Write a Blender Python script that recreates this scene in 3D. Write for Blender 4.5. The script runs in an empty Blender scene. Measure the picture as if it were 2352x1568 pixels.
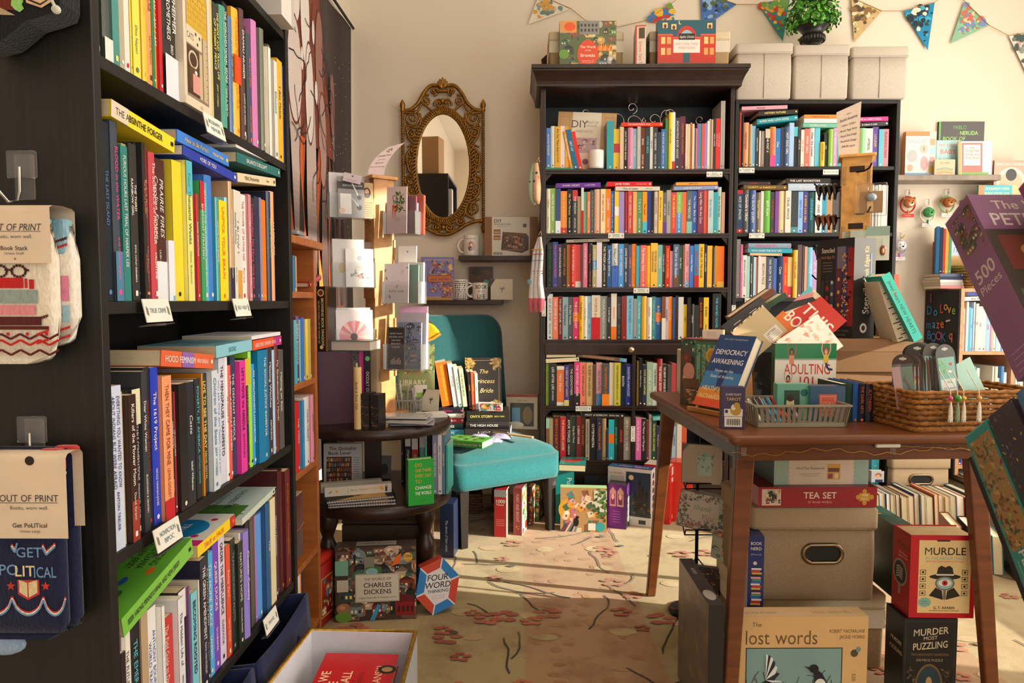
import bpy, math, random
from mathutils import Matrix, Vector, Euler
random.seed(7)
S = bpy.context.scene
# ---------------------------------------------------------------- camera
FPX = 1600.0
YAW, PITCH = math.radians(0.5), math.radians(3.36)
cd = bpy.data.cameras.new('camera'); cam = bpy.data.objects.new('camera', cd); S.collection.objects.link(cam)
cam.location = (0, 0, 1.05)
cam.rotation_euler = (math.pi/2 - PITCH, 0, YAW)
cd.sensor_width = 36; cd.lens = 36*FPX/2352; cd.clip_start = .01
S.camera = cam
# ---------------------------------------------------------------- light
S.view_settings.view_transform = 'Standard'; S.view_settings.look = 'None'
S.view_settings.gamma = 1; S.view_settings.use_curve_mapping = False
S.view_settings.exposure = 0.55
W = bpy.data.worlds.new('daylight'); S.world = W; W.use_nodes = True
bg = W.node_tree.nodes['Background']; bg.inputs[0].default_value = (.95, .97, 1, 1); bg.inputs[1].default_value = 1.0
def lamp(name, kind, loc, rot, power, col, **k):
    l = bpy.data.lights.new(name, kind); l.energy = power; l.color = col
    for a, b in k.items(): setattr(l, a, b)
    o = bpy.data.objects.new(name, l); S.collection.objects.link(o); o.location = loc; o.rotation_euler = rot
    return o
SUN_DIR = Vector((-1, .25, -.30))
lamp('sun', 'SUN', (4, 0, 4), SUN_DIR.to_track_quat('-Z', 'Y').to_euler(), 8.5, (1, .88, .72), angle=.012)
lamp('window_daylight', 'AREA', (3.12, 1.75, 1.55), (0, math.radians(90), 0), 62, (1, .93, .83), shape='RECTANGLE', size=2.0, size_y=2.6)
lamp('front_fill', 'AREA', (1.7, -2.1, 1.5), (math.radians(90), 0, math.radians(22)), 22, (1, .92, .82), shape='RECTANGLE', size=2.6, size_y=2.0)  # added soft fill from behind the camera, no source in view
lamp('ceiling_fill', 'AREA', (.7, 1.5, 2.84), (0, 0, 0), 9, (1, .84, .66), shape='RECTANGLE', size=1.2, size_y=1.2)  # added overhead fill, stands for no lamp seen in the room
# ---------------------------------------------------------------- pixel rays (2352x1568 frame) to points in the room
RC = Matrix.Rotation(YAW, 3, 'Z') @ Matrix.Rotation(math.pi/2 - PITCH, 3, 'X')
CP = Vector((0, 0, 1.05))
def ray(px, py): return RC @ Vector(((px-1176)/FPX, -(py-784)/FPX, -1))
def PX(px, py, X): d = ray(px, py); return CP + d*(X/d.x)
def PY(px, py, Y): d = ray(px, py); return CP + d*(Y/d.y)
def PZ(px, py, Z): d = ray(px, py); return CP + d*((Z-1.05)/d.z)
# ---------------------------------------------------------------- colours
PAL = dict(K=('1d1d20', 'black'), k=('3a3a40', 'charcoal'), W=('e9e5dc', 'white'), w=('d8cdb8', 'cream'), T=('b39c7b', 'tan'), Y=('f0c82c', 'yellow'), y=('efe27a', 'pale yellow'),
  O=('ee7620', 'orange'), o=('f0a273', 'peach'), R=('c4232a', 'red'), r=('7c2430', 'maroon'), P=('e2468c', 'pink'), p=('efb2bd', 'pale pink'), V=('67409a', 'purple'), v=('a695cc', 'lavender'),
  B=('2950b4', 'blue'), b=('86b8e0', 'light blue'), N=('1f2b4a', 'navy'), S=('5a80b4', 'steel blue'), t=('1d8286', 'teal'), c=('56bccb', 'turquoise'), G=('2c7a4a', 'green'), g=('8cc553', 'lime green'),
  m=('9accba', 'mint'), L=('6d7857', 'olive'), A=('8b8d8d', 'grey'), a=('bfc0bc', 'light grey'), D=('593826', 'brown'), u=('bd8628', 'mustard'), s=('d8564a', 'coral'))
def lin(h):
    if len(h) == 1: h = PAL[h][0]
    r = []
    for i in (0, 2, 4):
        x = int(h[i:i+2], 16)/255
        r.append(x/12.92 if x <= .04045 else ((x+.055)/1.055)**2.4)
    return (r[0], r[1], r[2], 1.0)
_lc = {}
def C(h):
    if h not in _lc: _lc[h] = lin(h)
    return _lc[h]
# ---------------------------------------------------------------- materials: colour comes from the mesh, surface from nodes
MATS = {}
def newmat(name, rough=.6, metal=0, spec=.4, coat=0, noise=None, amt=.12, bump=0, bscale=None, sheen=0, trans=0, coord='Object'):
    m = bpy.data.materials.new(name); m.use_nodes = True
    n, l = m.node_tree.nodes, m.node_tree.links
    b = n['Principled BSDF']; b.inputs['Roughness'].default_value = rough; b.inputs['Metallic'].default_value = metal
    b.inputs['Specular IOR Level'].default_value = spec; b.inputs['Coat Weight'].default_value = coat; b.inputs['Sheen Weight'].default_value = sheen
    b.inputs['Coat Roughness'].default_value = .2
    at = n.new('ShaderNodeAttribute'); at.attribute_name = 'Col'
    src = at.outputs['Color']
    tc = n.new('ShaderNodeTexCoord')
    def nz(scale, detail=3):
        mp = n.new('ShaderNodeMapping'); mp.inputs['Scale'].default_value = scale
        l.new(tc.outputs[coord], mp.inputs[0])
        t = n.new('ShaderNodeTexNoise'); t.inputs['Scale'].default_value = 1; t.inputs['Detail'].default_value = detail
        l.new(mp.outputs[0], t.inputs[0]); return t.outputs['Fac']
    if noise:
        f = nz(noise)
        mr = n.new('ShaderNodeMapRange'); mr.inputs[1].default_value = .3; mr.inputs[2].default_value = .7
        mr.inputs[3].default_value = 1-amt; mr.inputs[4].default_value = 1+amt*.6
        l.new(f, mr.inputs[0])
        mx = n.new('ShaderNodeVectorMath'); mx.operation = 'SCALE'
        l.new(src, mx.inputs[0]); l.new(mr.outputs[0], mx.inputs['Scale']); src = mx.outputs[0]
    l.new(src, b.inputs['Base Color'])
    if bump:
        bp = n.new('ShaderNodeBump'); bp.inputs['Strength'].default_value = bump; bp.inputs['Distance'].default_value = .002
        l.new(nz(bscale or noise), bp.inputs['Height']); l.new(bp.outputs[0], b.inputs['Normal'])
    MATS[name] = m
    return m
newmat('paper', .62, spec=.3, noise=(18, 18, 18), amt=.06)
newmat('gloss', .32, spec=.45, noise=(9, 9, 9), amt=.05)
newmat('pages', .8, spec=.1, noise=(3, 3, 400), amt=.12, coord='Generated')
newmat('blackwood', .5, spec=.35, noise=(160, 160, 5), amt=.35, bump=.12)
newmat('darkwood', .36, spec=.45, noise=(22, 22, 7), amt=.3, bump=.05)
newmat('oak', .45, spec=.4, noise=(40, 6, 40), amt=.22, bump=.05)
newmat('tablewood', .34, spec=.45, noise=(5, 60, 60), amt=.28, bump=.06)
newmat('fabric', .9, spec=.1, noise=(260, 260, 260), amt=.2, bump=.5, sheen=.15)
newmat('linen', .9, spec=.1, noise=(520, 520, 300), amt=.2, bump=.5)
newmat('knit', .95, spec=.05, noise=(300, 300, 120), amt=.16, bump=.7, sheen=.2)
newmat('velvet', .8, spec=.15, noise=(130, 130, 130), amt=.14, bump=.35, sheen=.25)
newmat('wall', .85, spec=.15, noise=(2, 2, 2), amt=.02, bump=.04, bscale=(90, 90, 90))
newmat('metal', .28, metal=1, noise=(30, 30, 30), amt=.06)
newmat('gold', .38, metal=.75, noise=(70, 70, 70), amt=.4, bump=.2)
newmat('plastic', .35, spec=.5, noise=(30, 30, 30), amt=.04)
newmat('ceramic', .12, spec=.6, coat=.4, noise=(8, 8, 8), amt=.02)
newmat('wicker', .7, spec=.25, noise=(90, 90, 90), amt=.45, bump=.4)
newmat('leaf', .5, spec=.4, noise=(40, 40, 40), amt=.35)
newmat('mirror', .02, metal=1)
def clear(name, f, rough, tint, milk=.0):
    m = bpy.data.materials.new(name); m.use_nodes = True; n, l = m.node_tree.nodes, m.node_tree.links
    n.remove(n['Principled BSDF'])
    t = n.new('ShaderNodeBsdfTransparent'); t.inputs[0].default_value = tint
    g = n.new('ShaderNodeBsdfGlossy'); g.inputs['Roughness'].default_value = rough
    mx = n.new('ShaderNodeMixShader'); fr = n.new('ShaderNodeLayerWeight'); fr.inputs[0].default_value = f
    tc = n.new('ShaderNodeTexCoord'); nt = n.new('ShaderNodeTexNoise'); nt.inputs['Scale'].default_value = 14
    bp = n.new('ShaderNodeBump'); bp.inputs['Strength'].default_value = .35 if rough > .1 else .05; bp.inputs['Distance'].default_value = .004
    l.new(tc.outputs['Object'], nt.inputs[0]); l.new(nt.outputs['Fac'], bp.inputs['Height']); l.new(bp.outputs[0], g.inputs['Normal'])
    l.new(fr.outputs['Fresnel'], mx.inputs[0]); l.new(t.outputs[0], mx.inputs[1]); l.new(g.outputs[0], mx.inputs[2])
    df = n.new('ShaderNodeBsdfDiffuse'); df.inputs[0].default_value = (.9, .9, .9, 1); m2 = n.new('ShaderNodeMixShader'); m2.inputs[0].default_value = milk
    l.new(mx.outputs[0], m2.inputs[1]); l.new(df.outputs[0], m2.inputs[2])
    l.new(m2.outputs[0], n['Material Output'].inputs[0]); MATS[name] = m
clear('acrylic', .15, .05, (.98, .98, .98, 1), .05)
clear('film', .12, .12, (.97, .97, .98, 1), .03)
clear('glass', .06, .02, (.97, .99, .98, 1))
# carpet: panels of two tones, worn mottling
def carpet():
    m = bpy.data.materials.new('carpet'); m.use_nodes = True; n, l = m.node_tree.nodes, m.node_tree.links
    b = n['Principled BSDF']; b.inputs['Roughness'].default_value = .95; b.inputs['Specular IOR Level'].default_value = .05; b.inputs['Sheen Weight'].default_value = .2
    at = n.new('ShaderNodeAttribute'); at.attribute_name = 'Col'; tc = n.new('ShaderNodeTexCoord')
    def noise(s, d=4, r=.6):
        t = n.new('ShaderNodeTexNoise'); t.inputs['Scale'].default_value = s; t.inputs['Detail'].default_value = d; t.inputs['Roughness'].default_value = r
        l.new(tc.outputs['Object'], t.inputs[0]); return t.outputs['Fac']
    def mixc(fac, a, bb, mode='MIX'):
        x = n.new('ShaderNodeMix'); x.data_type = 'RGBA'; x.blend_type = mode
        l.new(fac, x.inputs[0]) if hasattr(fac, 'links') else setattr(x.inputs[0], 'default_value', fac)
        for s, v in ((6, a), (7, bb)):
            if hasattr(v, 'links'): l.new(v, x.inputs[s])
            else: x.inputs[s].default_value = v
        return x.outputs[2]
    def ramp(f, p0, p1):
        r = n.new('ShaderNodeMapRange'); r.inputs[1].default_value = p0; r.inputs[2].default_value = p1; l.new(f, r.inputs[0]); return r.outputs[0]
    c = mixc(ramp(noise(6), .48, .8), at.outputs['Color'], C('b0925f'), 'MULTIPLY')
    c = mixc(ramp(noise(2.2, 5), .5, .8), c, C('94764c'))
    c = mixc(ramp(noise(600, 1), .2, .8), c, mixc(.35, c, C('6b5233')))
    l.new(c, b.inputs['Base Color'])
    bp = n.new('ShaderNodeBump'); bp.inputs['Strength'].default_value = .5; bp.inputs['Distance'].default_value = .003
    l.new(noise(420, 2), bp.inputs['Height']); l.new(bp.outputs[0], b.inputs['Normal']); MATS['carpet'] = m
carpet()
# ---------------------------------------------------------------- glyphs of the built-in font, laid out by hand
GL = {}
def _glyphs():
    chars = [chr(i) for i in range(33, 127)] + list('ëéÉ’•—')
    def mk(body, off):
        c = bpy.data.curves.new('t', 'FONT'); c.body = body; c.size = 1; c.resolution_u = 3; c.offset = off; c.dimensions = '2D'; c.fill_mode = 'FRONT'
        o = bpy.data.objects.new('t', c); S.collection.objects.link(o); return o
    objs = []
    for ch in chars: objs.append((ch, mk(ch, 0), mk(ch, .010), mk('|'+ch+'|', 0)))
    ref = mk('||', 0)
    dg = bpy.context.evaluated_depsgraph_get(); dg.update()
    def width(o):
        me = o.evaluated_get(dg).to_mesh(); xs = [v.co.x for v in me.vertices]; r = (min(xs), max(xs)); o.evaluated_get(dg).to_mesh_clear(); return r
    rw = width(ref); rw = rw[1]-rw[0]
    for ch, a, b, w in objs:
        d = []
        for o in (a, b):
            e = o.evaluated_get(dg); me = e.to_mesh()
            d.append(([(v.co.x, v.co.y) for v in me.vertices], [tuple(p.vertices) for p in me.polygons])); e.to_mesh_clear()
        x = width(w); GL[ch] = (d[0], d[0] if ch == 'M' else d[1], x[1]-x[0]-rw)
    for ch, a, b, w in objs:
        for o in (a, b, w): bpy.data.curves.remove(o.data)
    bpy.data.curves.remove(ref.data)
_glyphs()
def tw(s): return sum(GL[c][2] if c in GL else .33 for c in s)
# ---------------------------------------------------------------- mesh builder
class G:
    def __init__(s, M=None): s.v, s.f, s.c, s.m, s.mats, s.M, s.sm = [], [], [], [], [], M, []
    def mi(s, m):
        if m not in s.mats: s.mats.append(m)
        return s.mats.index(m)
    def add(s, vs, fs, col, mat, smooth=False):
        b = len(s.v); M = s.M
        s.v += [tuple(M @ Vector(p)) if M else tuple(p) for p in vs]; k = s.mi(mat)
        for f in fs:
            s.f.append(tuple(b+i for i in f)); s.c.append(col); s.m.append(k); s.sm.append(smooth)
    def q(s, pts, col, mat='paper'): s.add(pts, [tuple(range(len(pts)))], col, mat)
    def box(s, x0, x1, y0, y1, z0, z1, col, mat='paper', M=None):
        p = [Vector((x, y, z)) for z in (z0, z1) for y in (y0, y1) for x in (x0, x1)]
        if M: p = [M @ i for i in p]
        s.add(p, [(0, 2, 3, 1), (4, 5, 7, 6), (0, 1, 5, 4), (1, 3, 7, 5), (3, 2, 6, 7), (2, 0, 4, 6)], col, mat)
    def rbox(s, x0, x1, y0, y1, z0, z1, r, col, mat='paper', n=3, M=None):   # rounded vertical corners, chamfered rims
        ring = []
        for cx, cy, a0 in ((x1-r, y1-r, 0), (x0+r, y1-r, 90), (x0+r, y0+r, 180), (x1-r, y0+r, 270)):
            for i in range(n+1):
                a = math.radians(a0+90*i/n); ring.append((cx+r*math.cos(a), cy+r*math.sin(a), math.cos(a), math.sin(a)))
        k = min(r*.35, (z1-z0)*.25); N = len(ring); vs = []
        for z, ins in ((z0, k), (z0+k, 0), (z1-k, 0), (z1, k)):
            vs += [Vector((a-c*ins, b-d*ins, z)) for a, b, c, d in ring]
        if M: vs = [M @ i for i in vs]
        fs = [(j*N+i, j*N+(i+1) % N, (j+1)*N+(i+1) % N, (j+1)*N+i) for j in range(3) for i in range(N)]
        s.add(vs, fs+[tuple(range(N))[::-1], tuple(range(3*N, 4*N))], col, mat)
    def lathe(s, prof, col, mat, n=24, c=(0, 0, 0), sx=1, sy=1, caps=True, axis=None, smooth=True):
        vs = []; R = axis
        for r, z in prof:
            for i in range(n):
                a = 2*math.pi*i/n; p = Vector((r*math.cos(a)*sx, r*math.sin(a)*sy, z)); vs.append((R @ p if R else p)+Vector(c))
        m = len(prof); fs = [(j*n+i, j*n+(i+1) % n, (j+1)*n+(i+1) % n, (j+1)*n+i) for j in range(m-1) for i in range(n)]
        s.add(vs, fs, col, mat, smooth)
        if caps: s.add(vs, [tuple(range(n))[::-1], tuple(range((m-1)*n, m*n))], col, mat)
    def tube(s, pts, r, col, mat, n=8, closed=False, caps=True):
        pts = [Vector(p) for p in pts]; N = len(pts); vs = []; up = None
        for i, p in enumerate(pts):
            a = pts[(i+1) % N] if closed or i < N-1 else p; b = pts[i-1] if closed or i > 0 else p
            d = (a-b).normalized() if (a-b).length > 1e-9 else Vector((0, 0, 1))
            if up is None: up = d.orthogonal().normalized()
            up = (up-d*up.dot(d)); up = up.normalized() if up.length > 1e-6 else d.orthogonal().normalized()
            w = d.cross(up); rr = r[i] if isinstance(r, (list, tuple)) else r
            vs += [p+(up*math.cos(2*math.pi*k/n)+w*math.sin(2*math.pi*k/n))*rr for k in range(n)]
        M = N if closed else N-1
        fs = [(j*n+i, j*n+(i+1) % n, ((j+1) % N)*n+(i+1) % n, ((j+1) % N)*n+i) for j in range(M) for i in range(n)]
        s.add(vs, fs, col, mat, True)
        if caps and not closed: s.add(vs, [tuple(range(n))[::-1], tuple(range((N-1)*n, N*n))], col, mat)
    def ball(s, c, r, col, mat, n=12, m=8, sc=(1, 1, 1), R=None):
        vs = []; fs = []
        for j in range(m+1):
            b = math.pi*j/m
            for i in range(n):
                a = 2*math.pi*i/n; p = Vector((r*sc[0]*math.sin(b)*math.cos(a), r*sc[1]*math.sin(b)*math.sin(a), r*sc[2]*math.cos(b)))
                vs.append((R @ p if R else p)+Vector(c))
        for j in range(m):
            for i in range(n): fs.append((j*n+i, (j+1)*n+i, (j+1)*n+(i+1) % n, j*n+(i+1) % n))
        s.add(vs, fs, col, mat, True)
    def grid(s, fn, nu, nv, col, mat, smooth=True, colfn=None):
        vs = [fn(i/nu, j/nv) for j in range(nv+1) for i in range(nu+1)]
        fs = [(j*(nu+1)+i, j*(nu+1)+i+1, (j+1)*(nu+1)+i+1, (j+1)*(nu+1)+i) for j in range(nv) for i in range(nu)]
        if colfn is None: s.add(vs, fs, col, mat, smooth)
        else:
            b = len(s.v); s.v += [tuple(s.M @ Vector(p)) if s.M else tuple(p) for p in vs]; k = s.mi(mat)
            for idx, f in enumerate(fs):
                i, j = idx % nu, idx//nu
                s.f.append(tuple(b+t for t in f)); s.c.append(colfn((i+.5)/nu, (j+.5)/nv)); s.m.append(k); s.sm.append(smooth)
    def build(s, name, parent=None, M=None, bevel=0, seg=2, solid=0):
        me = bpy.data.meshes.new(name); me.from_pydata(s.v, [], s.f)
        for m in s.mats: me.materials.append(MATS[m])
        me.polygons.foreach_set('material_index', s.m); me.polygons.foreach_set('use_smooth', s.sm)
        a = me.attributes.new('Col', 'FLOAT_COLOR', 'CORNER'); d = []
        for f, c in zip(s.f, s.c): d += list(C(c) if isinstance(c, str) else c)*len(f)
        a.data.foreach_set('color', d); me.update()
        o = bpy.data.objects.new(name, me); S.collection.objects.link(o)
        if parent: o.parent = parent
        if M is not None: o.matrix_world = M
        if solid:
            m = o.modifiers.new('s', 'SOLIDIFY'); m.thickness = solid; m.offset = 0
        if bevel:
            m = o.modifiers.new('b', 'BEVEL'); m.width = bevel; m.segments = seg; m.limit_method = 'ANGLE'; m.angle_limit = .6
        return o
class F:   # a flat face to print on: origin, U, V; later shapes lie a hair above earlier ones
    def __init__(s, g, o, U, V, w, h, mat='paper', lift=.0002):
        s.g, s.o, s.U, s.V, s.w, s.h, s.mat = g, Vector(o), Vector(U).normalized(), Vector(V).normalized(), w, h, mat
        s.N = s.U.cross(s.V); s.l = lift; s.st = .00001
    def P(s, x, y): return s.o+s.U*x+s.V*y+s.N*s.l
    def poly(s, pts, col): s.l += s.st; s.g.q([s.P(x, y) for x, y in pts], col, s.mat); return s
    def rect(s, x, y, w, h, col):
        x0, y0, x1, y1 = max(0, x), max(0, y), min(s.w, x+w), min(s.h, y+h)
        if x1 > x0 and y1 > y0: s.poly([(x0, y0), (x1, y0), (x1, y1), (x0, y1)], col)
        return s
    def full(s, col): return s.rect(0, 0, s.w, s.h, col)
    def ell(s, cx, cy, rx, ry, col, n=20, a0=0, a1=360):
        return s.poly([(cx+rx*math.cos(math.radians(a0+(a1-a0)*i/n)), cy+ry*math.sin(math.radians(a0+(a1-a0)*i/n))) for i in range(n+(a1-a0 < 360))], col)
    def frame(s, x, y, w, h, t, col):
        s.rect(x, y, w, t, col); s.rect(x, y+h-t, w, t, col); s.rect(x, y, t, h, col); return s.rect(x+w-t, y, t, h, col)
    def line(s, pts, t, col):
        for (x0, y0), (x1, y1) in zip(pts, pts[1:]):
            dx, dy = x1-x0, y1-y0; L = math.hypot(dx, dy) or 1; nx, ny = -dy/L*t/2, dx/L*t/2
            s.poly([(x0-nx, y0-ny), (x1-nx, y1-ny), (x1+nx, y1+ny), (x0+nx, y0+ny)], col)
        return s
    def txt(s, t, cx, cy, h, col, mw=None, bold=0, it=0, al='c', rot=0, wide=1.0):
        # h = capital height; centred on (cx, cy); squeezed, then shrunk, to stay within mw
        sc = h/.72; w = tw(t)*sc*wide; kx = wide
        if mw and w > mw:
            k = mw/w; q = max(k, .62); kx = wide*q; sc *= min(1, k/q); w = mw
        w = tw(t)*sc*kx; x = {'c': -w/2, 'l': 0, 'r': -w}[al]; y = -sc*.36; s.l += s.st
        ca, sa = math.cos(rot), math.sin(rot); k = s.g.mi(s.mat)
        for ch in t:
            if ch not in GL: x += .33*sc*kx; continue
            vs, fs = GL[ch][1 if bold else 0][0], GL[ch][1 if bold else 0][1]
            out = []
            for a, b in vs:
                X, Y = x+(a+it*b)*sc*kx, y+b*sc
                out.append(s.P(cx+X*ca-Y*sa, cy+X*sa+Y*ca))
            s.g.add(out, fs, col, s.mat); x += GL[ch][2]*sc*kx
        return s
    def sub(s, x, y, w, h): f = F(s.g, s.o+s.U*x+s.V*y, s.U, s.V, w, h, s.mat, s.l); return f
    def turn(s, way=-1):   # the same face read sideways: -1 top-to-bottom, 1 bottom-to-top
        if way < 0: return F(s.g, s.o+s.V*s.h, -s.V, s.U, s.h, s.w, s.mat, s.l)
        return F(s.g, s.o+s.U*s.w, s.V, -s.U, s.h, s.w, s.mat, s.l)
def boxfaces(g, w, t, h, mat='paper'):
    return dict(front=F(g, (-w/2, -t/2, 0), (1, 0, 0), (0, 0, 1), w, h, mat), left=F(g, (-w/2, t/2, 0), (0, -1, 0), (0, 0, 1), t, h, mat),
                right=F(g, (w/2, -t/2, 0), (0, 1, 0), (0, 0, 1), t, h, mat), top=F(g, (-w/2, -t/2, h), (1, 0, 0), (0, 1, 0), w, t, mat))
# ---------------------------------------------------------------- things
def setp(o, label, cat, group=None):
    o['label'] = label; o['category'] = cat
    if group: o['group'] = group
    return o
def empty(name, label, cat, loc=(0, 0, 0), rz=0, group=None, M=None):
    o = bpy.data.objects.new(name, None); S.collection.objects.link(o); o.empty_display_size = .05
    if M is not None: o.matrix_world = M
    else: o.location = loc; o.rotation_euler = (0, 0, rz)
    return setp(o, label, cat, group)
def struct(o): o['kind'] = 'structure'; return o
def TM(x, y, z, rz=0, rx=0, ry=0): return Matrix.Translation((x, y, z)) @ Euler((rx, ry, rz)).to_matrix().to_4x4()
D = math.radians
ORD = 'first second third fourth fifth sixth seventh eighth ninth tenth eleventh twelfth thirteenth fourteenth fifteenth sixteenth seventeenth eighteenth nineteenth twentieth'.split()
def ordn(i):
    if i <= 20: return ORD[i-1]
    t, u = divmod(i, 10); return ({2: 'twenty-', 3: 'thirty-', 4: 'forty-'}[t]+ORD[u-1]) if u else {3: 'thirtieth', 4: 'fortieth'}[t]
def tint(h, k):
    if len(h) == 1: h = PAL[h][0]
    return ''.join('%02x' % max(0, min(255, int(int(h[i:i+2], 16)*k))) for i in (0, 2, 4))
PAGE = ['e4d6b8', 'd9c8a4', 'ece3cf', 'cfbd98']
def book_mesh(t, h, d, col, tc, title='', author='', band=None, hard=0, rnd=None):
    """spine on -Y at y=0, thickness 0..t along x, height 0..h along z, depth d along +y"""
    rnd = rnd or random; g = G(); ov = .003 if hard else 0; bt = .0022 if hard else .0009
    bt = min(bt, t*.2); mat = 'gloss' if rnd.random() < .6 else 'paper'
    g.box(0, bt, 0.001, d, 0, h, col, mat); g.box(t-bt, t, 0.001, d, 0, h, col, mat)
    bow = min(t*.18, .005) if hard else .0006; n = 4 if hard else 1
    xs = [t*i/n for i in range(n+1)]; ys = [-bow*math.sin(math.pi*i/n)*(1 if n > 1 else 0) for i in range(n+1)]
    vs = [(x, y, z) for z in (0, h) for x, y in zip(xs, ys)]+[(x, .002, z) for z in (0, h) for x in xs]; k = n+1
    fs = [(i, i+1, k+i+1, k+i) for i in range(n)]+[(i, 2*k+i, 2*k+i+1, i+1) for i in range(n)]+[(k+i, k+i+1, 3*k+i+1, 3*k+i) for i in range(n)]
    g.add(vs, fs, col, mat, False)
    f = F(g, (0, -bow-.00005, h), (0, 0, -1), (1, 0, 0), h, t, mat)   # reads top to bottom
    if band:   # code letter + colour: b bottom third, t top part, m middle, B bottom half, e both ends
        kd, bc = band[0], band[1:]
        for q in {'b': ((.72, .28),), 't': ((0, .24),), 'm': ((.36, .22),), 'B': ((.5, .5),), 'e': ((0, .09), (.91, .09)), 's': ((.86, .14),)}[kd]: f.rect(h*q[0], 0, h*q[1], t, bc)
    if t > .004:
        n1 = h*(.56 if author else .72); two = ' / ' in title and t > .02
        lines = title.split(' / ') if two else [title.replace(' / ', ' ')]
        ch = min(t*(.28 if two else .42), .0115); st = rnd.random()
        for i, ln in enumerate(lines):
            f.txt(ln, h*.06+n1/2, t*.5+(t*.21*(.5-i)*2 if two else 0), ch, tc, n1, bold=st < .6, it=.2 if st > .85 else 0)
        if author: f.txt(author, h*.64+h*.12, t*.5, ch*.72, tc, h*.24, bold=rnd.random() < .4)
        q = rnd.random(); k = min(t*.22, .004)
        if q < .3: f.ell(h*.95, t*.5, k, k, tc, 10)
        elif q < .6: f.rect(h*.95-k, t*.5-k*.8, k*2, k*1.6, tc)
    return g, bt, ov
def pages_mesh(t, h, d, bt, ov, rnd=None):
    g = G(); g.box(bt, t-bt, .0015, d-ov-.0005, ov, h-ov, (rnd or random).choice(PAGE), 'pages'); return g
def book(M, t, h, d, col, tc, title='', author='', band=None, hard=0, name='book', label='', cat='book', group=None, cover=None):
    """M places the book's spine-bottom-left corner; cover(F) prints the front cover (+x side)"""
    g, bt, ov = book_mesh(t, h, d, col, tc, title, author, band, hard)
    if cover: cover(F(g, (t, 0, 0), (0, 1, 0), (0, 0, 1), d, h, 'gloss'))
    o = g.build(name, M=M); setp(o, label, cat, group)
    p = pages_mesh(t, h, d, bt, ov).build('page_block', o)
    return o
LIE = Matrix.Rotation(-math.pi/2, 4, 'Y')   # lay a book on its back cover, spine still to the front
def lying(M, length, thick, depth, *a, **k):
    """M at the spine's lower left end; the spine runs along +x"""
    return book(M @ Matrix.Translation((length, 0, 0)) @ LIE, thick, length, depth, *a, **k)
def cname(col): return PAL[col][1] if len(col) == 1 else ''
def slab(M, w, h, t, col, art=None, spine=None, name='book', label='', cat='book', group=None, box=0, page='e4d6b8', mat='gloss', side=None, top=None, tcol=None):
    """front-facing book or box: front on -Y, centred in x, base at z=0, spine/left on -X"""
    g = G()
    if box: g.box(-w/2, w/2, -t/2, t/2, 0, h, col, mat)
    else:
        b = .0015; g.box(-w/2, w/2, -t/2, -t/2+b, 0, h, col, mat); g.box(-w/2, w/2, t/2-b, t/2, 0, h, col, mat); g.box(-w/2, -w/2+b, -t/2+b, t/2-b, 0, h, col, mat)
    f = boxfaces(g, w, t, h, mat)
    if art: art(f['front'])
    if spine: spine(f['left'])
    if side: side(f['right'])
    if top: top(f['top'])
    o = g.build(name, M=M); setp(o, label, cat, group)
    if not box:
        g = G(); g.box(-w/2+.0015, w/2-.004, -t/2+.0016, t/2-.0016, .003, h-.003, page, 'pages'); g.build('page_block', o)
    return o
def busy(f, pal, n, seed, s=.16):
    """a crowded illustration: roofs, walls with windows, trees, figures"""
    r = random.Random(seed); w, h = f.w, f.h; m = min(w, h); f.st = .000004
    for i in range(n):
        x, y = r.random()*w, (1-i/n)*h*.95; a, b = m*s*(.4+r.random()), m*s*(.4+r.random()); c = r.choice(pal); k = r.random()
        a = min(a, w-x); b = min(b, h-y)
        if a < .002 or b < .002: continue
        if k < .5:
            f.rect(x, y, a, b*.7, c); f.poly([(x, y+b*.7), (x+a, y+b*.7), (x+a*.5, y+b)], tint(c, .65))
            for q in range(3): f.rect(x+a*(.12+.3*q), y+b*.25, a*.16, b*.22, r.choice(('f3d98a', '2a2a33', 'dfe6e8')))
        elif k < .75: f.ell(x+a/2, y+b/2, a/2, b/2, c, 10); f.ell(x+a*.4, y+b*.6, a*.2, b*.18, tint(c, 1.25), 8)
        else: f.rect(x+a*.4, y, a*.12, b*.4, tint(c, .6)); f.ell(x+a*.46, y+b*.5, a*.12, b*.12, c, 8)
    f.st = .00001; return f
def leafy(f, pal, n, seed, s=.06, box=None):
    r = random.Random(seed); x0, y0, x1, y1 = box or (0, 0, f.w, f.h); f.st = .000004
    for i in range(n):
        x, y, a = x0+r.random()*(x1-x0), y0+r.random()*(y1-y0), r.random()*6.3; L = min(f.w, f.h)*s*(.5+r.random()); c = r.choice(pal)
        p = [(x, y), (x+L*math.cos(a+.4)*.6, y+L*math.sin(a+.4)*.6), (x+L*math.cos(a), y+L*math.sin(a)), (x+L*math.cos(a-.4)*.6, y+L*math.sin(a-.4)*.6)]
        f.poly([(min(max(u, 0), f.w), min(max(v, 0), f.h)) for u, v in p], c)
    f.st = .00001; return f
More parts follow.
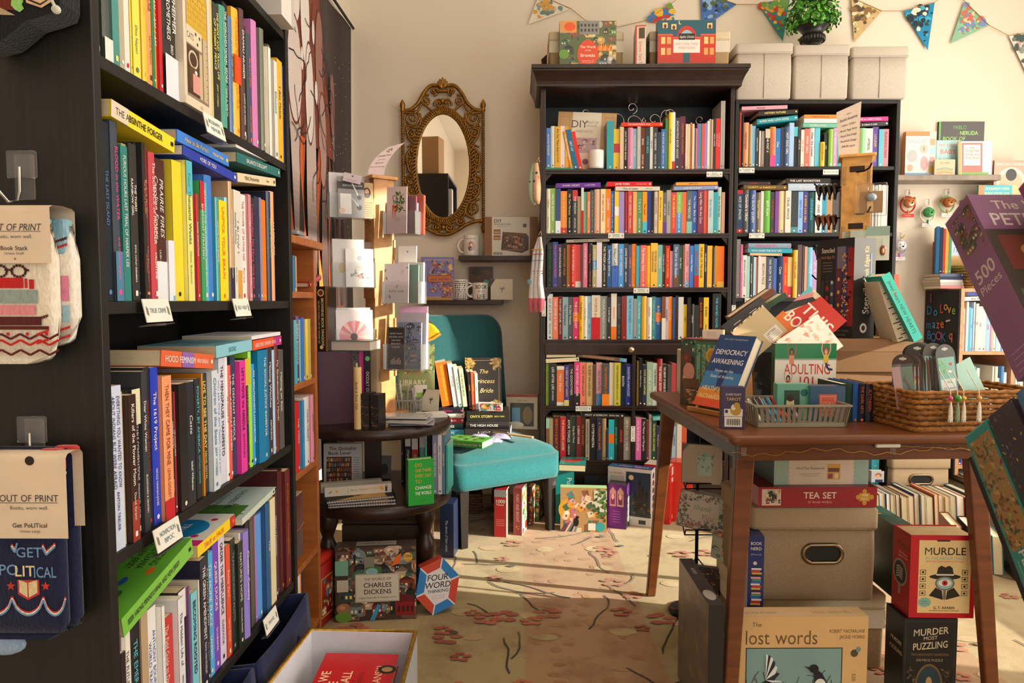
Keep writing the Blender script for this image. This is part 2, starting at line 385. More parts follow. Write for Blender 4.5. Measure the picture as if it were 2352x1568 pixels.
# ================================================================ the room
LX, BY, RX, FY, CZ = -.885, 3.75, 3.15, -2.4, 2.95
WALL = 'e4d7c4'
def room():
    g = G(); g.box(LX-.15, LX, FY-.15, BY+.15, 0, CZ, WALL, 'wall'); struct(g.build('wall_left'))
    g = G(); g.box(LX, RX+.15, BY, BY+.15, 0, CZ, WALL, 'wall'); struct(g.build('wall_back'))
    g = G(); y0, y1, z0, z1 = 1.42, 2.56, .35, 2.6
    for a in ((FY, y0, 0, CZ), (y1, BY, 0, CZ), (y0, y1, 0, z0), (y0, y1, z1, CZ)): g.box(RX, RX+.15, *a, WALL, 'wall')
    struct(g.build('wall_right'))
    w = struct(empty('window_1', 'shop window', 'window', (RX, 0, 0))); del w['label']; del w['category']
    g = G()
    for a in ((y0, y0+.05, z0, z1), (y1-.05, y1, z0, z1), (y0, y1, z0, z0+.05), (y0, y1, z1-.05, z1)): g.box(.06, .11, *a, 'e8e2d6', 'plastic')
    g.build('window_frame', w)
    g = G(); g.box(.08, .085, y0+.05, y1-.05, z0+.05, z1-.05, 'ffffff', 'glass'); g.build('pane', w)
    g = G(); x0, x1 = .35, 3.0
    for a in ((LX, x0, 0, CZ), (x1, RX, 0, CZ), (x0, x1, 0, .3), (x0, x1, 2.6, CZ)): g.box(a[0], a[1], FY-.15, FY, a[2], a[3], WALL, 'wall')
    struct(g.build('wall_front'))
    g = G(); g.box(LX, RX, FY, BY, CZ, CZ+.1, 'efe9dd', 'wall'); struct(g.build('ceiling'))
    g = G(); g.box(LX, RX, BY-.015, BY, 0, .1, 'e9e4d8', 'plastic'); struct(g.build('baseboard_back'))
    g = G(); g.box(LX, LX+.015, FY, BY, 0, .1, 'e9e4d8', 'plastic'); struct(g.build('baseboard_left'))
    # raised window platform with a metal nosing
    g = G(); g.box(2.2, RX, 1.2, BY, 0, .165, 'dcccae', 'wall'); g.box(2.215, RX, 1.2, BY, .165, .18, 'b9b4aa', 'paper')
    struct(g.build('trim_1'))
    g = G(); g.tube([(2.2, 1.2, .165), (2.2, 3.745, .165)], .022, '8d8779', 'metal', 12); struct(g.build('trim_2'))
    floor()
def floor():
    g = G(); r = random.Random(3); A, B = 'b39c70', 'b08862'
    xs = [LX, -.32, .02, .42, .95, 1.35, 1.9, RX]
    cols = [A, 'a8966a', 'aa8660', 'aa986c', 'a7835c', 'ab9a70', 'a68962']
    for i, c in enumerate(cols):
        x0, x1 = xs[i], xs[i+1]; n = 40; pts = []
        g.box(x0, x1, FY, BY, -.05, 0, c, 'carpet')
    f = F(g, (0, 0, 0), (1, 0, 0), (0, 1, 0), 9, 9, 'carpet', .0003)
    f.st = .000002
    def blob(cx, cy, rx, ry, c, n=12, jit=.25):
        f.poly([(cx+rx*math.cos(6.283*i/n)*(1-jit*r.random()), cy+ry*math.sin(6.283*i/n)*(1-jit*r.random())) for i in range(n)], c)
    for i in range(380):   # brick-coloured dabs in the rosy panels
        x = r.choice(((.05, .40), (.97, 1.33), (.05, .40), (1.92, 2.18)))
        blob(r.uniform(*x), r.uniform(.6, 3.5), r.uniform(.012, .03), r.uniform(.01, .02), r.choice(('a9794f', 'ac7e58', 'a2714a', 'ae8260')))
    for i in range(110):   # pale outlined petals
        blob(r.uniform(LX, 2.2), r.uniform(.6, 3.5), r.uniform(.03, .06), r.uniform(.02, .04), r.choice(('bfa97c', 'b7a274', 'bc9e72', 'b8a678')))
    for i in range(120):    # branches
        x, y, a = r.uniform(LX, 2.2), r.uniform(.6, 3.5), r.uniform(0, 6.28); p = [(x, y)]
        for k in range(r.randint(4, 8)):
            a += r.uniform(-.4, .4); x += .035*math.cos(a); y += .035*math.sin(a); p.append((x, y))
        f.line(p, .006, '2c2620')
    for i in range(150):    # red-brown blossoms
        x, y = r.uniform(LX, 2.2), r.uniform(.6, 3.5); s = r.uniform(.025, .055); c = r.choice(('ac5838', 'a24a30', 'b46444'))
        for k in range(5):
            a = 6.283*k/5+r.random()*.5; blob(x+s*math.cos(a)*.6, y+s*math.sin(a)*.6, s*.5, s*.28, c, 8)
    for i in range(34): blob(r.uniform(LX, 2.2), r.uniform(.6, 3.5), .016, .011, '26221e', 10, .1)
    struct(g.build('floor'))
room()
# ================================================================ bookcases
def bookcase(name, label, M, w, h, d, shelves, col, mat, th=.018, base=.08, back=True, cat='bookcase', top=True):
    e = empty(name, label, cat, M=M)
    for s, x in (('side_panel', 0), ('side_panel', w-th)):
        g = G(); g.box(x, x+th, 0, d, 0, h, col, mat); g.build(s, e, bevel=.0015)
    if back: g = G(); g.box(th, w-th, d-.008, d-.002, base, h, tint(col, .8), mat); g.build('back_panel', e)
    if top: g = G(); g.box(th, w-th, 0, d, h-th, h, col, mat); g.build('top_panel', e, bevel=.0015)
    for z in shelves: g = G(); g.box(th, w-th, .004, d-.008, z-th, z, col, mat); g.build('shelf', e, bevel=.0012)
    if base: g = G(); g.box(th, w-th, .02, .035, 0, base, col, mat); g.build('plinth', e)
    return e
LB = dict(X=-.565, Y0=.94, W=.805)
ML = TM(LB['X'], LB['Y0'], 0, D(90))
LSH = [.08, .339, .691, 1.049, 1.384, 1.70]
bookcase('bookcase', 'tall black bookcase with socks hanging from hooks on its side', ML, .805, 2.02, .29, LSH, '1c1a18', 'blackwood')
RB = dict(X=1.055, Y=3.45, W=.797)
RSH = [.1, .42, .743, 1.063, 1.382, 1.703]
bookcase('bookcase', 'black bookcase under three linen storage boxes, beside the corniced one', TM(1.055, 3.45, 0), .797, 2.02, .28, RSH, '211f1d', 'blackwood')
# ---- hutch with cornice, drawer and split lower half
HX, HY, HW, HH = .108, 3.35, .912, 2.137
HSH = [.275, .541, .862, 1.113, 1.370, 1.672]
def hutch():
    e = empty('bookcase', 'dark brown corniced bookcase with a knobbed drawer at mid height', 'bookcase', (HX, HY, 0))
    c, m = '2e1d18', 'darkwood'; d = .33
    for x in (0, HW-.019):
        g = G(); g.box(x, x+(.023 if x == 0 else .019), 0, .022, .0, 2.05, c, m); g.box(x+.009, x+.012, -.001, .001, .05, 2.05, '1d1411', m); g.build('post', e, bevel=.002)
        g = G(); xx = 0.004 if x == 0 else HW-.017; g.box(xx, xx+.014, .022, d, 0, 2.05, c, m); g.build('side_panel', e)
    g = G(); g.box(.02, HW-.02, d-.012, d-.004, .06, 2.05, '1d2a2e', m)
    for i in range(1, 10): g.box(.02+.087*i, .022+.087*i, d-.0135, d-.011, .06, 2.05, '10181b', m)
    g.build('back_panel', e)
    prof = [(-.02, 2.045), (-.035, 2.048), (-.035, 2.057), (-.04, 2.07), (-.052, 2.09), (-.066, 2.106), (-.07, 2.11), (-.07, 2.116), (-.078, 2.118), (-.078, 2.135), (.0, 2.137)]
    g = G(); n = len(prof); vs = []
    for o, z in prof:
        vs += [Vector((o*.6 if o < 0 else 0, d, z)), Vector((o*.6 if o < 0 else 0, o, z)), Vector((HW-(o*.6 if o < 0 else 0), o, z)), Vector((HW-(o*.6 if o < 0 else 0), d, z))]
    fs = [(j*4+i, j*4+i+1, (j+1)*4+i+1, (j+1)*4+i) for j in range(n-1) for i in range(3)]
    g.add(vs, fs, c, m); g.q([vs[(n-1)*4+i] for i in range(4)], c, m); g.q([vs[i] for i in (3, 2, 1, 0)], c, m); g.build('cornice', e)
    for i, z in enumerate(HSH):
        t = .022; g = G(); g.box(.018, HW-.018, .006, d-.012, z-t, z, c, m)
        g.box(.018, HW-.018, -.001, .006, z-t, z-t*.62, c, m); g.box(.018, HW-.018, -.001, .006, z-t*.4, z, c, m)
        if i in (1, 3, 4, 5):
            for sx in (.023, HW-.019):   # little curved brackets under the shelf ends
                k = 1 if sx < .5 else -1
                g.add([(sx, .01, z-t), (sx+k*.03, .01, z-t), (sx+k*.012, .01, z-t-.02), (sx, .01, z-t-.035), (sx, .022, z-t), (sx+k*.03, .022, z-t), (sx+k*.012, .022, z-t-.02), (sx, .022, z-t-.035)],
                      [(0, 1, 2, 3), (7, 6, 5, 4), (1, 5, 6, 2), (2, 6, 7, 3)], c, m)
        g.build('shelf', e)
    g = G(); g.box(.018, HW-.018, -.004, .02, .79, .842, c, m); f = g.build('drawer', e, bevel=.003)
    g = G(); g.lathe([(.006, 0), (.006, .012), (.014, .018), (.016, .024), (.012, .031), (.001, .033)], 'b8ab94', 'metal', 16, (HW*.474, -.004, .816), axis=Matrix.Rotation(math.pi/2, 3, 'X')); g.build('knob', f)
    g = G(); g.box(HW*.484, HW*.484+.017, 0, d-.02, .275, .79, c, m); g.build('divider', e, bevel=.002)
    g = G(); g.box(.018, HW-.018, .004, .02, 0, .252, c, m); g.build('plinth', e, bevel=.002)
hutch()
# ---- narrow oak bookcase along the left wall
OSH = [.06, .287, .56, .815, 1.075]
OX, OY0, OY1 = -.62, 1.775, 2.14
MO = TM(OX, OY0, 0, D(90))
def oakcase():
    e = empty('bookcase', 'narrow orange oak bookcase against the left wall behind the black one', 'bookcase', M=MO)
    w = OY1-OY0; c = 'a8622f'
    for x in (0, w-.02):
        g = G(); g.box(x, x+.02, 0, .255, 0, 1.205, c, 'oak'); g.build('side_panel', e, bevel=.002)
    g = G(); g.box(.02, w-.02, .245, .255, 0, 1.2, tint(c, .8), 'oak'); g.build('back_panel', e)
    for z in OSH: g = G(); g.box(.02, w-.02, .003, .245, z-.018, z, c, 'oak'); g.build('shelf', e, bevel=.002)
    g = G(); g.box(-.01, w+.04, -.015, .26, 1.205, 1.228, c, 'oak'); g.build('top_panel', e, bevel=.004)
    g = G(); g.box(.1, .115, .03, .245, 1.075, 1.205, c, 'oak'); g.build('divider', e)
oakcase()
# ---- pale children's bookcase on the platform with a black end panel
KX, KY, KZ = 2.178, 3.45, .18
def kidcase():
    e = empty('bookcase', "birch children's bookcase with magnetic letters on its black end panel", 'bookcase', (KX, KY, KZ))
    c = 'c8946a'; w, h, d = .86, .93, .29
    for x in (0, w-.018): g = G(); g.box(x, x+.018, 0, d, 0, h, c, 'oak'); g.build('side_panel', e, bevel=.0015)
    g = G(); g.box(-.006, 0, 0.004, d, 0, h-.005, '26262a', 'paper')
    f = F(g, (-.006, d, 0), (0, -1, 0), (0, 0, 1), d, h, 'gloss', .004); z = h-.06
    for s, x, y, cc in (('I', .055, .885, 'c4232a'), ('D', .045, .82, '1f79c4'), ('o', .10, .815, '2f8fd0'), ('L', .15, .83, 'd63a2e'), ('o', .185, .845, 'ee9a20'), ('v', .215, .83, 'f0b429'), ('e', .25, .825, '7fc241'),
                        ('m', .045, .745, '1f79c4'), ('a', .09, .75, '3aa0d8'), ('z', .125, .75, 'e2603a'), ('e', .16, .755, 'ee7620'), ('B', .05, .69, '1f79c4'), ('O', .09, .68, '2f6fc4'), ('O', .135, .69, 'd6336c'), ('K', .175, .685, '1f79c4'), ('q', .235, .70, 'ee7a30'), ('a', .18, .60, 'd6336c'), ('h', .225, .6, 'ee7a30')):
        f.txt(s, x, y, .046, cc, bold=1)
    f.line([(.19, .765), (.225, .772)], .008, 'e5e2d8')
    g.build('end_panel', e)
    g = G(); g.box(.018, w-.018, 0, d, h-.018, h, c, 'oak'); g.build('top_panel', e, bevel=.0015)
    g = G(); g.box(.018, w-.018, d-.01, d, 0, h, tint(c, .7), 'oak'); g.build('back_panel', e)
    for z in (.05, .33, .62): g = G(); g.box(.018, w-.018, .003, d-.01, z-.018, z, c, 'oak'); g.build('shelf', e, bevel=.0015)
    g = G(); g.box(.262, .28, .004, d-.01, .33, .602, c, 'oak'); g.build('divider', e)
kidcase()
# ================================================================ soft and turned pieces
def rings(g, x0, x1, y0, y1, r, prof, col, mat, n=5, warp=None):
    """rounded-rectangle rings: prof = [(z, inset)]"""
    vs = []; N = 4*(n+1)
    for z, ins in prof:
        rr = max(r-ins*.3, .004); a0, a1, b0, b1 = x0+ins, x1-ins, y0+ins, y1-ins
        for cx, cy, t in ((a1-rr, b1-rr, 0), (a0+rr, b1-rr, 90), (a0+rr, b0+rr, 180), (a1-rr, b0+rr, 270)):
            for i in range(n+1):
                q = math.radians(t+90*i/n); p = Vector((cx+rr*math.cos(q), cy+rr*math.sin(q), z)); vs.append(warp(p) if warp else p)
    m = len(prof)
    fs = [(j*N+i, j*N+(i+1) % N, (j+1)*N+(i+1) % N, (j+1)*N+i) for j in range(m-1) for i in range(N)]
    g.add(vs, fs+[tuple(range(N))[::-1], tuple(range((m-1)*N, m*N))], col, mat, True)
def chair():
    e = empty('slipper_chair', 'armless teal upholstered chair with books piled on its seat', 'chair', (-.0465, 3.03, 0), D(32.3))
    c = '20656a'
    g = G(); pr = [(.245, .02), (.25, .004), (.27, 0), (.36, 0), (.385, .006), (.402, .02), (.412, .05), (.42, .1), (.424, .16), (.426, .22)]
    rings(g, -.272, .272, -.04, .49, .05, pr, c, 'velvet', 5, lambda p: Vector((p.x, p.y, p.z-(.03*max(0, .1-p.y)/.13 if p.z > .37 else 0)))); g.build('seat', e)
    g = G(); pr = [(-.06, .03), (-.055, .01), (-.04, 0), (.04, 0), (.055, .012), (.062, .05)]
    def wp(p): # panel modelled flat (x, height=y, thickness=z), stood up, reclined, gently curved
        h = p.y; w = 1-.06*max(0, .3-h)-.09*h*h; y = .46+.05*h+.14*h*h*.6+p.z*-1+.12*p.x*p.x*-1
        return Vector((p.x*w, y, .30+h))
    rings(g, -.262, .262, 0, .68, .09, pr, tint(c, .72), 'velvet', 6, wp); g.build('backrest', e)  # same upholstery as the seat, its shade put into the colour
    for x, y in ((-.225, 0), (.225, 0), (-.225, .44), (.225, .44)):
        g = G(); a, b = .016, .022; sl = .05 if y > .1 else -.006
        g.add([(x-a, y+sl-a, 0), (x+a, y+sl-a, 0), (x+a, y+sl+a, 0), (x-a, y+sl+a, 0), (x-b, y-b, .26), (x+b, y-b, .26), (x+b, y+b, .26), (x-b, y+b, .26)],
              [(3, 2, 1, 0), (4, 5, 6, 7), (0, 1, 5, 4), (1, 2, 6, 5), (2, 3, 7, 6), (3, 0, 4, 7)], '1d1715', 'darkwood'); g.build('leg', e, bevel=.002)
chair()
RT = (-.50, 2.44)
def roundtable():
    e = empty('side_table', 'round dark wood two-tier table on turned legs, loaded with stationery', 'table', (RT[0], RT[1], 0))
    c = '2f1c15'
    def disc(zt, zb, name):
        g = G(); r = .262; k = [(.0, zb), (r-.02, zb), (r-.004, zb+.004), (r, zb+.01), (r, zt-.012), (r-.004, zt-.004), (r-.01, zt), (0, zt)]
        g.lathe(k[1:-1], c, 'darkwood', 56); g.build(name, e)
    disc(.637, .600, 'table_top'); disc(.387, .345, 'lower_tier')
    for i in range(3):
        a = D(-20+120*i)
        g = G(); g.lathe([(.03, .345), (.034, .32), (.036, .30), (.027, .275), (.018, .25), (.023, .235), (.033, .215), (.036, .19), (.03, .16), (.024, .15), (.029, .14), (.024, .13), (.028, .118), (.02, .105), (.018, .06), (.026, .03), (.022, 0)][::-1], c, 'darkwood', 20, (.19*math.cos(a), .19*math.sin(a), 0)); g.build('leg', e)
        g = G(); b = ((-.03, .075), (.16, .11), (-.2, .12))[i]; g.box(-.03, .03, -.011, .011, .387, .6, c, 'darkwood', TM(*b, 0, .1)); g.build('support', e, bevel=.002)
roundtable()
# ---- the display table
TA = D(3); MT = TM(.828, 2.06, 0, TA)
def table():
    e = empty('display_table', 'brown wooden table with splayed legs, stacked with gifts and puzzles', 'table', M=MT)
    c = '6b3b1d'; a, b = .345, .41
    g = G(); g.rbox(-a, a+.1, -b, b, .706, .73, .018, c, 'tablewood', 4); g.build('table_top', e, bevel=.006, seg=3)
    for nm, q in (('apron', (-a+.025, a-.02, -b+.02, -b+.04)), ('apron', (-a+.025, a-.02, b-.04, b-.02)), ('apron', (-a+.025, -a+.045, -b+.04, b-.04)), ('apron', (a-.04, a-.02, -b+.04, b-.04))):
        g = G(); g.box(*q, .666, .706, tint(c, .9), 'tablewood'); g.build(nm, e, bevel=.002)
    for sx, sy in ((-1, -1), (1, -1), (-1, 1), (1, 1)):
        g = G(); x, y = sx*(a-.055), sy*(b-.065); h = .024; u = .016; dx, dy = sx*.045, sy*.045
        top = [(x-h, y-h*.6, .69), (x+h, y-h*.6, .69), (x+h, y+h*.6, .69), (x-h, y+h*.6, .69)]
        bot = [(x+dx-u, y+dy-u*.7, 0), (x+dx+u, y+dy-u*.7, 0), (x+dx+u, y+dy+u*.7, 0), (x+dx-u, y+dy+u*.7, 0)]
        g.add(bot+top, [(3, 2, 1, 0), (4, 5, 6, 7), (0, 1, 5, 4), (1, 2, 6, 5), (2, 3, 7, 6), (3, 0, 4, 7)], c, 'tablewood'); g.build('leg', e, bevel=.004)
table()
# ---- wall ledges
def ledge(label, p0, p1, z, dep, col):
    g = G(); x0, x1 = PY(p0, z[0], BY-dep).x, PY(p1, z[0], BY-dep).x; zt, zb = PY(p0, z[0], BY-dep).z, PY(p0, z[1], BY-dep).z
    g.box(x0, x1, BY-dep, BY-.001, zb, zt, col, 'darkwood')
    o = g.build('wall_shelf', bevel=.003); setp(o, label, 'shelf', None); return (x0, x1, zt)
L1 = ledge('dark wood wall shelf holding a mug and a miniature house kit', 1053, 1236, (587, 599), .14, '33201a')
L2 = ledge('dark wood wall shelf with two printed mugs, below the other one', 972, 1155, (689, 700), .14, '33201a')
L3 = ledge("grey weathered wall shelf lined with children's picture books", 2057, 2300, (401, 414), .13, '8a7a68')
L4 = ledge('grey weathered wall shelf at the edge, lower than the other picture book shelf', 2240, 2420, (452, 464), .13, '8a7a68')
# ---- mirror
def mirror():
    my = BY-.03; cx, cz = PY(1018, 382, my).x, PY(1018, 382, my).z; s = my/1600*1.0
    e = empty('wall_mirror', 'ornate gold framed oval mirror with scrollwork', 'mirror', (cx, my, cz))
    X = lambda px: (px-1018)*s; Z = lambda py: (382-py)*s
    col = '8e6628'; a, b = 61*s, 117*s
    g = G(); n = 48; g.q([(a*math.cos(6.283*i/n), -.014*b*math.sin(6.283*i/n), b*math.sin(6.283*i/n)) for i in range(n)][::-1], 'f2f0ea', 'mirror'); g.build('mirror_glass', e)
    g = G(); g.q([(a*1.05*math.cos(6.283*i/n), .006, b*1.03*math.sin(6.283*i/n)) for i in range(n)][::-1], '4a3316', 'paper')
    def oval(ra, rb, r, y, tw=0):
        pts = []; N = 160
        for i in range(N):
            t = 6.283*i/N; pts.append((ra*math.cos(t), y, rb*math.sin(t)))
        g.tube(pts, r, col, 'gold', 8, True)
    oval(a+1*s, b+1*s, 3.2*s, -.004); oval(a+13*s, b+13*s, 2.6*s, -.004)
    N = 96
    for i in range(N):   # rope rim
        t = 6.283*i/N; u = t+.07; ra, rb = a+7*s, b+7*s
        g.tube([((ra-5*s)*math.cos(t), -.008, (rb-5*s)*math.sin(t)), ((ra)*math.cos((t+u)/2), -.016, rb*math.sin((t+u)/2)), ((ra+5*s)*math.cos(u), -.008, (rb+5*s)*math.sin(u))], 2.1*s, tint(col, 1.1), 'gold', 6)
    g.build('oval_rim', e)
    g = G()
    def curve(pts, r=3.6): # smooth through pixel points, mirrored left-right
        P = [Vector((X(p[0]), -.006, Z(p[1]))) for p in pts]; out = []
        for i in range(len(P)-1):
            p0, p1, p2, p3 = P[max(0, i-1)], P[i], P[i+1], P[min(len(P)-1, i+2)]
            for k in range(6):
                t = k/6; out.append(.5*((2*p1)+(p2-p0)*t+(2*p0-5*p1+4*p2-p3)*t*t+(3*p1-p0-3*p2+p3)*t**3))
        out.append(P[-1]); g.tube(out, r*s, col, 'gold', 7); g.tube([Vector((-p.x, p.y, p.z)) for p in out], r*s, col, 'gold', 7)
    def scroll(cx_, cy_, R, a0, turns=1.6, sg=1, r=3):
        pts = []; N = int(22*turns)
        for i in range(N+1):
            t = i/N; q = D(a0)+sg*6.283*turns*t; rr = R*(1-.82*t); pts.append((X(cx_)+rr*s*math.cos(q), -.006, Z(cy_)+rr*s*math.sin(q)))
        for k in (1, -1): g.tube([(k*p[0], p[1], p[2]) for p in pts], [s*r*(1-.25*i/N) for i in range(N+1)], col, 'gold', 6); g.ball((k*pts[-1][0], -.009, pts[-1][2]), 3.6*s, tint(col, 1.15), 'gold', 8, 6)
    # posts with finials
    for k in (1, -1):
        x = k*91*s
        for i in range(48): z = Z(258)+(Z(520)-Z(258))*i/47; g.ball((x, -.006, z), 4*s, col, 'gold', 7, 5, (1, 1, 1.1))
        g.lathe([(3*s, Z(262)), (6*s, Z(258)), (4*s, Z(254)), (6.5*s, Z(249)), (6*s, Z(243)), (3*s, Z(237)), (.5*s, Z(233))], tint(col, 1.1), 'gold', 10, (x, -.006, 0))
        g.lathe([(3*s, Z(515)), (6*s, Z(519)), (4.5*s, Z(525)), (5*s, Z(528)), (1*s, Z(533))][::-1], col, 'gold', 10, (x, -.006, 0))
    curve([(929, 258), (945, 256), (962, 242), (975, 220), (990, 204), (1006, 203), (1014, 208)], 4.4)
    curve([(929, 505), (945, 506), (965, 513), (985, 525), (1003, 534), (1018, 536)], 4.4)
    for t in range(-3, 4):   # palmette crest
        q = D(90-t*17); L = (24-abs(t)*2.6); g.tube([(0, -.01, Z(210)), (X(1018)+L*.6*s*math.cos(q), -.018, Z(210)+L*.6*s*math.sin(q)), (L*s*math.cos(q), -.012, Z(210)+L*s*math.sin(q))], [2.6*s, 4*s, 1.6*s], tint(col, 1.15), 'gold', 7)
    g.tube([(X(1006), -.012, Z(216)), (X(1030), -.012, Z(216))], 4*s, col, 'gold', 8)
    for a_ in ((998, 216, 9, -90, 1.5, 1), (980, 236, 13, 60, 1.6, 1), (1010, 244, 12, 200, 1.4, -1), (948, 276, 19, 100, 1.8, -1), (947, 309, 11, 80, 1.5, 1), (948, 352, 12, -60, 1.5, 1), (940, 372, 10, 90, 1.4, -1), (940, 415, 11, 60, 1.5, 1), (946, 440, 10, -60, 1.5, -1), (952, 478, 19, -90, 1.8, 1), (978, 505, 11, 30, 1.4, -1), (1004, 520, 11, 150, 1.5, 1)): scroll(*a_)
    curve([(930, 262), (958, 262), (972, 244), (990, 256), (1002, 262), (1018, 258)], 2.8); curve([(935, 290), (960, 296), (968, 282), (966, 264)], 2.8)
    curve([(935, 294), (940, 318), (952, 336), (936, 356), (940, 390), (952, 405), (936, 425), (944, 452), (960, 462), (972, 494), (996, 508), (1018, 512)], 2.8)
    curve([(936, 340), (955, 330)], 2.6); curve([(934, 395), (954, 385)], 2.6); curve([(935, 455), (955, 470), (950, 500), (932, 508)], 2.8)
    g.ball((0, -.012, Z(238)), 6*s, tint(col, 1.2), 'gold'); g.ball((0, -.012, Z(520)), 6*s, tint(col, 1.1), 'gold')
    g.build('scroll_frame', e)
mirror()
# ---- tapestry on the left wall
def tapestry():
    x = LX+.012; y0, y1, z0, z1 = 2.25, 3.72, .30, 2.47
    g = G()
    W_, H_ = y1-y0, z1-z0
    def surf(u, v): return Vector((x+.004*math.sin(u*23)+.006*math.sin(u*9+v*4), y0+u*W_, z0+v*H_-.035*math.sin(math.pi*min(1, u*1.0))*v+.03*(u**6)*v*0))
    def colr(u, v):   # printed night-to-dusk backdrop of the design
        a, b = lin('2a1b18'), lin('3f2a22'); k = max(0, min(1, (v-.4)*2))*max(0, min(1, (1-u)*2))
        return tuple(a[i]*(1-k)+b[i]*k for i in range(3))+(1,)
    g.grid(surf, 60, 50, 'k', 'fabric', True, colr)
    f = F(g, (x+.012, y0, z0), (0, 1, 0), (0, 0, 1), W_, H_, 'fabric', .0005); r = random.Random(5); B = .65
    for i in range(9): f.poly([(.1, B+.75+.1*i), (1.02-.03*i, B+.75+.1*i), (1.0-.03*i, min(H_-.02, B+.85+.1*i)), (.1, min(H_-.02, B+.85+.1*i))], ('7a3317', '74301a', '82391a')[i % 3])
    cols = ((.30, .1), (.475, .085), (.68, .07), (.86, .055), (1.03, .045))
    for cx, w in cols:   # pale gaps between the trunks, printed darker towards the roots
        n = 40
        for i in range(n):
            v0, v1 = B+.05+.95*i/n, B+.05+.95*(i+1)/n; k = min(1, max(0, (i/n-.12)*2.2)); c = ''.join('%02x' % int(p+(q-p)*k) for p, q in ((52, 196-60*(cx > .8)), (34, 176-70*(cx > .8)), (30, 168-70*(cx > .8))))
            ww = [w*(.62+.38*math.sin(3.1*(t-B)+cx*9)) for t in (v0, v1)]; f.poly([(cx-ww[0], v0), (cx+ww[0], v0), (cx+ww[1], v1), (cx-ww[1], v1)], c)
    for cx, cy, rx, ry, c in ((.50, 1.30, .055, .12, 'e4dad2'), (.62, 1.25, .058, .2, 'e6ddd4'), (.82, 1.12, .06, .22, '9a6a5e'), (.475, .99, .085, .2, 'd8c8c0'), (.665, .95, .055, .2, 'e2d6cf'), (.85, .8, .058, .2, 'b08a80'), (1.02, 1.0, .035, .14, '8a5a4e'), (.33, 1.2, .08, .2, 'd8ccc4'), (.73, 1.22, .018, .05, 'e4dad2'), (.57, 1.06, .016, .045, 'e4dad2'), (.76, .98, .02, .05, 'e4dad2')):
        f.ell(cx, B+cy, rx*1.12, ry*1.06, '6a2c14', 26); f.ell(cx, B+cy, rx, ry, c, 26)
    for cx, w, c in ((.565, .034, 'b4501c'), (.775, .03, 'a84a1c'), (.94, .024, '8a3f1e'), (.385, .03, '9a451c'), (1.1, .014, '5f2c1a'), (1.2, .01, '4a2418')):
        L = [(cx+.02*math.sin(k*.6+cx*7), B-.2+.95*k/14, w*(.55+.5*math.sin(k*.85+cx*5))) for k in range(15)]
        for k in range(14): (a0, b0, w0), (a1, b1, w1) = L[k], L[k+1]; f.poly([(a0-w0, b0), (a0+w0, b0), (a1+w1, b1), (a1-w1, b1)], c if k > 6 else ('d8741f' if cx < .9 else c)); f.poly([(a0-w0*.5, b0), (a0, b0), (a1, b1), (a1-w1*.5, b1)], tint(c, 1.25))
    for k in range(26):   # bare black twigs
        a = r.uniform(-2.6, -.5); p = [(r.uniform(.4, 1.0), B+r.uniform(.6, 1.35))]
        for q in range(6): a += r.uniform(-.7, .7); p.append((p[-1][0]+.03*math.cos(a), max(.05, min(H_-.03, p[-1][1]+.035*math.sin(a)))))
        f.line(p, .005, '1d1413')
    for k in range(70): f.ell(r.uniform(.95, 1.35), B+r.uniform(.2, 1.3), .003, .003, 'e8d6b0', 6)
    for k in range(150): f.ell(r.uniform(.99, 1.09), B+r.uniform(.2, .75), .008, .014, '241614', 6)
    for k in range(10): f.rect(.15, B-.4+.05*k, 1.0, .025, '4a2416' if k % 2 else '63301a')
    o = g.build('tapestry', solid=0); setp(o, 'brown and orange printed tapestry of moonlit trees', 'tapestry')
    g = G(); g.tube([(x+.01, y0, z1+.004), (x+.012, (y0+y1)/2, z1-.03), (x+.012, y1, z1-.002)], .007, '241814', 'fabric', 8); g.build('hem_rod', o)
tapestry()
def near_name(h):
 if len(h)==1:return PAL[h][1]
 c=[int(h[i:i+2],16)for i in(0,2,4)];best=None
 for k,(hx,nm)in PAL.items():
  d=sum((int(hx[i:i+2],16)-c[j])**2 for j,i in enumerate((0,2,4)))
  if best is None or d<best[0]:best=(d,nm)
 return best[1]
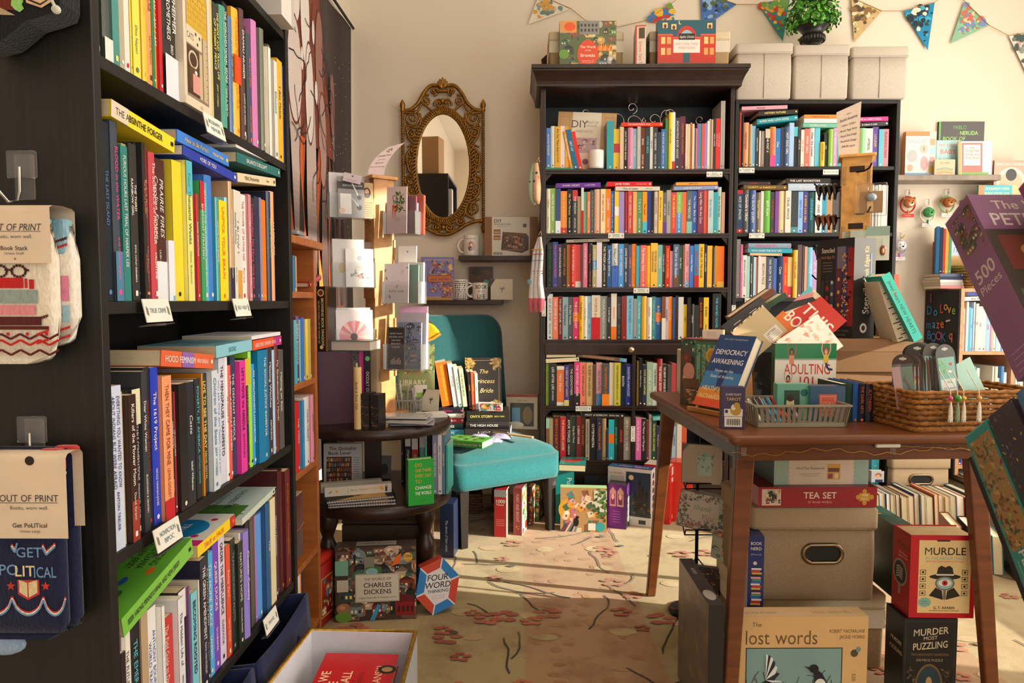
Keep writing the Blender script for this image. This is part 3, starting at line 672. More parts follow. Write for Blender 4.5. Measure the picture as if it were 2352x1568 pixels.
class Row:
 """a run of upright books, measured from the photograph: right edge | top | colour | lettering | title | author | band"""
 def __init__(s,kind,plane,z,refy,where,grp,name='book',cat='book',dep=(.125,.15),hard=.3,side='left',jit=.012):
  s.k,s.p,s.z,s.ry,s.where,s.grp,s.name,s.cat,s.dep,s.hard,s.side,s.jit=kind,plane,z,refy,where,grp,name,cat,dep,hard,side,jit
  s.tops=[];s.n=0;s.r=random.Random(int(z*1000)+len(where))
 def a(s,px,py):return PX(px,py,s.p).y if s.k=='L' else PY(px,py,s.p).x
 def zt(s,px,py):return PX(px,py,s.p).z if s.k=='L' else PY(px,py,s.p).z
 def mat(s,a,off,z):return TM(s.p-off,a,z,D(90))if s.k=='L' else TM(a,s.p+off,z)
 def up(s,x0,data,ymin=.1,ymax=.32):
  a0=s.a(x0,s.ry);rows=[l for l in data.strip().split('\n')if l.strip()]
  n0=s.n
  for l in rows:
   q=(l.split('|')+['']*7)[:7];x1=float(q[0]);a1=s.a(x1,s.ry)
   if q[2]!='-':
    t=max(.0045,a1-a0-.0006);lean=0;tp=q[1]
    if '/' in tp:tp,lean=tp.split('/');lean=float(lean)
    h=float(tp[1:])/100 if tp[0]=='h' else s.zt((x1+x0)/2,float(tp))-s.z
    h=max(ymin,min(ymax,h));s.n+=1
    hard=1 if s.r.random()<s.hard else 0;d=min(s.r.uniform(*s.dep)+(h-.2)*.25,.2)
    w='slim ' if t<.014 else 'thick ' if t>.03 else ''
    lab='%s%s %s, %s from the %s %s'%(w,near_name(q[2]),s.cat,ordn(s.n),s.side,s.where)
    M=s.mat(a0+.0003,s.r.uniform(.001,s.jit),s.z+.0004)
    if lean:M=M@Matrix.Rotation(math.radians(lean),4,'Y');M=M@Matrix.Translation((0,0,max(0,math.sin(math.radians(lean))*t)*1.0))
    book(M,t,h,d,q[2],q[3]or 'W',q[4],q[5],(q[6][0]+q[6][1:])if q[6]else None,hard,s.name,lab,s.cat,s.grp)
    s.tops.append((a0,a1,s.z+h+.0006))
   a0=a1;x0=x1
 def top(s,a,b):
  v=[t for x,y,t in s.tops if y>a+.002 and x<b-.002];return max(v)if v else s.z
 def lie(s,x0,x1,refy,th,col,tc,title='',author='',where='',band=None,d=.135,hard=0,off=.002,adj='',zz=None,cover=None):
  a,b=s.a(x0,refy),s.a(x1,refy);L=b-a
  zl,zr,zm=s.top(a,a+L*.4),s.top(b-L*.4,b),s.top(a,b)
  sl=max(-.12,min(.12,(zr-zl)/L));base=max(zl,zm-sl*L*.5)if sl>=0 else max(zl,zm-abs(sl)*L*.5)
  for x,y,t in s.tops:
   if y>a+.002 and x<b-.002:
    for e in(max(x,a),min(y,b)):base=max(base,t-sl*(e-a))
  if zz:base,sl=zz[0],(zz[1]-zz[0])/L
  M=s.mat(a,off,base+.0006)@Matrix.Rotation(-math.atan(sl),4,'Y')
  lab='%s%s %s lying %s'%(adj,near_name(col),s.cat,where)
  lying(M,L,th,d,col,tc,title,author,band,hard,s.name,lab,s.cat,s.grp,cover=cover)
  n=6
  for i in range(n):s.tops.append((a+L*i/n,a+L*(i+1)/n,base+th+max(sl*L*i/n,sl*L*(i+1)/n)+.001))
XL=LB['X']-.004
A_=Row('L',XL,1.384,120,'on the BIOGRAPHY shelf','books on the biography shelf',dep=(.14,.16),hard=.5)
A_.up(225,'''
229|h23|6a7352|y|FIELD WORK
249|h24|3c4a3c|W|Moving On
268|h23|3f4640|W|McCONAUGHEY||sW
284|h22.5|4a8f8a|y|YOU CREATURE
296|h23|b0a890|
308|h22.5|e6e0d4|R||
312|h23|Y|N||tN
329|h23.5|efdf5a|L|Refugee|Dina Nayeri
341|h22|f2bd2c|Y|TREVOR NOAH|
355|h22|f09a5e|D|Adventure Club|Laurie Notaro
362|h23|G|W|
376|h23|ee8a3c|W|FARRELL I AM, I AM, I AM
384|h24|R|W|
414|h24|2e2a28|W|OPPENHEIMER / AMERICAN PROMETHEUS|BIRD & SHERWIN|bd9dde6''')
A_.up(480,'''
492|h25|c9bd7c|D||
507|12|2f2f2b|y|THE SHORT AND TRAGIC LIFE / OF ROBERT PEACE|JEFF HOBBS
521|h23|4f9a86|m|A GOOD BAD BOY|WAPLES
532|10|1e2226|W|THE IMPROVISATIONAL STORY|ETHAN A. FORTH
541|42|4c6f9c|b|IF YOU ASK ME|ELIZABETH HARTLEY
556|24|eeb02c|O|TROUBLEMAKER FOR JUSTICE||mdd4420
566|25|5a3a34|W|DAMAU NUGEIR|A LIGHT OF MY YOUNG
577|59|1d1c1e|W|
586|80|3d4a58|O|BULLY GO|WILSON EDDIE
598|51|c77ab4|W|
607|69|6a6f5e|W|
612|84|c0604a|y|
618|104|ddd3c4|K|Sissy
624|110|e8e2d6|b|
630|104|6e6c5c|W|
638|140|e2e0d8|t|Educated
650|138|eeb634|D|I Am Malala|
658|153|4c5fae|W|SOLITO|''')
B_=Row('L',XL,1.049,690,'on the TRUE CRIME shelf','books on the true crime shelf',dep=(.13,.16),hard=.25)
B_.up(248,'''
251|318|26201e|W|A MURDER IN THE ISLAND
267|286|18222c|S|THE LAST ISLAND
284|286|3a4250|P|BLOOD in the WATER|SILVER DONALD CAMERON|b4a7a9a
291|340|1f3a3c|
307|340|2f7f7a|W|FURIOUS HOURS / LAST TRIAL OF HARPER LEE|
318|335|a9a070|
335|335|303230|W|THE THIRD / RAINBOW GIRL|EMMA COPLEY EISENBERG
341|332|1b1a1a|
349|333|2d2a28|O|THE BEATLE BANDIT|NATE HENDLEY
358|340|7a2a30|W|Murdaugh, She Wrote|Kathleen McKenna Hewtson
373|355|c04048|W|The SCIENCE of MURDER|VALENTINE
402|368|4a2620|W|PRAIRIE FIRES / Caroline Fraser|LAURA INGALLS WILDER|bdfe3ea
416|555|dfe0e6|b|
438|374|e4cf30|K||
452|374|e8e27e|G|Four Thousand Weeks|Oliver Burkeman|tc
461|374|a4d4e0|W|
467|448|c8302c|W|BADASS AFFIRMATIONS
477|419|3f9a5e|W|EMERGENT STRATEGY||tR
488|422|4ab8c8|W|BRAVING THE WILDERNESS|BRENE BROWN
505|407|3c78c8|W|
512|456|3aa0aa|W|UNF*CK YOUR SHAME
530|463|f0d21c|O|UNF*CK YOUR BRAIN
536|456|8ccfdc|
544|420|c8a074|W|RESISTANCE|HERSEY|bN
551|440|e2dbc6|K|Disability Intimacy|Alice Wong
567|440|dedbd4|A|[ BLOW ]||bd8a04a
580|449|e6e2dc|R|THE POWER OF SAYING NO|Patrick
587|449|d48a92|W|High Conflict|Amanda Ripley
598|456|2c2c30|P|Codependent No More|Melody Beattie
609|454|2a3050|S|
614|456|8a86a6|
624|461|ee7e1c|Y|
633|443|1e2c4a|g|HOPE RISING
643|443|eea878|W|HAPPINESS''')
B_.lie(245,391,300,.024,'e6d42e','K','THE ABSINTHE FORGER','','at the end of the TRUE CRIME shelf, black lettering','td8c8b0',off=-.006,adj='bright ')
B_.lie(424,546,400,.017,'2440b0','W','MORE OF YOU','','on the TRUE CRIME shelf, under a paler blue one')
B_.lie(411,528,380,.02,'3f7fd8','Y','How to Be Perfect','Michael Schur','on the TRUE CRIME shelf, yellow lettering on its spine')
B_.lie(549,636,425,.018,'e4d3ae','D','TRVC Productivity','Yasar','on the TRUE CRIME shelf, lowest of the three stacked')
B_.lie(547,646,400,.02,'1f7070','W','BALANCE IS BULLSH*T','','on the TRUE CRIME shelf, between a white and a cream book')
B_.lie(545,626,370,.017,'dcd8d4','R','WHY MEN LOVE BITCHES','','on the TRUE CRIME shelf, topmost of the three stacked')
N_=Row('L',XL,.691,1000,'on the NONFICTION shelf','books on the nonfiction shelf',dep=(.13,.16),hard=.35)
N_.up(260,'''
288|886|c9d2ea|N|EVERYTHING YOU WANTED TO KNOW / ABOUT INDIANS BUT WERE AFRAID|ANTON TREUER
300|900|c8b78e|
317|906|3a2420|W|Killers of the / Flower Moon|David Grann|b9a3a2c
336|893|2f3032|a|UNCOMFORTABLE CONVERSATIONS|EMMANUEL ACHO|te6e0bc
349|852|3a3c40|W|Dear White Women|BLANCHARD & GRAHAM
362|843|2e2a2c|R|OWNING THE BEAST SIDE
379|843|2440c0|W|The 1619 Project|NIKOLE HANNAH-JONES
401|863|ee9a6a|r|THEN THEY CAME FOR MINE|LEWIS-GIGGETTS|sR
410|901|252526|W|GENERATION|Alexander
417|900|a8303a|W|UN COUNTABLE
435|880|241f20|
451|877|2a2c36|W|Caste|Isabel Wilkerson
462|873|d2d0c8|A|EVICTED||sK
474|869|2b2d2f|c|POVERTY, BY AMERICA|MATTHEW DESMOND
478|857|c07a1c|
491|857|2c2624|y|LIVE TO SEE THE DAY|NIKHIL GOYAL
505|850|cfd9e2|S|Children of the State|JEFF HOBBS
516|857|dfe3e4|S|YOU ARE YOUR BEST THING|TARANA BURKE
530|822|d0cfe0|K|THE MENOPAUSE MANIFESTO
536|819|e2e2de|K|WE CHOOSE TO|
545|838|e05a50|W|In Praise of DIFFICULT WOMEN
556|818|25405c|W|THE DEFIANT MIDDLE|
570|828|e236a0|K|LET'S MOVE the NEEDLE|DOWNEY
581|823|34342c|u|SAWBONES||td8b82c
588|806|9bdc3c|K|
596|835|3a94d2|W|AN ABOLITIONIST'S HANDBOOK
620|803|1678a8|W|THE SOCIAL JUSTICE INVESTOR
630|798|3c3440|W|Missing Witches|DICKENS
638|803|a9c8e4|
646|794|6a3430|W|My Grandmother's Hands
657|803|5a5654|W|Making an Exit''')
N_.lie(372,493,830,.026,'d86238','W','HOOD FEMINISM','MIKKI KENDALL','on the NONFICTION shelf, purple patches on its spine','m8a62b0')
N_.lie(499,581,810,.023,'8cc8d8','t','SIGNS','','on the NONFICTION shelf with a pale blue cover',d=.15,cover=lambda f:leafy(f,['3a8a8a','b8a84a','6ab0b8'],60,8,.09))
N_.lie(583,648,790,.021,'e0562c','W','ABOLITION. FEMINISM. NOW.','','on the NONFICTION shelf, spine turning pink at one end','bb03080')
N_.lie(580,646,770,.008,'e2dfe4','R','','','with a curling cover, topmost on the NONFICTION shelf',d=.15,adj='thin ')
def beercover(f):
 f.full('62a838');q=f.turn(1);w,h=q.w,q.h
 q.txt('BEER HIKING',w*.2,h*.8,.012,'1d2a14',w*.36,bold=1);q.txt('PENNSYLVANIA',w*.22,h*.66,.012,'1d2a14',w*.4,bold=1);q.txt('AND NEW JERSEY',w*.22,h*.52,.012,'1d2a14',w*.4,bold=1)
 q.line([(w*.3,h*.1),(w*.5,h*.4),(w*.7,h*.5),(w*.95,h*.85)],.0012,'3a6a24')
 for x,y,c in((.5,.3,'2a6a3a'),(.58,.62,'2a5a9a'),(.66,.3,'8a4a20'),(.74,.7,'2a6a3a'),(.8,.4,'e08a2c'),(.88,.66,'d8d4cc'),(.45,.84,'d86a20')):q.ell(w*x,h*y,.012,.006,c,9)
def tfcover(f):
 f.full('dcdcd8');f.ell(f.w*.5,f.h*.5,f.w*.36,f.h*.3,'1f86c4',24);f.rect(0,f.h*.84,f.w,f.h*.16,'c82a7a');f.turn(1).txt('TRUE',f.h*.5,f.w*.5,.016,'e8e6e0',bold=1)
 for x,y in((.2,.2),(.8,.25),(.2,.72)):f.ell(f.w*x,f.h*y,.007,.007,'c82a6a',10)
def landcover(f):
 f.full('bcd0cc');f.rect(f.w*.1,f.h*.6,f.w*.9,f.h*.4,'4a7a3a');leafy(f,['3a5a2c','6a8a4a'],40,3,.1,(f.w*.1,f.h*.6,f.w,f.h));q=f.turn(1);q.txt('CHILDREN OF',q.w*.4,q.h*.6,.013,'3a3430',q.w*.6);q.txt('COUNTRY',q.w*.4,q.h*.4,.013,'3a3430',q.w*.5)
T_=Row('L',XL,.339,1450,'on the shelf below NONFICTION','books on the shelf below nonfiction',dep=(.13,.16),hard=.3)
T_.up(278,'''
289|1500|2a2626|W|THE
300|1456|cfc6bc|
316|1447|e6e4da|K|THE FUTURE WE CHOOSE
338|1426|222526|c|THE EMERALD MILE
354|1405|b49c7c|
376|1395|e4e2de|B|ANTHONY BOURDAIN / WORLD TRAVEL|
383|1390|e8e6e0|b|CHEAPER FASTER BETTER
412|1420|c83028|W|The Field Guide to Dumb Birds
426|1372|dfe0e4|K|The Hidden Life of|WOHLLEBEN
443|1353|302a2a|W|Notes From a Small Island|bill bryson|te4dedc
447|1345|7a4a82|W|
462|1357|7cc0d0|K|BECOMING ROOTED
466|1330|ddd5c2|
481|1279|22253a|W|THE GREEN AMENDMENT|MAYA VAN ROSSUM
490|1264|2a3a2c|W|THE LANGUAGE OF TREES|Katie Holten
504|1265|4fa8e0|W|THE HOME PLACE|LANHAM
517|1242|7a48b8|W|QUEER DUCKS|SCHREFER
531|1224|d4c8dc|K|ORDER THE MERFLUENCE|GADVICK
541|1248|e2512e|W|Funny Yarn|Laurie Zaleski
552|1234|26302c|A|TRANSCENDENTALISTS|
563|1240|1f2c26|W|NATURE'S HOPE|DOUGLAS ADAMS
567|1220|d8d4d0|R|SHRIMP
580|1214|8f7ecc|W|Chester County
589|1193|2a2726|W|IN THE GR. OSHAINS|WURDAY
598|1188|5a564e|W|
602|1180|b070b0|
616|1174|5a92d8|W|
625|1150|2f5a84|W|THE ...
630|1150|2a2c28|W|
642|1140|ddd3ae|D|
648|1120|5a2a2c|W|History of Pennsylvania
654|1115|252634|S|
664|1074|4a1c22|u|
675|1074|6a2026|u|A West Coast Pennsylvania''')
T_.lie(285,452,1360,.03,'7cc24a','K','BEER HIKING PENNSYLVANIA AND NEW JERSEY','','propped low beneath the NONFICTION tag',d=.13,adj='bright ',zz=(.562,.606),cover=beercover)
T_.lie(455,542,1205,.022,'f0d020','O','TRUE or FALSE','','with a blue and pink cover, beside a lime green one','sR',d=.13,cover=tfcover)
T_.lie(557,634,1140,.014,'c8d4c8','K','','','with a green landscape cover near two maroon volumes',d=.15,cover=landcover)
hp=dict(name='paperback',cat='paperback',dep=(.12,.14),hard=.12)
P1=Row('F',HY+.004,HSH[5],340,"on the corniced bookcase's top shelf",'books on the top shelf of the corniced bookcase',**hp)
P1.lie(1253,1317,392,.008,'3f8f6a','W','','','under six upright ones on the top corniced shelf',adj='thin ')
P1.z+=.009
P1.up(1255,'''
1265|293|4a7cc0|W|absolutely DAIQUIRI
1275|289|dfe2d2|L|
1288|290|e0a828|K|Are You There God|JUDY BLUME
1298|288|e2d2d0|P|
1307|289|dd9a2a|W|TO KILL A MOCKINGBIRD''')
P1.z-=.009
P1.up(1309,'''
1318|300/-11|dd9a2a|W|TO KILL A MOCKINGBIRD
1330|296/-12|2a6f92|W|GET LIT
1339|300/-12|e0342a|W|''')
P1.up(1394,'''
1410|277|2a9aa6|y|
1424|295|e8c020|R|||mR
1433|291|d9bb98|D|
1442|294|26262a|W|LEAVE THE WORLD BEHIND
1454|293|d88aa8|W|
1464|294|84b6cc|W|MIDNIGHT LIBRARY
1472|290|b6b4ac|W|PASTORAL
1483|291|6e3a22|W|RING|ANDRE ALEXIS
1494|291|1e2c3a|c|OTHER BIRDS
1501|290|e4e0d0|D|BUG MAN
1511|292|2c3440|W|V.C. ANDREWS|BECOMING MY SISTER
1519|303|24343a|c|
1529|296|2f68b4|W|THE BOOK EATERS|SUNYI DEAN
1536|271|3f8a5c|W|
1544|258|f0c818|K|DO THE WORK|
1551|257|dfe0e0|B|||sR
1563|269|34323a|W|ENCHANTING BOOK NOOKS
1575|266|6a3048|u|CRAFTING WIZARDRY
1580|284|dcc8a8|K|
1586|284|e0d2b4|K|
1590|281|e08a50|W|
1595|284|ead0b0|O|
1599|293|5a8ac8|W|
1602|294|e07a6a|W|
1607|283|8a62a8|W|
1612|283|3aa0b0|W|
1619|283|d8504a|W|
1625|283|a080c0|W|
1630|277|e2dcd0|A|
1634|272|d8d0c4|A|
1638|274|c8a888|W|
1645|272|2e2624|W|POETIC WORKS
1650|271|d8302a|W|A COURT OF THORNS
1656|271|d0282a|W|A COURT OF WINGS
1662|229|a8a4a0|K||
1666|229|b4b0aa|K||''')
P1.lie(1428,1523,288,.017,'e03e2a','W',"THE HANDMAID'S TALE",'','on the top corniced shelf, amid upright books')
P2=Row('F',HY+.004,HSH[4],480,"on the corniced bookcase's second shelf",'books on the second shelf of the corniced bookcase',**hp)
P2.up(1255,'''
1264|433|e2dcc0|D|TUESDAY|FREDRIK BACKMAN
1276|432|8ab65a|W|FREDRIK BACKMAN
1288|433|28487a|c|||be8eef4
1303|438|ee8a28|Y|RULE of the BONE|RUSSELL BANKS|sR
1315|434|1f2a3c|y|No Two Persons|Erica Bauermeister
1327|436|25221f|W|THE WIDOW|GRETCHEN BERG|tR
1335|450|c2a878|K|
1341|431|d8d6d4|R|||BR
1349|440|5ab08a|O|GERALDINE BROOKS
1356|440|ea7430|W|GERALDINE BROOKS
1366|436|1f4450|u|IN THE FACE OF THE SUN|DENNY S. BRYCE
1380|434|ecc0a4|s|
1391|434|ead9a8|R|WE NEED NO WINGS
1403|434|ee8220|W|QUEENIE|CANDICE CARTY
1412|438|2f68b8|W|WHEN NO ONE IS WATCHING|ALYSSA COLE
1422|439|eec41c|K|||me9e4d8
1434|440|9a86c4|K|
1443|440|9a2c38|b|
1454|438|de3a2e|W|TRUST EXERCISE|SUSAN CHOI
1463|440|e8a458|W|
1476|440|4a8a52|W|T R U S T|HERNAN DIAZ
1487|440|ee9a22|K|The Latch||b52b8c8
1495|438|2c3c8c|W|
1503|438|25221f|O|
1513|439|e4ded0|R|THE GUNNERS|KAPLAN
1523|438|eec02a|K|this is how it always is
1532|442|6a6468|W|LIV CATLIN||bV
1542|436|a8a090|K|HOURGLASS
1555|441|d0302a|Y|THE HUSBANDS|HOLLY GRAMAZIO
1568|440|7ab83c|W|RIDING LESSONS|SARA GRUEN|B2f8fc8
1578|440|ea6a2c|W|
1591|438|4c6468|W|THE MERCIES||b7ac0b0
1603|438|2458b4|W|The Other Black Girl
1618|436|7a2448|W|Long After We Are Gone
1627|436|e8604a|W|
1639|437|b8cccc|S|Book Charmer
1649|441|3aa4b4|y|
1658|429|b8ccc4|K|After the Garden Shop
1666|441|c89a7a|t|''')
P2.lie(1277,1380,425,.022,'6a3a9c','W','SHARK HEART','A LOVE STORY','on the second corniced shelf, near the socks')
P2.lie(1414,1516,430,.019,'d4ceb8','K','Theo of Golden','Allen Levi','on the second corniced shelf beneath a red one')
P2.lie(1395,1498,415,.022,'d6242a','W','JAMIE FORD','The Many Daughters of Afong Moy','on the second corniced shelf atop a cream one')
P2.lie(1548,1650,430,.018,'8a96c4','W','SINKING ISLANDS','','on the second corniced shelf beneath an orange one')
P2.lie(1553,1649,418,.015,'f09a20','D','DEEP CUTS','','on the second corniced shelf atop a lavender one')
P3=Row('F',HY+.004,HSH[3],605,"on the corniced bookcase's third shelf",'books on the third shelf of the corniced bookcase',**hp)
P3.up(1256,'''
1270|556|2c2a2a|G|LIFE IS EVERYWHERE|LUCY IVES
1282|555|2a3a8a|P|THE LIGHT ALWAYS BREAKS
1291|560|3a2440|W|SHIP STITUS POLVER ULTRAS
1302|559|332c28|u|WINGFEATHER TALES|
1311|561|b06a3a|W|
1322|561|d8342c|W|A VIEW FROM SMITHEREENS|Jean Valentine
1335|561|d4302c|W|||se0dcd0
1340|561|5a2226|W|
1350|558|dc6a88|W|THE TAMIE VARSION WALTZ
1361|558|2a2024|R|Lily King|WRITERS & LOVERS
1371|562|b0a470|W|CHRISTINA BAKER KLINE||m4a88b4
1383|556|dcd6e0|v|
1395|559|33302e|W|THIS TENDER LAND|WILLIAM KENT KRUEGER
1406|563|2f5f94|W|Searching for Sylvie Lee
1421|559|e0dedc|K|WALLY LAMB|SHE'S COME UNDONE|B2a5fc0
1433|560|3a92d8|W|BIG GAY WEDDING
1444|559|222428|W|LONG DIVISION|KIESE LAYMON
1452|562|4a4076|O|HARPER LEE|
1462|560|ee7e22|Y|GECKO'S EXPLOITS
1471|564|4ab4d2|O|
1485|563|e05a4a|W|The Birthday Party|Laurent Mauvignier
1495|564|eeb42a|O|
1511|558|f0b820|K|PATRICK McCABE / POGUEMAHONE|
1522|562|78b4ac|W|Migrations
1529|563|4a443e|W|THE DREAMER CHASES
1540|564|c8281e|Y|WONDERS OF THE IMPOSSIBLE
1547|576|d89ab0|K|
1560|561|46648a|W|The Girl in His Shadow||b6a4630
1569|563|23402e|W|Silver Beach
1574|563|8a5434|W|
1585|560|e4a8b4|R|OUTLAWED|ANNA NORTH|sb
1595|564|3f78cc|W|Someday, Maybe
1606|561|3a86c0|R|ISLAND TO ORDER||bR
1618|560|e8bc30|K|THE GIRL OF THE HOUSE
1625|561|2a2f58|W|THE KEEPER OF STORIES
1637|564|eeb834|W|
1643|568|3c3430|W|
1649|564|cc8c22|K|
1665|565|ea7824|D|||se8b040''')
P3.lie(1301,1400,552,.014,'a49c90','K','NEVER LET ME GO','KAZUO ISHIGURO','on the third corniced shelf')
P4=Row('F',HY+.004,HSH[2],730,"on the corniced bookcase's fourth shelf",'books on the shelf above the drawer',**hp)
P4.up(1257,'''
1270|675|dddde0|K|GO AS A RIVER|SHELLEY READ
1282|682|ec8464|W|DAISY JONES & THE SIX
1292|680|6e262a|W|THE GUEST LECTURE|MARTIN RIKER
1305|682|8aa8b0|K|The Inheritance
1316|682|46545a|W|My Dark Vanessa
1330|682|d8386a|W|THE LOST TICKET||mO
1340|679|eeb01e|K|The Birthparents|Santo
1349|680|dfe0d0|G|In Five Years
1359|680|9cbce0|B|The Dinner List|REBECCA SERLE
1379|678|d8d0b8|R|FAVORITE of the DEAD||BR
1395|680|8c9490|W|YOUNG MUNGO|DOUGLAS STUART
1404|682|2a2c30|W|A certain hunger
1417|674|e2dccc|O|MOMMY||bO
1428|681|2c2a2c|A|BLACKOUTS|JUSTIN TORRES
1440|680|8a2420|O|
1456|679|7cc2e2|K|THE FIVE WOUNDS|KIRSTIN VALDEZ QUADE
1464|686|9a9a96|K|
1474|679|48b4c4|W|The Love Books|JOSEPH COOPER
1486|680|eeb838|W|
1497|683|e6e2d8|R|DAVISH|CLAIRE WATKINS
1507|681|4a8a8e|m|STORIES FROM HER DEAD
1520|683|2f6aa8|W|BLACK CAKE||mO
1529|681|7a4a30|W|||Be2dccc
1536|682|c0b0d0|K|ANNA BRUNO
1545|681|f08c20|W|THE COIN
1552|683|3a4c7a|R|
1559|679|25262c|r|ANTOINETTE
1571|682|dcdad6|K||
1579|699|ecc41c|K|Fallout|
1587|683|26221f|W|
1595|698|201e1e|W|CUBANA
1606|701|2c2e30|W|
1617|683|2a1c16|O|BLACK GODFATHER
1629|683|e8c030|K|K'WAN|PASSION FOR THE
1637|690|-
1657|674|1f2224|c|THE NAMED NOVEL|''')
P5=Row('F',HY+.004,HSH[1],885,'of the row below the corniced bookcase drawer','books below the drawer',**hp)
P5.up(1254,'''
1261|836|8ab23c|L|ISABEL ALLENDE|VIOLETA
1279|837|24282c|W|LIFE AFTER LIFE|KATE ATKINSON
1296|841|e4783a|W|Mitch Albom||ee8e2d4
1307|838|4c3a92|y|A DRESS OF VIOLET TAFFETA||sd8cc80
1319|838|232324|W|THE GODMOTHERS
1333|832|e23a86|W|THE MITFORD AFFAIR||b2a2226
1347|833|ea8a70|D|THE ONLY WOMAN in the ROOM
1362|833|cfae78|K|The SECRET WAR of JULIA CHILD
1370|838|5a4030|W|
1383|833|e0a0a8|B|Part of the Sea||b4a88c0
1400|836|4c5254|O|THE HANDMAID'S TALE||bee8a22
1411|833|e0d4bc|K|
1426|833|c8c03c|K|WHEN THE JESSAMINE GROWS|DONNA EVERHART
1438|835|1d2a40|W|BOOTH|
1451|837|2438a0|W|DAUGHTERS of NANTUCKET''')
P5.lie(1254,1330,832,.019,'e6d8b8','D','','','showing its pages, lower of two under the drawer',off=-.002)
P5.lie(1255,1323,820,.02,'e4d4b0','D','','','showing its pages, upper of two under the drawer',off=-.001)
P5.lie(1326,1440,825,.018,'6a5848','o',"MISS MORGAN'S BOOK BRIGADE",'','under the drawer with a blue spine end','s5aa0d0')
P5b=Row('F',HY+.004,HSH[1],885,'right of the divider below the drawer','books right of the divider below the drawer',**hp)
P5b.up(1463,'''
1468|829|7a6a3c|y|
1476|824|201f22|W|Every Other's House
1486|838|28344c|y|CODE NAME SAPPHIRE
1500|832|9ab49a|W|HOUSE of EVE
1510|834|c4d8d0|K|THE PROPHETS|ROBERT JONES, JR.
1521|824|a8282c|W|THE HENNA ARTIST
1533|837|2e2c2a|W|THE LIBRARY OF BURNED BOOKS
1543|839|4a4a48|W|
1553|835|b83a40|W|
1564|838|2c3848|W|
1576|833|c8b890|K|
1590|836|6a2c34|W|''')
P6=Row('F',HY+.004,HSH[0],1010,"on the corniced bookcase's lowest shelf",'books on the lowest corniced shelf',**hp)
P6.up(1254,'''
1262|961|8a5a34|W|||tm
1270|962|b09a70|W|
1287|957|5a2420|O|BENEATH A SCARLET SKY
1300|958|cc2c30|W|THE RADCLIFFE LADIES
1313|955|28201e|W|AMOR TOWLES|A GENTLEMAN
1324|957|34483c|W|Song the Moon
1334|957|7a2226|W|A GREAT SURGE
1345|958|5a3018|O|THE DICTIONARY
1354|963|a89c88|K|THE SILENCE OF THE GIRLS|PAT BARKER
1371|961|1f1e20|W|CLYTEMNESTRA
1383|961|252e48|O|A THOUSAND SHIPS
1393|961|b4965c|D|
1398|986|2a3460|W|
1411|964|34b4c4|W|||mO
1421|961|1f4a3c|m|BRONZE DRUM
1433|961|3a221e|s|ARIADNE
1449|959|9c968c|W|LIES WE SING TO THE SEA''')
P6.lie(1336,1434,955,.022,'262524','W','FEAST of SORROW','CRYSTAL KING','on the lowest corniced shelf')
P6b=Row('F',HY+.004,HSH[0],1010,'right of the lowest corniced divider','books right of the lowest divider',**hp)
P6b.up(1460,'''
1473|960|e66aae|W|Love, lies & the great perhaps
1485|962|222122|W|The Master and Margarita
1491|966|7a2a2c|W|
1497|953|9a9890|W|
1509|968|24443a|y|THE BEAUTIFUL AND DAMNED
1516|980|3a3468|W|The Great Gatsby
1528|968|242222|W|||m9a2020
1536|965|2456b8|W|
1544|968|e0ddd4|K|
1555|980|a4c4d8|K|JOURNAL
1566|975|d8d0c0|K|
1578|972|c85a3a|W|''')
P6b.lie(1500,1553,953,.02,'5ab8b4','W','A CONFEDERACY OF DUNCES','','right of the lowest corniced divider')
rp=dict(name='novel',cat='novel',dep=(.12,.14),hard=.3)
RY=RB['Y']+.005
R1=Row('F',RY,RSH[5],335,'on the top shelf under the linen boxes','novels on the shelf under the linen boxes',**rp)
R1.up(1699,'''
1704|259|c8442c|W|
1708|263|232325|W|
1721|281|ec9868|K|heartstopper
1728|285|b49a5c|K|
1737|288|7ab0dc|W|
1744|294|3c4450|W|ALWAYS HUMAN
1748|300|e2d8c4|K|
1751|306|7c3038|W|
1758|300|b0a8a4|R|
1769|296|302c2a|W|THE POET X||tcfc2a8
1782|291|ec8428|P|I FLIPPED BEING||bP
1794|294|2a78c4|W|One
1802|292|2c3448|
1814|291|34507c|W|HOT DOG GIRL
1825|281|a4c8ea|R|
1834|290|2c2c30|W|||tc
1841|294|3a3c42|W|LAST OF HIS
1849|297|e6dccc|O|THESE VOICES
1861|295|ec7468|W|PAPER GIRLS|
1873|293|e2e0da|K|When We Collided
1885|293|68c0d4|W|
1895|326|eec020|K|HAVENBOUND
1904|305|26282c|W|1921
1914|296|8cc04c|W|
1923|294|c49ac0|W|SHE DRIVES ME CRAZY
1933|294|4aa0a8|W|
1945|293|dcd8cc|K|
1958|296|8c8890|W|
1967|297|3a3a40|W|
1975|296|e88a44|W|
1988|294|8ac88a|W|
2006|294|d4d6cc|K|VITRIOL
2020|290|5a3c98|Y|LOUDER|THAN WORDS
2030|296|58b4c8|W|
2044|295|d8848c|K|PLANNING PARIS''')
w1='on the top shelf under the linen boxes'
R1.lie(1739,1833,284,.024,'1f96a4','W','SUPER FAKE LOVE SONG','',w1+', second down of its stack',hard=1)
R1.lie(1742,1833,272,.022,'34322e','y','HISTORY FUTURE','',w1+', amid its stack',hard=1)
R1.lie(1704,1809,260,.017,'dc9cac','D','heartsome','',w1+', topmost of its stack')
R1.lie(1845,1926,288,.02,'6fb8a0','W','HOMECOMING','',w1+', lowest of its stack')
R1.lie(1847,1930,275,.021,'c8d4d8','S','','',w1+', beneath an orange one')
R1.lie(1848,1936,264,.017,'ee8a3a','D','Feeling Sorry for you','',w1+', topmost of its stack')
R1.lie(1967,2041,284,.019,'2c2a2e','W','is where it ends','',w1+', beneath a pink one')
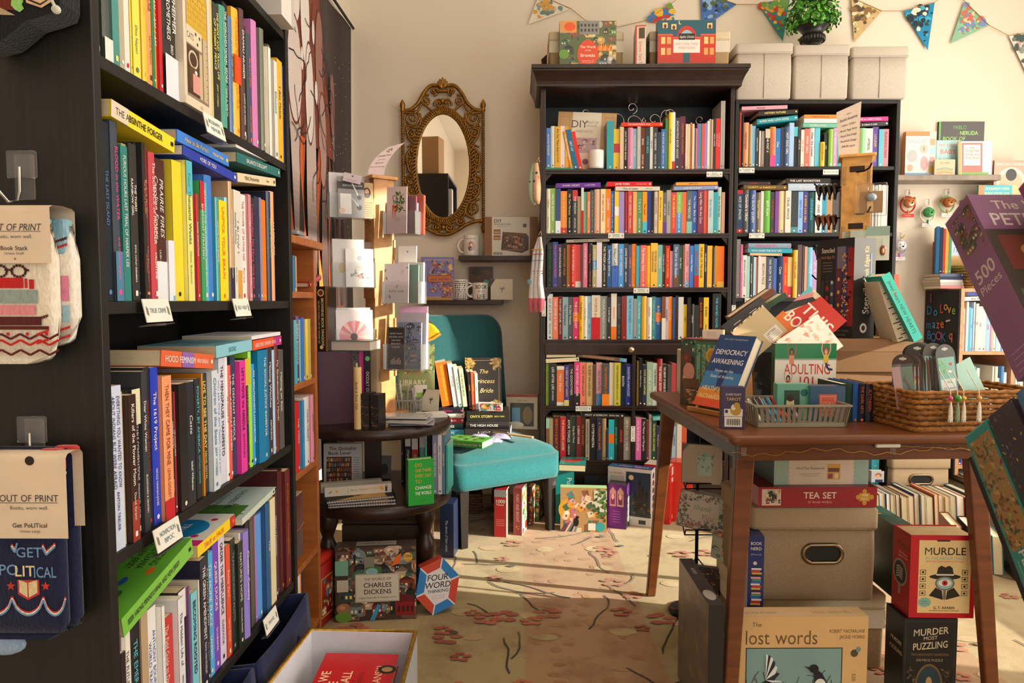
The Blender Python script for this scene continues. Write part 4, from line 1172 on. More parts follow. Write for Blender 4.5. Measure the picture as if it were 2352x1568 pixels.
R1.lie(1967,2041,272,.02,'e23c8c','W','TIME for EVERYTHING','',w1+', bright')
R2=Row('F',RY,RSH[4],485,'on the second shelf under the linen boxes','novels on the second shelf under the linen boxes',**rp)
R2.up(1694,'''
1707|436|2c4468|W|ACE OF SPADES||eR
1722|436|46484a|W|Cinderella is DEAD
1736|437|2f5898|W|The BLACK QUEEN
1749|442|6a5c4c|y|Dread Nation
1756|438|e0dcd4|K|
1771|437|6cb44c|W|BOT RUIN
1781|440|34343a|R|THE NIGHTMARE
1790|439|7a3c98|W|
1804|438|e4d4a0|S|
1817|438|dcd6c8|K|CRUEL PRINCE
1834|440|26323a|W|||s3a8890
1845|440|8cb8e4|B|NINTH HOUSE
1856|440|4c3c88|Y|IF GOOD LUCK GIRLS
1873|441|1f4a52|c|LEGENDBORN
1888|440|e0e0da|K|ONES
1900|438|3a9cc0|W|
1914|440|b08a5a|W|
1930|440|4a4440|W|
1950|440|8a8a8a|W|
1970|440|3c3a40|W|
2003|440|5c6470|W|''')
w2='on the second shelf under the linen boxes'
R2.up(2005,'\n'.join('%d|%d|c4c6be|k|'%(2005+6*(i+1),424+i%2)for i in range(6)))
R2.lie(1708,1807,430,.023,'6a5030','Y','CLARITY of ANARCHY','',w2+', near the red spined one',hard=1)
R2.lie(1702,1770,420,.014,'2c1c1c','R','CHILDREN','',w2+', red lettering')
R2.lie(1810,1910,430,.034,'b4c6d8','W','Quicksilver','',w2+', thick white lettering',hard=1)
R2.lie(1806,1908,410,.024,'34302e','W','THE LAST BOOKSTORE','',w2+', topmost',hard=1)
R3=Row('F',RY,RSH[3],630,'on the third shelf under the linen boxes','novels on the third shelf under the linen boxes',**rp)
R3.up(1692,'''
1701|549|7c7672|W|
1706|561|d85a98|W|THE POWER OF STYLE
1716|586|e2e0d8|K|BRAIDING SWEETGRASS
1723|588|9accc4|W|
1731|587|34302e|W|ENOUGH IS ENOUGH
1737|590|a4d0e4|K|
1742|590|e26a3a|W|
1748|588|dad8d4|R|
1761|589|dccfc0|D|BROWN FACE
1778|590|3a4460|W|FAR FROM THE TREE
1786|593|3c68c0|W|
1800|588|22365c|W|Caste|Isabel Wilkerson
1811|589|d8402c|Y|ATOMIC WOMEN
1822|590|e8c878|W|||bR
1832|574|e8b024|D|IF THEY COME
1842|562|5a4044|W|
1848|564|2c2c30|W|
1854|566|d89a7c|W|
1866|568|78c0dc|W|I VOTE
1881|574|b492c8|W|LET ME GO|
1894|572|e05a5a|W|
1915|578|c8b89a|K|
1940|580|3f6c74|W|
1990|575|8c8478|W|''')
w3='on the third shelf under the linen boxes'
R3.lie(1723,1797,587,.012,'d8b88a','D','','',w3+', lowest of its stack')
R3.lie(1718,1820,577,.021,'2fa0b8','W','HOW DARE THE SUN RISE','',w3+', beneath a grey blue one')
R3.lie(1719,1817,563,.024,'8aa0b4','P','TRANS HISTORY','',w3+', pink lettering',hard=1)
R5_=Row('F',RY,RSH[0],1010,'on the bottom shelf past the table leg','novels on the bottom shelf past the table leg',**rp)
R5_.up(1700,'\n'.join('%d|h%d|%s|W|'%(1700+13*(i+1),19+i%3,c)for i,c in enumerate('e4e0d6 2a2a2c ee8a5a dcdcd8 c8c0a8 2f6a78 d8d8d4 3a3a44 8c5a3c 4aa0a8'.split())))
R6_=Row('F',RY,RSH[0]+.001,1010,'on the bottom shelf past the TEA SET','novels on the bottom shelf beyond the tea set box',**rp)
R6_.up(1975,'''
1990|h22|2f8a94|W|
2006|h22|2a3a48|W|
2024|h21|34a0a8|W|S''')
op=dict(name='book',cat='book',dep=(.12,.14),hard=.3)
o_=lambda z,ry,w:Row('L',OX-.004,z,ry,w,w[3:],**op)
O1=o_(OSH[4],620,'on the highest inner oak shelf')
O1.up(668,'''
675|h10|1f8a98|W|
681|h9.5|2f6f94|W|
688|h9.5|f08a2c|W|''')
O2=o_(OSH[3],800,'on the second oak shelf')
O2.up(670,'''
677|h19|d85a8c|W|GET SIGNED
684|h18|4ab0c0|W|
691|h19|5a3478|W|DEAN KOONTZ
697|h18|6fb8b0|W|
703|h18.5|3f68c8|W|
709|h18|e8d040|K|
715|h18|b89c50|W|''')
O3=o_(OSH[2],980,'on the third oak shelf')
O3.up(684,'''
696|h20|cc2428|W|THE YORK
702|h20|3a98d0|W|
715|h20.5|e0dcda|K|YOUR HEART
722|h20.5|d48aa4|r|JOINED''')
O5=o_(OSH[0],1380,'on the bottom oak shelf')
O5.up(684,'''
692|h21|e8dccc|O|
699|h20|f07a2a|W|
704|h20|2c3450|W|''')
kp=dict(name='picture_book',cat='picture book',dep=(.2,.24),hard=.2)
kc='b8cfe4 5a8cc8 e4e2dc 8cc0e0 d8e4ec 3f78b4 e8ddc8 dfe8ea 7ab4d8 e6c8c0 c8dcc8 e8e4de 2f9ab0 f0e0c0 9cc4e0 d89aa0'.split()
def kids(z,x0,x1,ry,where,n,hr,wd=None,seed=1):
 r=random.Random(seed);R=Row('F',KY+.005,z,ry,where,where[3:],**kp);L=[];x=x0
 ws=[r.uniform(.6,1.5)for _ in range(n)];k=(x1-x0)/sum(ws)
 for w in ws:x+=w*k;L.append('%.2f|h%.1f|%s|%s|%s'%(x,r.uniform(*hr),r.choice(kc),r.choice('KNRt'),r.choice(('','','little story','ABC','colors','bedtime'))))
 R.up(x0,'\n'.join(L));return R
K1=kids(KZ+.62,2214,2350,750,"on the children's bookcase's top shelf",19,(20,25),seed=4)
K1.lie(2214,2300,700,.02,'d8d4cc','K','Now We Are Six','','across the upright books beside the letters, lower')
K1.lie(2222,2310,690,.02,'4a5a9c','W','','','across the upright books beside the letters, upper')
kids(KZ+.33,2214,2316,850,"on the children's bookcase's second shelf",15,(14,22),seed=9)
kids(KZ+.33,2328,2352,850,'right of the birch divider',4,(14,22),seed=10)
KB=Row('F',KY+.005,KZ+.05,1060,"on the children's bookcase's lowest shelf",'picture books on the lowest shelf',**kp)
KB.up(2196,'\n'.join('%d|h%d|%s|W|'%(2202+9*i,13+i%2,c)for i,c in enumerate('5ac0bc 2a3a80 e8743a 3f9ad8 e4dcd0 c83a3a'.split())))

def spot(x0,x1,yt,yb,z=None,Y=None):
 xc=(x0+x1)/2;p=PY(xc,yb,Y)if Y else PZ(xc,yb,z)
 if Y and z is not None:p.z=z
 return p,abs(PY(x1,yb,p.y).x-PY(x0,yb,p.y).x),PY(xc,yt,p.y).z-p.z
def stand(x0,x1,yt,yb,t,col,art=None,z=None,Y=None,rz=0,rx=0,fw=1,**k):
 """a book or box standing so that its front spans these pixels"""
 p,w,h=spot(x0,x1,yt,yb,z,Y);w*=fw
 M=TM(p.x,p.y,p.z,D(rz),D(-rx))@Matrix.Translation((0,t/2,0))
 return slab(M,w,h,t,col,art,**k),p,w,h
class FC(F):
 def __init__(s,g,c,r,h,mat='ceramic'):F.__init__(s,g,c,(1,0,0),(0,0,1),9,h,mat,.0004);s.c,s.r=Vector(c),r;s.w=1.6*r
 def P(s,x,y):a=(x-s.w/2)/s.r;q=s.r+s.l;return s.c+Vector((q*math.sin(a),-q*math.cos(a),y))
def mug(p,r,h,label,art=None,hand=1,inner='d8d2c6',rz=0,group=None):
 g=G();g.lathe([(r*.8,0),(r*.96,.003),(r,.01),(r,h-.002),(r*.98,h),(r*.93,h-.002),(r*.92,.01),(.001,.008)],'e6e2da','ceramic',32)
 if art:art(FC(g,(0,0,0),r,h))
 o=g.build('mug',M=TM(p.x,p.y,p.z,rz));setp(o,label,'mug',group)
 g=G();a=hand
 g.tube([(a*r*.96+a*.032*math.sin(math.pi*i/10),0,h*.5-h*.33*math.cos(math.pi*i/10))for i in range(11)],.0055,'e6e2da','ceramic',10);g.build('handle',o)
 return o
def tag(lines,label,M,w=.075,hh=.036,vert=0):
 g=G();g.box(-w/2,w/2,-.0015,0,-hh/2,hh/2,'e4e2d6','paper');f=F(g,(-w/2,-.0016,-hh/2),(1,0,0),(0,0,1),w,hh)
 if vert:f=f.turn(-1)
 W_,H_=f.w,f.h
 for x in(.1,.9):f.rect(W_*(x-.04),H_*.32,W_*.03,H_*.36,'8a6f52');f.rect(W_*(x+.0),H_*.28,W_*.03,H_*.34,'6f7f78')
 for i,t in enumerate(lines):f.txt(t,W_/2,H_*(.5+(.17 if len(lines)>1 else 0)-.34*i),min(.0075,H_*.26),'5f7f86',W_*.62,bold=1)
 o=g.build('shelf_tag',M=M);setp(o,label,'shelf tag','clear shelf tags')
 g=G();g.box(-w/2-.001,w/2+.001,-.003,.012,-hh/2-.0042,-hh/2-.003,'ffffff','acrylic');g.build('clear_cover',o)
def tagL(lines,px,py,label,off=.004,tilt=-12):
 p=PX(px,py,LB['X']+off);tag(lines,label,TM(p.x,p.y,p.z,D(90),D(tilt)),.078,.036)
def tagF(lines,px,py,Y,label,vert=0,w=.075):
 p=PY(px,py,Y-.004);tag(lines,label,TM(p.x,p.y,p.z,0,0),*((.02,.075)if vert else(w,.024)),vert)
tagL(('BIOGRAPHY','MEMOIR'),492,292,'clear shelf tag reading BIOGRAPHY MEMOIR',.02);tagL(('TRUE CRIME',),361,713,'clear shelf tag reading TRUE CRIME',.006)
tagL(('SELF HELP',),555,706,'clear shelf tag reading SELF HELP',.006);tagL(('NONFICTION','BIPOC'),385,1226,'clear shelf tag reading NONFICTION BIPOC',.012);tagL(('TRAVEL',),622,1424,'clear shelf tag on the lowest shelf edge above the navy bins',.01)
tagF(('ADULT','COLORING BOOKS'),1641,400,HY,'shelf tag reading ADULT COLORING BOOKS');tagF(('GENERAL','FICTION'),1415,541,HY,'shelf tag reading GENERAL FICTION under the second corniced shelf')
tagF(('GENERAL','FICTION'),1473,667,HY,'shelf tag reading GENERAL FICTION under the third corniced shelf');tagF(('HISTORICAL','FICTION'),1340,938,HY,'shelf tag reading HISTORICAL FICTION')
tagF(('ADULT',),1249,708,HY,'upright shelf tag on the bookcase post beside the white socks',1);tagF(('CLASSICS',),1454,996,HY,'upright shelf tag reading CLASSICS',1)
tagF(('YA GRAPHIC','NOVELS'),1715,391,RB['Y'],'shelf tag reading YA GRAPHIC NOVELS');tagF(('YA FICTION',),1908,395,RB['Y'],'shelf tag half hidden by the wooden display tower')
tagF(('YA FANTASY','SCIFI'),1738,541,RB['Y'],'shelf tag reading YA FANTASY SCIFI');tagF(('YA & MG','NONFICTION'),1728,690,RB['Y'],'shelf tag reading YA & MG NONFICTION');tagF(('MIDDLE',),1685,718,RB['Y'],'upright shelf tag on the edge of the black bookcase',1)
SY=LB['Y0']
def hook(px,py,label):
 p=PY(px,py,SY-.002);g=G();g.rbox(-.013,.013,-.004,0,-.03,.03,.0035,'ffffff','acrylic',3)
 g.rbox(-.02,.02,-.011,-.004,-.002,.034,.004,'ffffff','acrylic',3)
 o=g.build('wall_hook',M=TM(*p));setp(o,label,'hook','clear adhesive hooks')
 g=G();g.tube([(0,-.012,.012),(0,-.013,-.02),(0,-.018,-.033),(-.004,-.03,-.036),(-.012,-.038,-.02),(-.016,-.038,-.008)],.0021,'b9b6ae','metal',8);g.build('wire',o)
hook(60,408,'clear hook with wire prong above the cream patterned socks');hook(83,1010,'clear hook with wire prong above the navy socks')
def sockcard(e,x0,x1,ytop,ybot,Y,lines,back=.03):
 a,b,c=PY(x0,ytop,Y),PY(x1,ytop,Y),PY(x0,ybot,Y);w,h=b.x-a.x,a.z-c.z
 g=G();n=8;col='d9c6ae'
 def fn(u,v):
  s=v*2
  if s<.9:return Vector((a.x+w*u,Y,c.z+h*(s/.9)*.97))
  if s<1.1:t=(s-.9)/.2;return Vector((a.x+w*u,Y+back*.5*(1-math.cos(math.pi*t)),c.z+h*(.97+.05*math.sin(math.pi*t))))
  t=(s-1.1)/.9;return Vector((a.x+w*u,Y+back,c.z+h*(.97-t*.92)))
 g.grid(fn,2,36,col,'paper');f=F(g,(a.x,Y-.0004,c.z),(1,0,0),(0,0,1),w,h)
 lines(f);g.build('header_card',e,bevel=0)
def sock1():
 Y=SY-.055;e=empty('sock_pair','cream knitted socks with a book stack pattern, hanging on a card','socks',PY(36,840,Y+.02));m=e.matrix_world.copy();e.location=(0,0,0)
 a,b=PY(-70,835,Y),PY(143,500,Y);z0,z1=a.z,b.z
 for k,(dx,dy,c0)in enumerate(((0,.0,'e2d8c6'),(.012,.022,'e6dfd2'))):
  g=G();x0,x1=a.x+dx,b.x-.018+dx*1.1;y0=Y+.004+dy;pr=[(z0+.02*k,.03),(z0+.01+.02*k,.012),(z0+.03+.02*k,.003),(z0+.06,0),(z1-.05,.0),(z1-.02,.004),(z1,.01)]
  rings(g,x0,x1,y0,y0+.022,.01,pr,c0,'knit',4)
  g.rbox(x0+.012,x1-.008,y0-.001,y0+.02,z1-.045,z1+.002,.008,'86aebc','knit')
  f=F(g,(x0,y0-.0006,z0),(1,0,0),(0,0,1),x1-x0-.006,z1-z0,'knit',.0006);W_,H_=f.w,f.h;s=1/1600*Y;cx=PY(0,700,Y).x-x0
  if k==0:
   P_=lambda px,py:(cx+px*s*1.02,(835-py)*s)
   for px in(5,48):
    for q in range(14):
     a_=6.283*q/14;u,v=P_(px-6+16*math.cos(a_),621+13*math.sin(a_));f.rect(u-.0016,v-.0016,.0032,.0032,'4a2a26')
   f.line([P_(10,618),P_(30,618)],.0025,'4a2a26');f.line([P_(57,616),P_(66,620)],.0025,'4a2a26')
   for(q0,q1,r0,r1,c)in((-90,52,636,660,'c02a2c'),(55,61,638,660,'c02a2c'),(65,76,640,662,'c02a2c'),(-90,83,664,695,'8fa09c'),(-90,78,699,722,'d88c92'),(-90,90,726,746,'5a2826'),(-90,140,748,756,'5a2826')):
    u0,v0=P_(q0,r1);u1,v1=P_(q1,r0);f.rect(u0,v0,u1-u0,v1-v0,c)
   for y,c in((778,'5a2826'),(792,'c02a2c'),(815,'5a2826')):
    f.line([P_(-70+22*i,y-(12 if i%2 else 0))for i in range(10)],.003,c)
   for i in range(4):u,v=P_(13+44*i,766);f.rect(u-.002,v-.002,.004,.004,'c02a2c')
  for py,c in((560,'5a2826'),(575,'c02a2c'),(735,'5a2826'),(770,'c02a2c'),(790,'c02a2c')):
   for q in range(6):f.rect(W_-.016+.003*q,(835-py)*s+.001*q+.004*k,.0028,.0034,c)
  if k:f.rect(W_-.01,(835-690)*s,.01,60*s,'d886a4');f.rect(W_-.01,(835-740)*s,.01,40*s,'9cc0cc')
  g.build('sock',e)
 def L(f):
  w,h=f.w,f.h;f.txt('OUT OF PRINT',w*.46,h*.62,.0088,'4a443e',w*.8,it=.25);f.rect(w*.06,h*.54,w*.8,.0006,'4a443e');f.txt('Books, worn well.',w*.46,h*.46,.0046,'6a6258',w*.55)
  f.txt('Book Stack',w*.46,h*.26,.0054,'4a443e',bold=1);f.txt('Unisex Small',w*.46,h*.17,.0034,'6a6258');f.rect(w*.46,h*.06,.002,.002,'9a3a34')
 sockcard(e,-44,113,470,604,Y-.008,L,.05)
sock1()
def sock2():
 Y=SY-.06;e=empty('sock_pair','navy socks lettered GET POLITICAL, hanging on a card','socks',(0,0,0))
 a,b=PY(-60,1470,Y),PY(158,1180,Y);z0,z1=a.z,b.z;s=Y/1600
 for k,dy in enumerate((0,.02)):
  g=G();x0,x1=a.x,b.x-.014+.006*k;y0=Y+.004+dy;pr=[(z0,.02),(z0+.006,.004),(z0+.02,0),(z1+.07,0),(z1+.08,.003)]
  rings(g,x0,x1,y0,y0+.019,.009,pr,'1f2440','knit',4)
  for c,q in(('b8383a',.052),('e0dcd2',.046)):g.rbox(x1-.03,x1+.001,y0+.003,y0+.02,z1+q-.0,z1+q+(.03 if q>.05 else.006),.008,c,'knit')
  f=F(g,(x0,y0-.0006,z0),(1,0,0),(0,0,1),x1-x0-.004,z1-z0,'knit',.0006);cx=PY(0,1300,Y).x-x0
  P_=lambda px,py:(cx+px*s,(1470-py)*s)
  if k==0:
   f.txt('GET',*P_(66,1258),.0135,'6f93bc',bold=1);f.txt('PO',*P_(16,1300),.0145,'6f93bc',bold=1);f.txt('LIT',*P_(54,1303),.0145,'e0d0a4',bold=1);f.txt('ICAL',*P_(102,1306),.0145,'6f93bc',.03,bold=1)
   f.poly([P_(36,1325),P_(88,1325),P_(88,1360),P_(60,1374),P_(36,1360)],'b8383a');f.poly([P_(40,1325),P_(59,1332),P_(59,1368),P_(40,1355)],'d8c89c');f.poly([P_(62,1332),P_(83,1325),P_(83,1356),P_(62,1368)],'d8c89c')
   for px in(20,103):
    u,v=P_(px,1340);f.poly([(u+(.0066 if i%2==0 else.0027)*math.sin(math.pi*i/5),v+(.0066 if i%2==0 else.0027)*math.cos(math.pi*i/5))for i in range(10)],'c03a34')
   for dyy,c in((0,'b8383a'),(4,'e0dcd2'),(8,'6f93bc')):
    for x0_,x1_ in((-50,22),(22,97),(97,150)):
     f.line([P_(x0_+(x1_-x0_)*i/8,1365+dyy+38*math.sin(math.pi*i/8)**.6)for i in range(9)],.0022,c)
    f.line([P_(100,1238+dyy),P_(108,1256+dyy),P_(130,1236+dyy)],.0024,c);f.line([P_(26,1238+dyy),P_(34,1250+dyy),P_(40,1236)],.0024,c)
  g.build('sock',e)
 g=G();q=PY(10,1478,Y+.02);g.ball(q,.03,'8fa9c8','knit',14,8,(1,.3,.5));g.build('toe',e)
 def L(f):
  w,h=f.w,f.h;f.txt('OUT OF PRINT',w*.5,h*.485,.009,'4a3f38',w*.78);f.rect(w*.1,h*.425,w*.78,.0007,'4a3f38');f.txt('Books, worn well.',w*.5,h*.37,.0048,'6a5a4e',w*.6)
  f.txt('Get PoLITical',w*.5,h*.16,.0058,'4a3f38',bold=1);f.txt('Unisex Large',w*.5,h*.09,.0036,'6a5a4e');f.ell(w*.53,h*.93,.006,.006,'2a1c14',16)
 sockcard(e,-25,150,1044,1236,Y-.008,L,.035)
sock2()
def sock3():
 Y=SY-.05;e=empty('sock_pair','black sock with green and tan motif, cut off by the top edge','socks',(0,0,0))
 g=G();P_=lambda x,y,d=0:PY(x,y,Y+d)
 pts=[(-60,-60),(137,-60),(138,5),(132,24),(100,36),(58,48),(30,72),(0,95),(-60,110)]
 for d0 in(0,):
  n=len(pts);vs=[P_(*p)for p in pts]+[P_(*p)+Vector((0,.04,0))for p in pts]
  g.add(vs,[tuple(range(n))[::-1],tuple(range(n,2*n))]+[(i,(i+1)%n,n+(i+1)%n,n+i)for i in range(n)],'1b1c20','knit')
 def pp(l,c,d):g.q([P_(x,y,-d)for x,y in l][::-1],c,'knit')
 pp([(-60,-40),(40,-40),(42,22),(10,24),(-60,0)],'6a2a1c',.001);pp([(-60,0),(-10,12),(35,35),(-60,32)],'b09a80',.0015)
 pp([(26,0),(40,-8),(54,2),(50,10),(55,20),(45,28),(34,22),(25,12)],'8cc46a',.002);pp([(55,-20),(115,-20),(118,4),(95,18),(60,6)],'d0ae8a',.0018);pp([(60,-5),(92,8),(112,-4),(112,-1),(92,12),(60,-1)],'2a2420',.0022)
 g.build('sock',e)
 g=G();g.ball(P_(129,22,.0),.0055,'c8cabc','knit',10,6);g.tube([P_(118,-2,-.002),P_(128,20,-.002)],.002,'c8cabc','knit');g.build('trim_cord',e)
sock3()
def bin_(y0,y1,label):
 e=empty('fabric_bin',label,'storage bin',(-.69,(y0+y1)/2,.0815),group='navy fabric bins');x0,x1,z1=-.145,.157,.232;a=(y1-y0)/2;c='1f2547';g=G()
 def sag(u):return z1-.012*math.sin(math.pi*u)
 n=12
 for(ax,ay,bx,by)in((x1,-a,x1,a),(x0,-a,x0,a),(x0,-a,x1,-a),(x0,a,x1,a)):
  g.grid(lambda u,v:Vector((ax+(bx-ax)*u+(.008*math.sin(math.pi*v)if ax==bx==x1 else 0),ay+(by-ay)*u,sag(u)*v)),n,6,c,'fabric')
 g.box(x0,x1,-a,a,.001,.006,c,'fabric');g.build('body',e,solid=.005)
 g=G();g.tube([(x1+.007,-.075,.165),(x1+.02,-.04,.135),(x1+.022,0,.128),(x1+.02,.04,.135),(x1+.007,.075,.165)],.0075,tint(c,.85),'fabric',8);g.build('handle',e)
bin_(1.02,1.355,'navy fabric bin under the black bookcase, nearer the end panel with socks');bin_(1.37,1.715,'navy fabric bin behind the gold edged tote')
def tote():
 e=empty('tote_box','white lined open box with a glittery gold rim','box',(-.36,1.38,0));g=G();z=.28
 c=[(-.13,.21),(.125,.2),(.135,-.26),(-.16,-.26)];i_=[(.94*x,.955*y)for x,y in c]
 for k in range(4):
  (ax,ay),(bx,by)=c[k],c[(k+1)%4];(cx,cy),(dx,dy)=i_[k],i_[(k+1)%4]
  g.q([(ax,ay,0),(bx,by,0),(bx,by,z),(ax,ay,z)],'9a9a9c','paper');g.q([(cx,cy,.004),(dx,dy,.004),(dx,dy,z),(cx,cy,z)],'d4d4dc','paper');g.q([(ax,ay,z),(bx,by,z),(dx,dy,z),(cx,cy,z)],'d4d4dc','paper')
 g.q([(x,y,.004)for x,y in i_],'d4d4dc','paper');g.build('body',e)
 g=G();g.tube([(x*.975,y*.98,z)for x,y in c],.006,'a8812e','gold',8,True);g.build('rim',e)
tote()
def baseball():
 p=PZ(845,1560,.235);t=.03
 def art(f):
  w,h=f.w,f.h;f.full('c41a24')
  for s,x,hh,m in(('WHY WE',.12,.02,.7),('LOVE',.26,.02,.5),('BASEBALL',.40,.02,.8)):f.txt(s,w*.42 if m>.5 else w*.36,h*(1-x),hh,'f0dcae',w*m,bold=1,al='c')
  f.txt('A HISTORY',w*.36,h*.48,.011,'5a1016',w*.5);f.txt('IN 50 MOMENTS',w*.42,h*.41,.011,'5a1016',w*.65);f.txt('JOE',w*.4,h*.3,.018,'f0dcae',w*.3);f.txt('POSNANSKI',w*.5,h*.2,.018,'f0dcae',w*.7)
  f.ell(w*.72,h*.1,.018,.02,'1d1a18');f.ell(w*.72,h*.1,.01,.012,'b08a5a');f.ell(w*.2,h*.1,.022,.022,'1d1a18')
 g=G();a,b=.115,.08
 M=TM(-.352,1.43,.228,D(92),D(2));W_,H_=.235,.165
 o=slab(M@Matrix.Rotation(-math.pi/2,4,'X')@Matrix.Translation((0,0,-H_/2)),W_,H_,t,'b81822',art,name='book',label='red baseball book with cream title lying in the gold rimmed box',cat='book')
baseball()
ZT=HH+.001
def linenbox(name,label,M,w,d,h,lid=.05,c='b3a592',lc=None,cat='storage box',group=None,handle=None,band=None):
 e=empty(name,label,cat,M=M,group=group);g=G();ins=.006
 rings(g,-w/2+ins,w/2-ins,0+ins,d-ins,.012,[(0,.006),(.006,0),(h*.5,-.002),(h-lid,.0)],c,'linen',3)
 if band:g.box(-w/2+ins-.003,w/2-ins+.003,ins-.004,d-ins+.003,h*band,h-lid-.001,'ded3bd','linen')
 else:g.box(-.0008,.0008,ins-.0035,ins,.004,h-lid,tint(c,.8),'linen')if handle is None else None
 g.build('body',e)
 g=G();rings(g,-w/2,w/2,0,d,.012,[(h-lid,.001),(h-lid+.003,0),(h-.006,0),(h-.001,.004),(h,.012)],lc or c,'linen',3)
 g.box(-w/2+.004,w/2-.004,-.0008,.001,h-lid+.004,h-lid+.006,tint(lc or c,.85),'linen');g.build('lid',e)
 if handle:
  hx,hz,hw,hh=handle;g=G();n=28;pts=[]
  for i in range(n):
   a=6.283*i/n;pts.append((hx+(hw-hh)*(1 if math.cos(a)>0 else-1)*.5+hh*.5*math.cos(a),ins-.004,hz+hh*.5*math.sin(a)))
  g.tube(pts,.006,'8d7a62','metal',8,True);g.q([(x,ins-.0035,z)for x,y,z in pts][::-1],'23241f','paper');g.build('handle',e)
 return e
b1=PY(1343,147,3.5);linenbox('storage_box','cream and tan box behind the oval titled puzzle',TM(b1.x,3.42,ZT),.36,.2,.2,.045,'a88d68','d6c6a6',group='cream topped boxes',band=.5)
b2=PY(1575,147,3.5);linenbox('storage_box','cream and tan box behind the red house puzzle',TM(b2.x+.0,3.42,ZT),.39,.2,.2,.045,'a88d68','d6c6a6',group='cream topped boxes',band=.5)
g=G();q=b1.x-.185;g.add([(q,3.5,ZT+.12),(q-.03,3.49,ZT+.09),(q-.022,3.5,ZT+.05),(q,3.5,ZT+.04),(q,3.53,ZT+.12),(q,3.53,ZT+.04)],[(0,1,2,3),(4,5,3),(0,4,1),(1,4,2),(2,4,5)],'4a2c20','fabric')
o=g.build('ribbon_tab');setp(o,'small brown fabric tab sticking out beside the cream box','tab')
VIL='6a8a4a 3f4a3c c8a05a 8a5a4a 4a6a5a d86a2a 5a4a44 b8b0a0 7a8a9a e8c070'.split()
def bronte(f):
 w,h=f.w,f.h;f.full('5a6a42');busy(f,VIL,60,11);f.rect(w*.35,h*.72,w*.35,h*.28,'8c8a80')
 for i in range(5):
  for j in range(2):f.rect(w*(.37+.065*i),h*(.78+.1*j),w*.035,h*.06,'3a4248')
 f.rect(0,h*.76,w*.3,h*.24,'d89a5a');f.ell(w*.18,h*.88,w*.1,h*.09,'e85a20',14);f.rect(0,0,w*.32,h*.1,'b8b4a4');f.ell(w*.08,h*.32,w*.09,h*.1,'6a9a3c',14)
 for k in range(7):f.poly([(w*(.65+.04*k),h*.4),(w*(.7+.04*k),h*.55),(w*(.74+.03*k),h*.38)],('e8702a','f0a23c')[k%2])
 f.ell(w*.5,h*.32,w*.185,h*.285,'e2471f',36)
 for s,y,hh,b in(('The World',.47,.05,1),('of the',.40,.038,0),('Brontës',.30,.07,1),('A Jigsaw Puzzle with',.19,.022,0),('Over 50 Characters',.155,.022,0),('to Find',.12,.022,0)):f.txt(s,w*.5,h*y,h*hh,'f6ead8',w*.3,bold=b,it=.2 if not b else 0)
stand(1285,1415,48,148,.05,'5a6a42',bronte,z=ZT,Y=3.365,name='puzzle_box',label='village scene puzzle box with an orange oval title',cat='puzzle',box=1,spine=lambda f:f.full('3f4a34'))
def grimm(f):f.full('e6d8c4');f.rect(0,0,f.w*.14,f.h,'d8402c');f.rect(0,f.h*.97,f.w,f.h*.03,'d8402c');f.rect(f.w*.3,f.h*.7,f.w*.6,f.h*.25,'c8402c');f.rect(f.w*.35,f.h*.715,f.w*.5,f.h*.22,'3a4a2a');q=f.turn(-1);q.txt("Grimms' Fairy Tales",f.h*.66,f.w*.5,f.w*.3,'d8402c',f.h*.62,bold=1);q.txt('ILLUSTRATED',f.h*.55,f.w*.18,f.w*.12,'9a8a70')
stand(1459,1483,58,148,.15,'1f2a1e',grimm,z=ZT,Y=3.37,rz=-6,name='book_box',label="thick box spine reading Grimms' Fairy Tales between two puzzles",cat='book',box=1,spine=lambda f:busy(f.full('26301f'),'3a4a2a 5a3a2a 8a6a3a'.split(),20,3))
def christie(f):
 w,h=f.w,f.h;f.full('1f5a6a');f.rect(0,0,w,h*.2,'9a4a42')
 for x,ww,hh in((.0,.26,.72),(.74,.26,.72),(.26,.48,.66)):f.rect(w*x,h*.14,w*ww,h*(hh-.14),'c8301f');f.rect(w*x,h*(hh-.03),w*ww,h*.03,'e05a3c')
 f.ell(w*.5,h*.66,w*.16,h*.22,'c8301f',24,0,180);f.ell(w*.5,h*.68,w*.1,h*.12,'8cc0c8',20,0,180)
 for x in(.06,.16,.8,.9):
  for y in(.3,.52):f.rect(w*x,h*y,w*.07,h*.14,'f0cc80' if(x*10+y*10)%2>1 else 'e8a05a')
 f.rect(w*.44,h*.14,w*.12,h*.2,'1f5a66');f.ell(w*.38,h*.95,w*.025,h*.04,'f0dc90');f.ell(w*.39,h*.96,w*.02,h*.035,'1f5a6a')
 for x,y in((.07,.83),(.22,.8),(.84,.82)):f.rect(w*x,h*y,w*.11,h*.13,'3a2a24');f.rect(w*(x+.01),h*(y+.01),w*.09,h*.11,'e8c890');f.ell(w*(x+.055),h*(y+.05),w*.025,h*.04,'5a3a30')
 f.rect(w*.27,h*.34,w*.46,h*.27,'f2e6dc');f.txt('AND THEN THERE',w*.5,h*.52,h*.055,'d8705a',w*.4);f.txt('WERE NONE',w*.5,h*.44,h*.055,'d8705a',w*.3);f.rect(w*.36,h*.6,w*.28,h*.13,'1f2426');f.txt('Agatha Christie',w*.5,h*.665,h*.05,'f0e6da',w*.25,it=.3)
stand(1510,1643,46,148,.05,'8a2a1f',christie,z=ZT,Y=3.365,name='puzzle_box',label='puzzle box with red houses and the title AND THEN THERE WERE NONE',cat='puzzle',box=1,spine=lambda f:f.full('1a4452'))
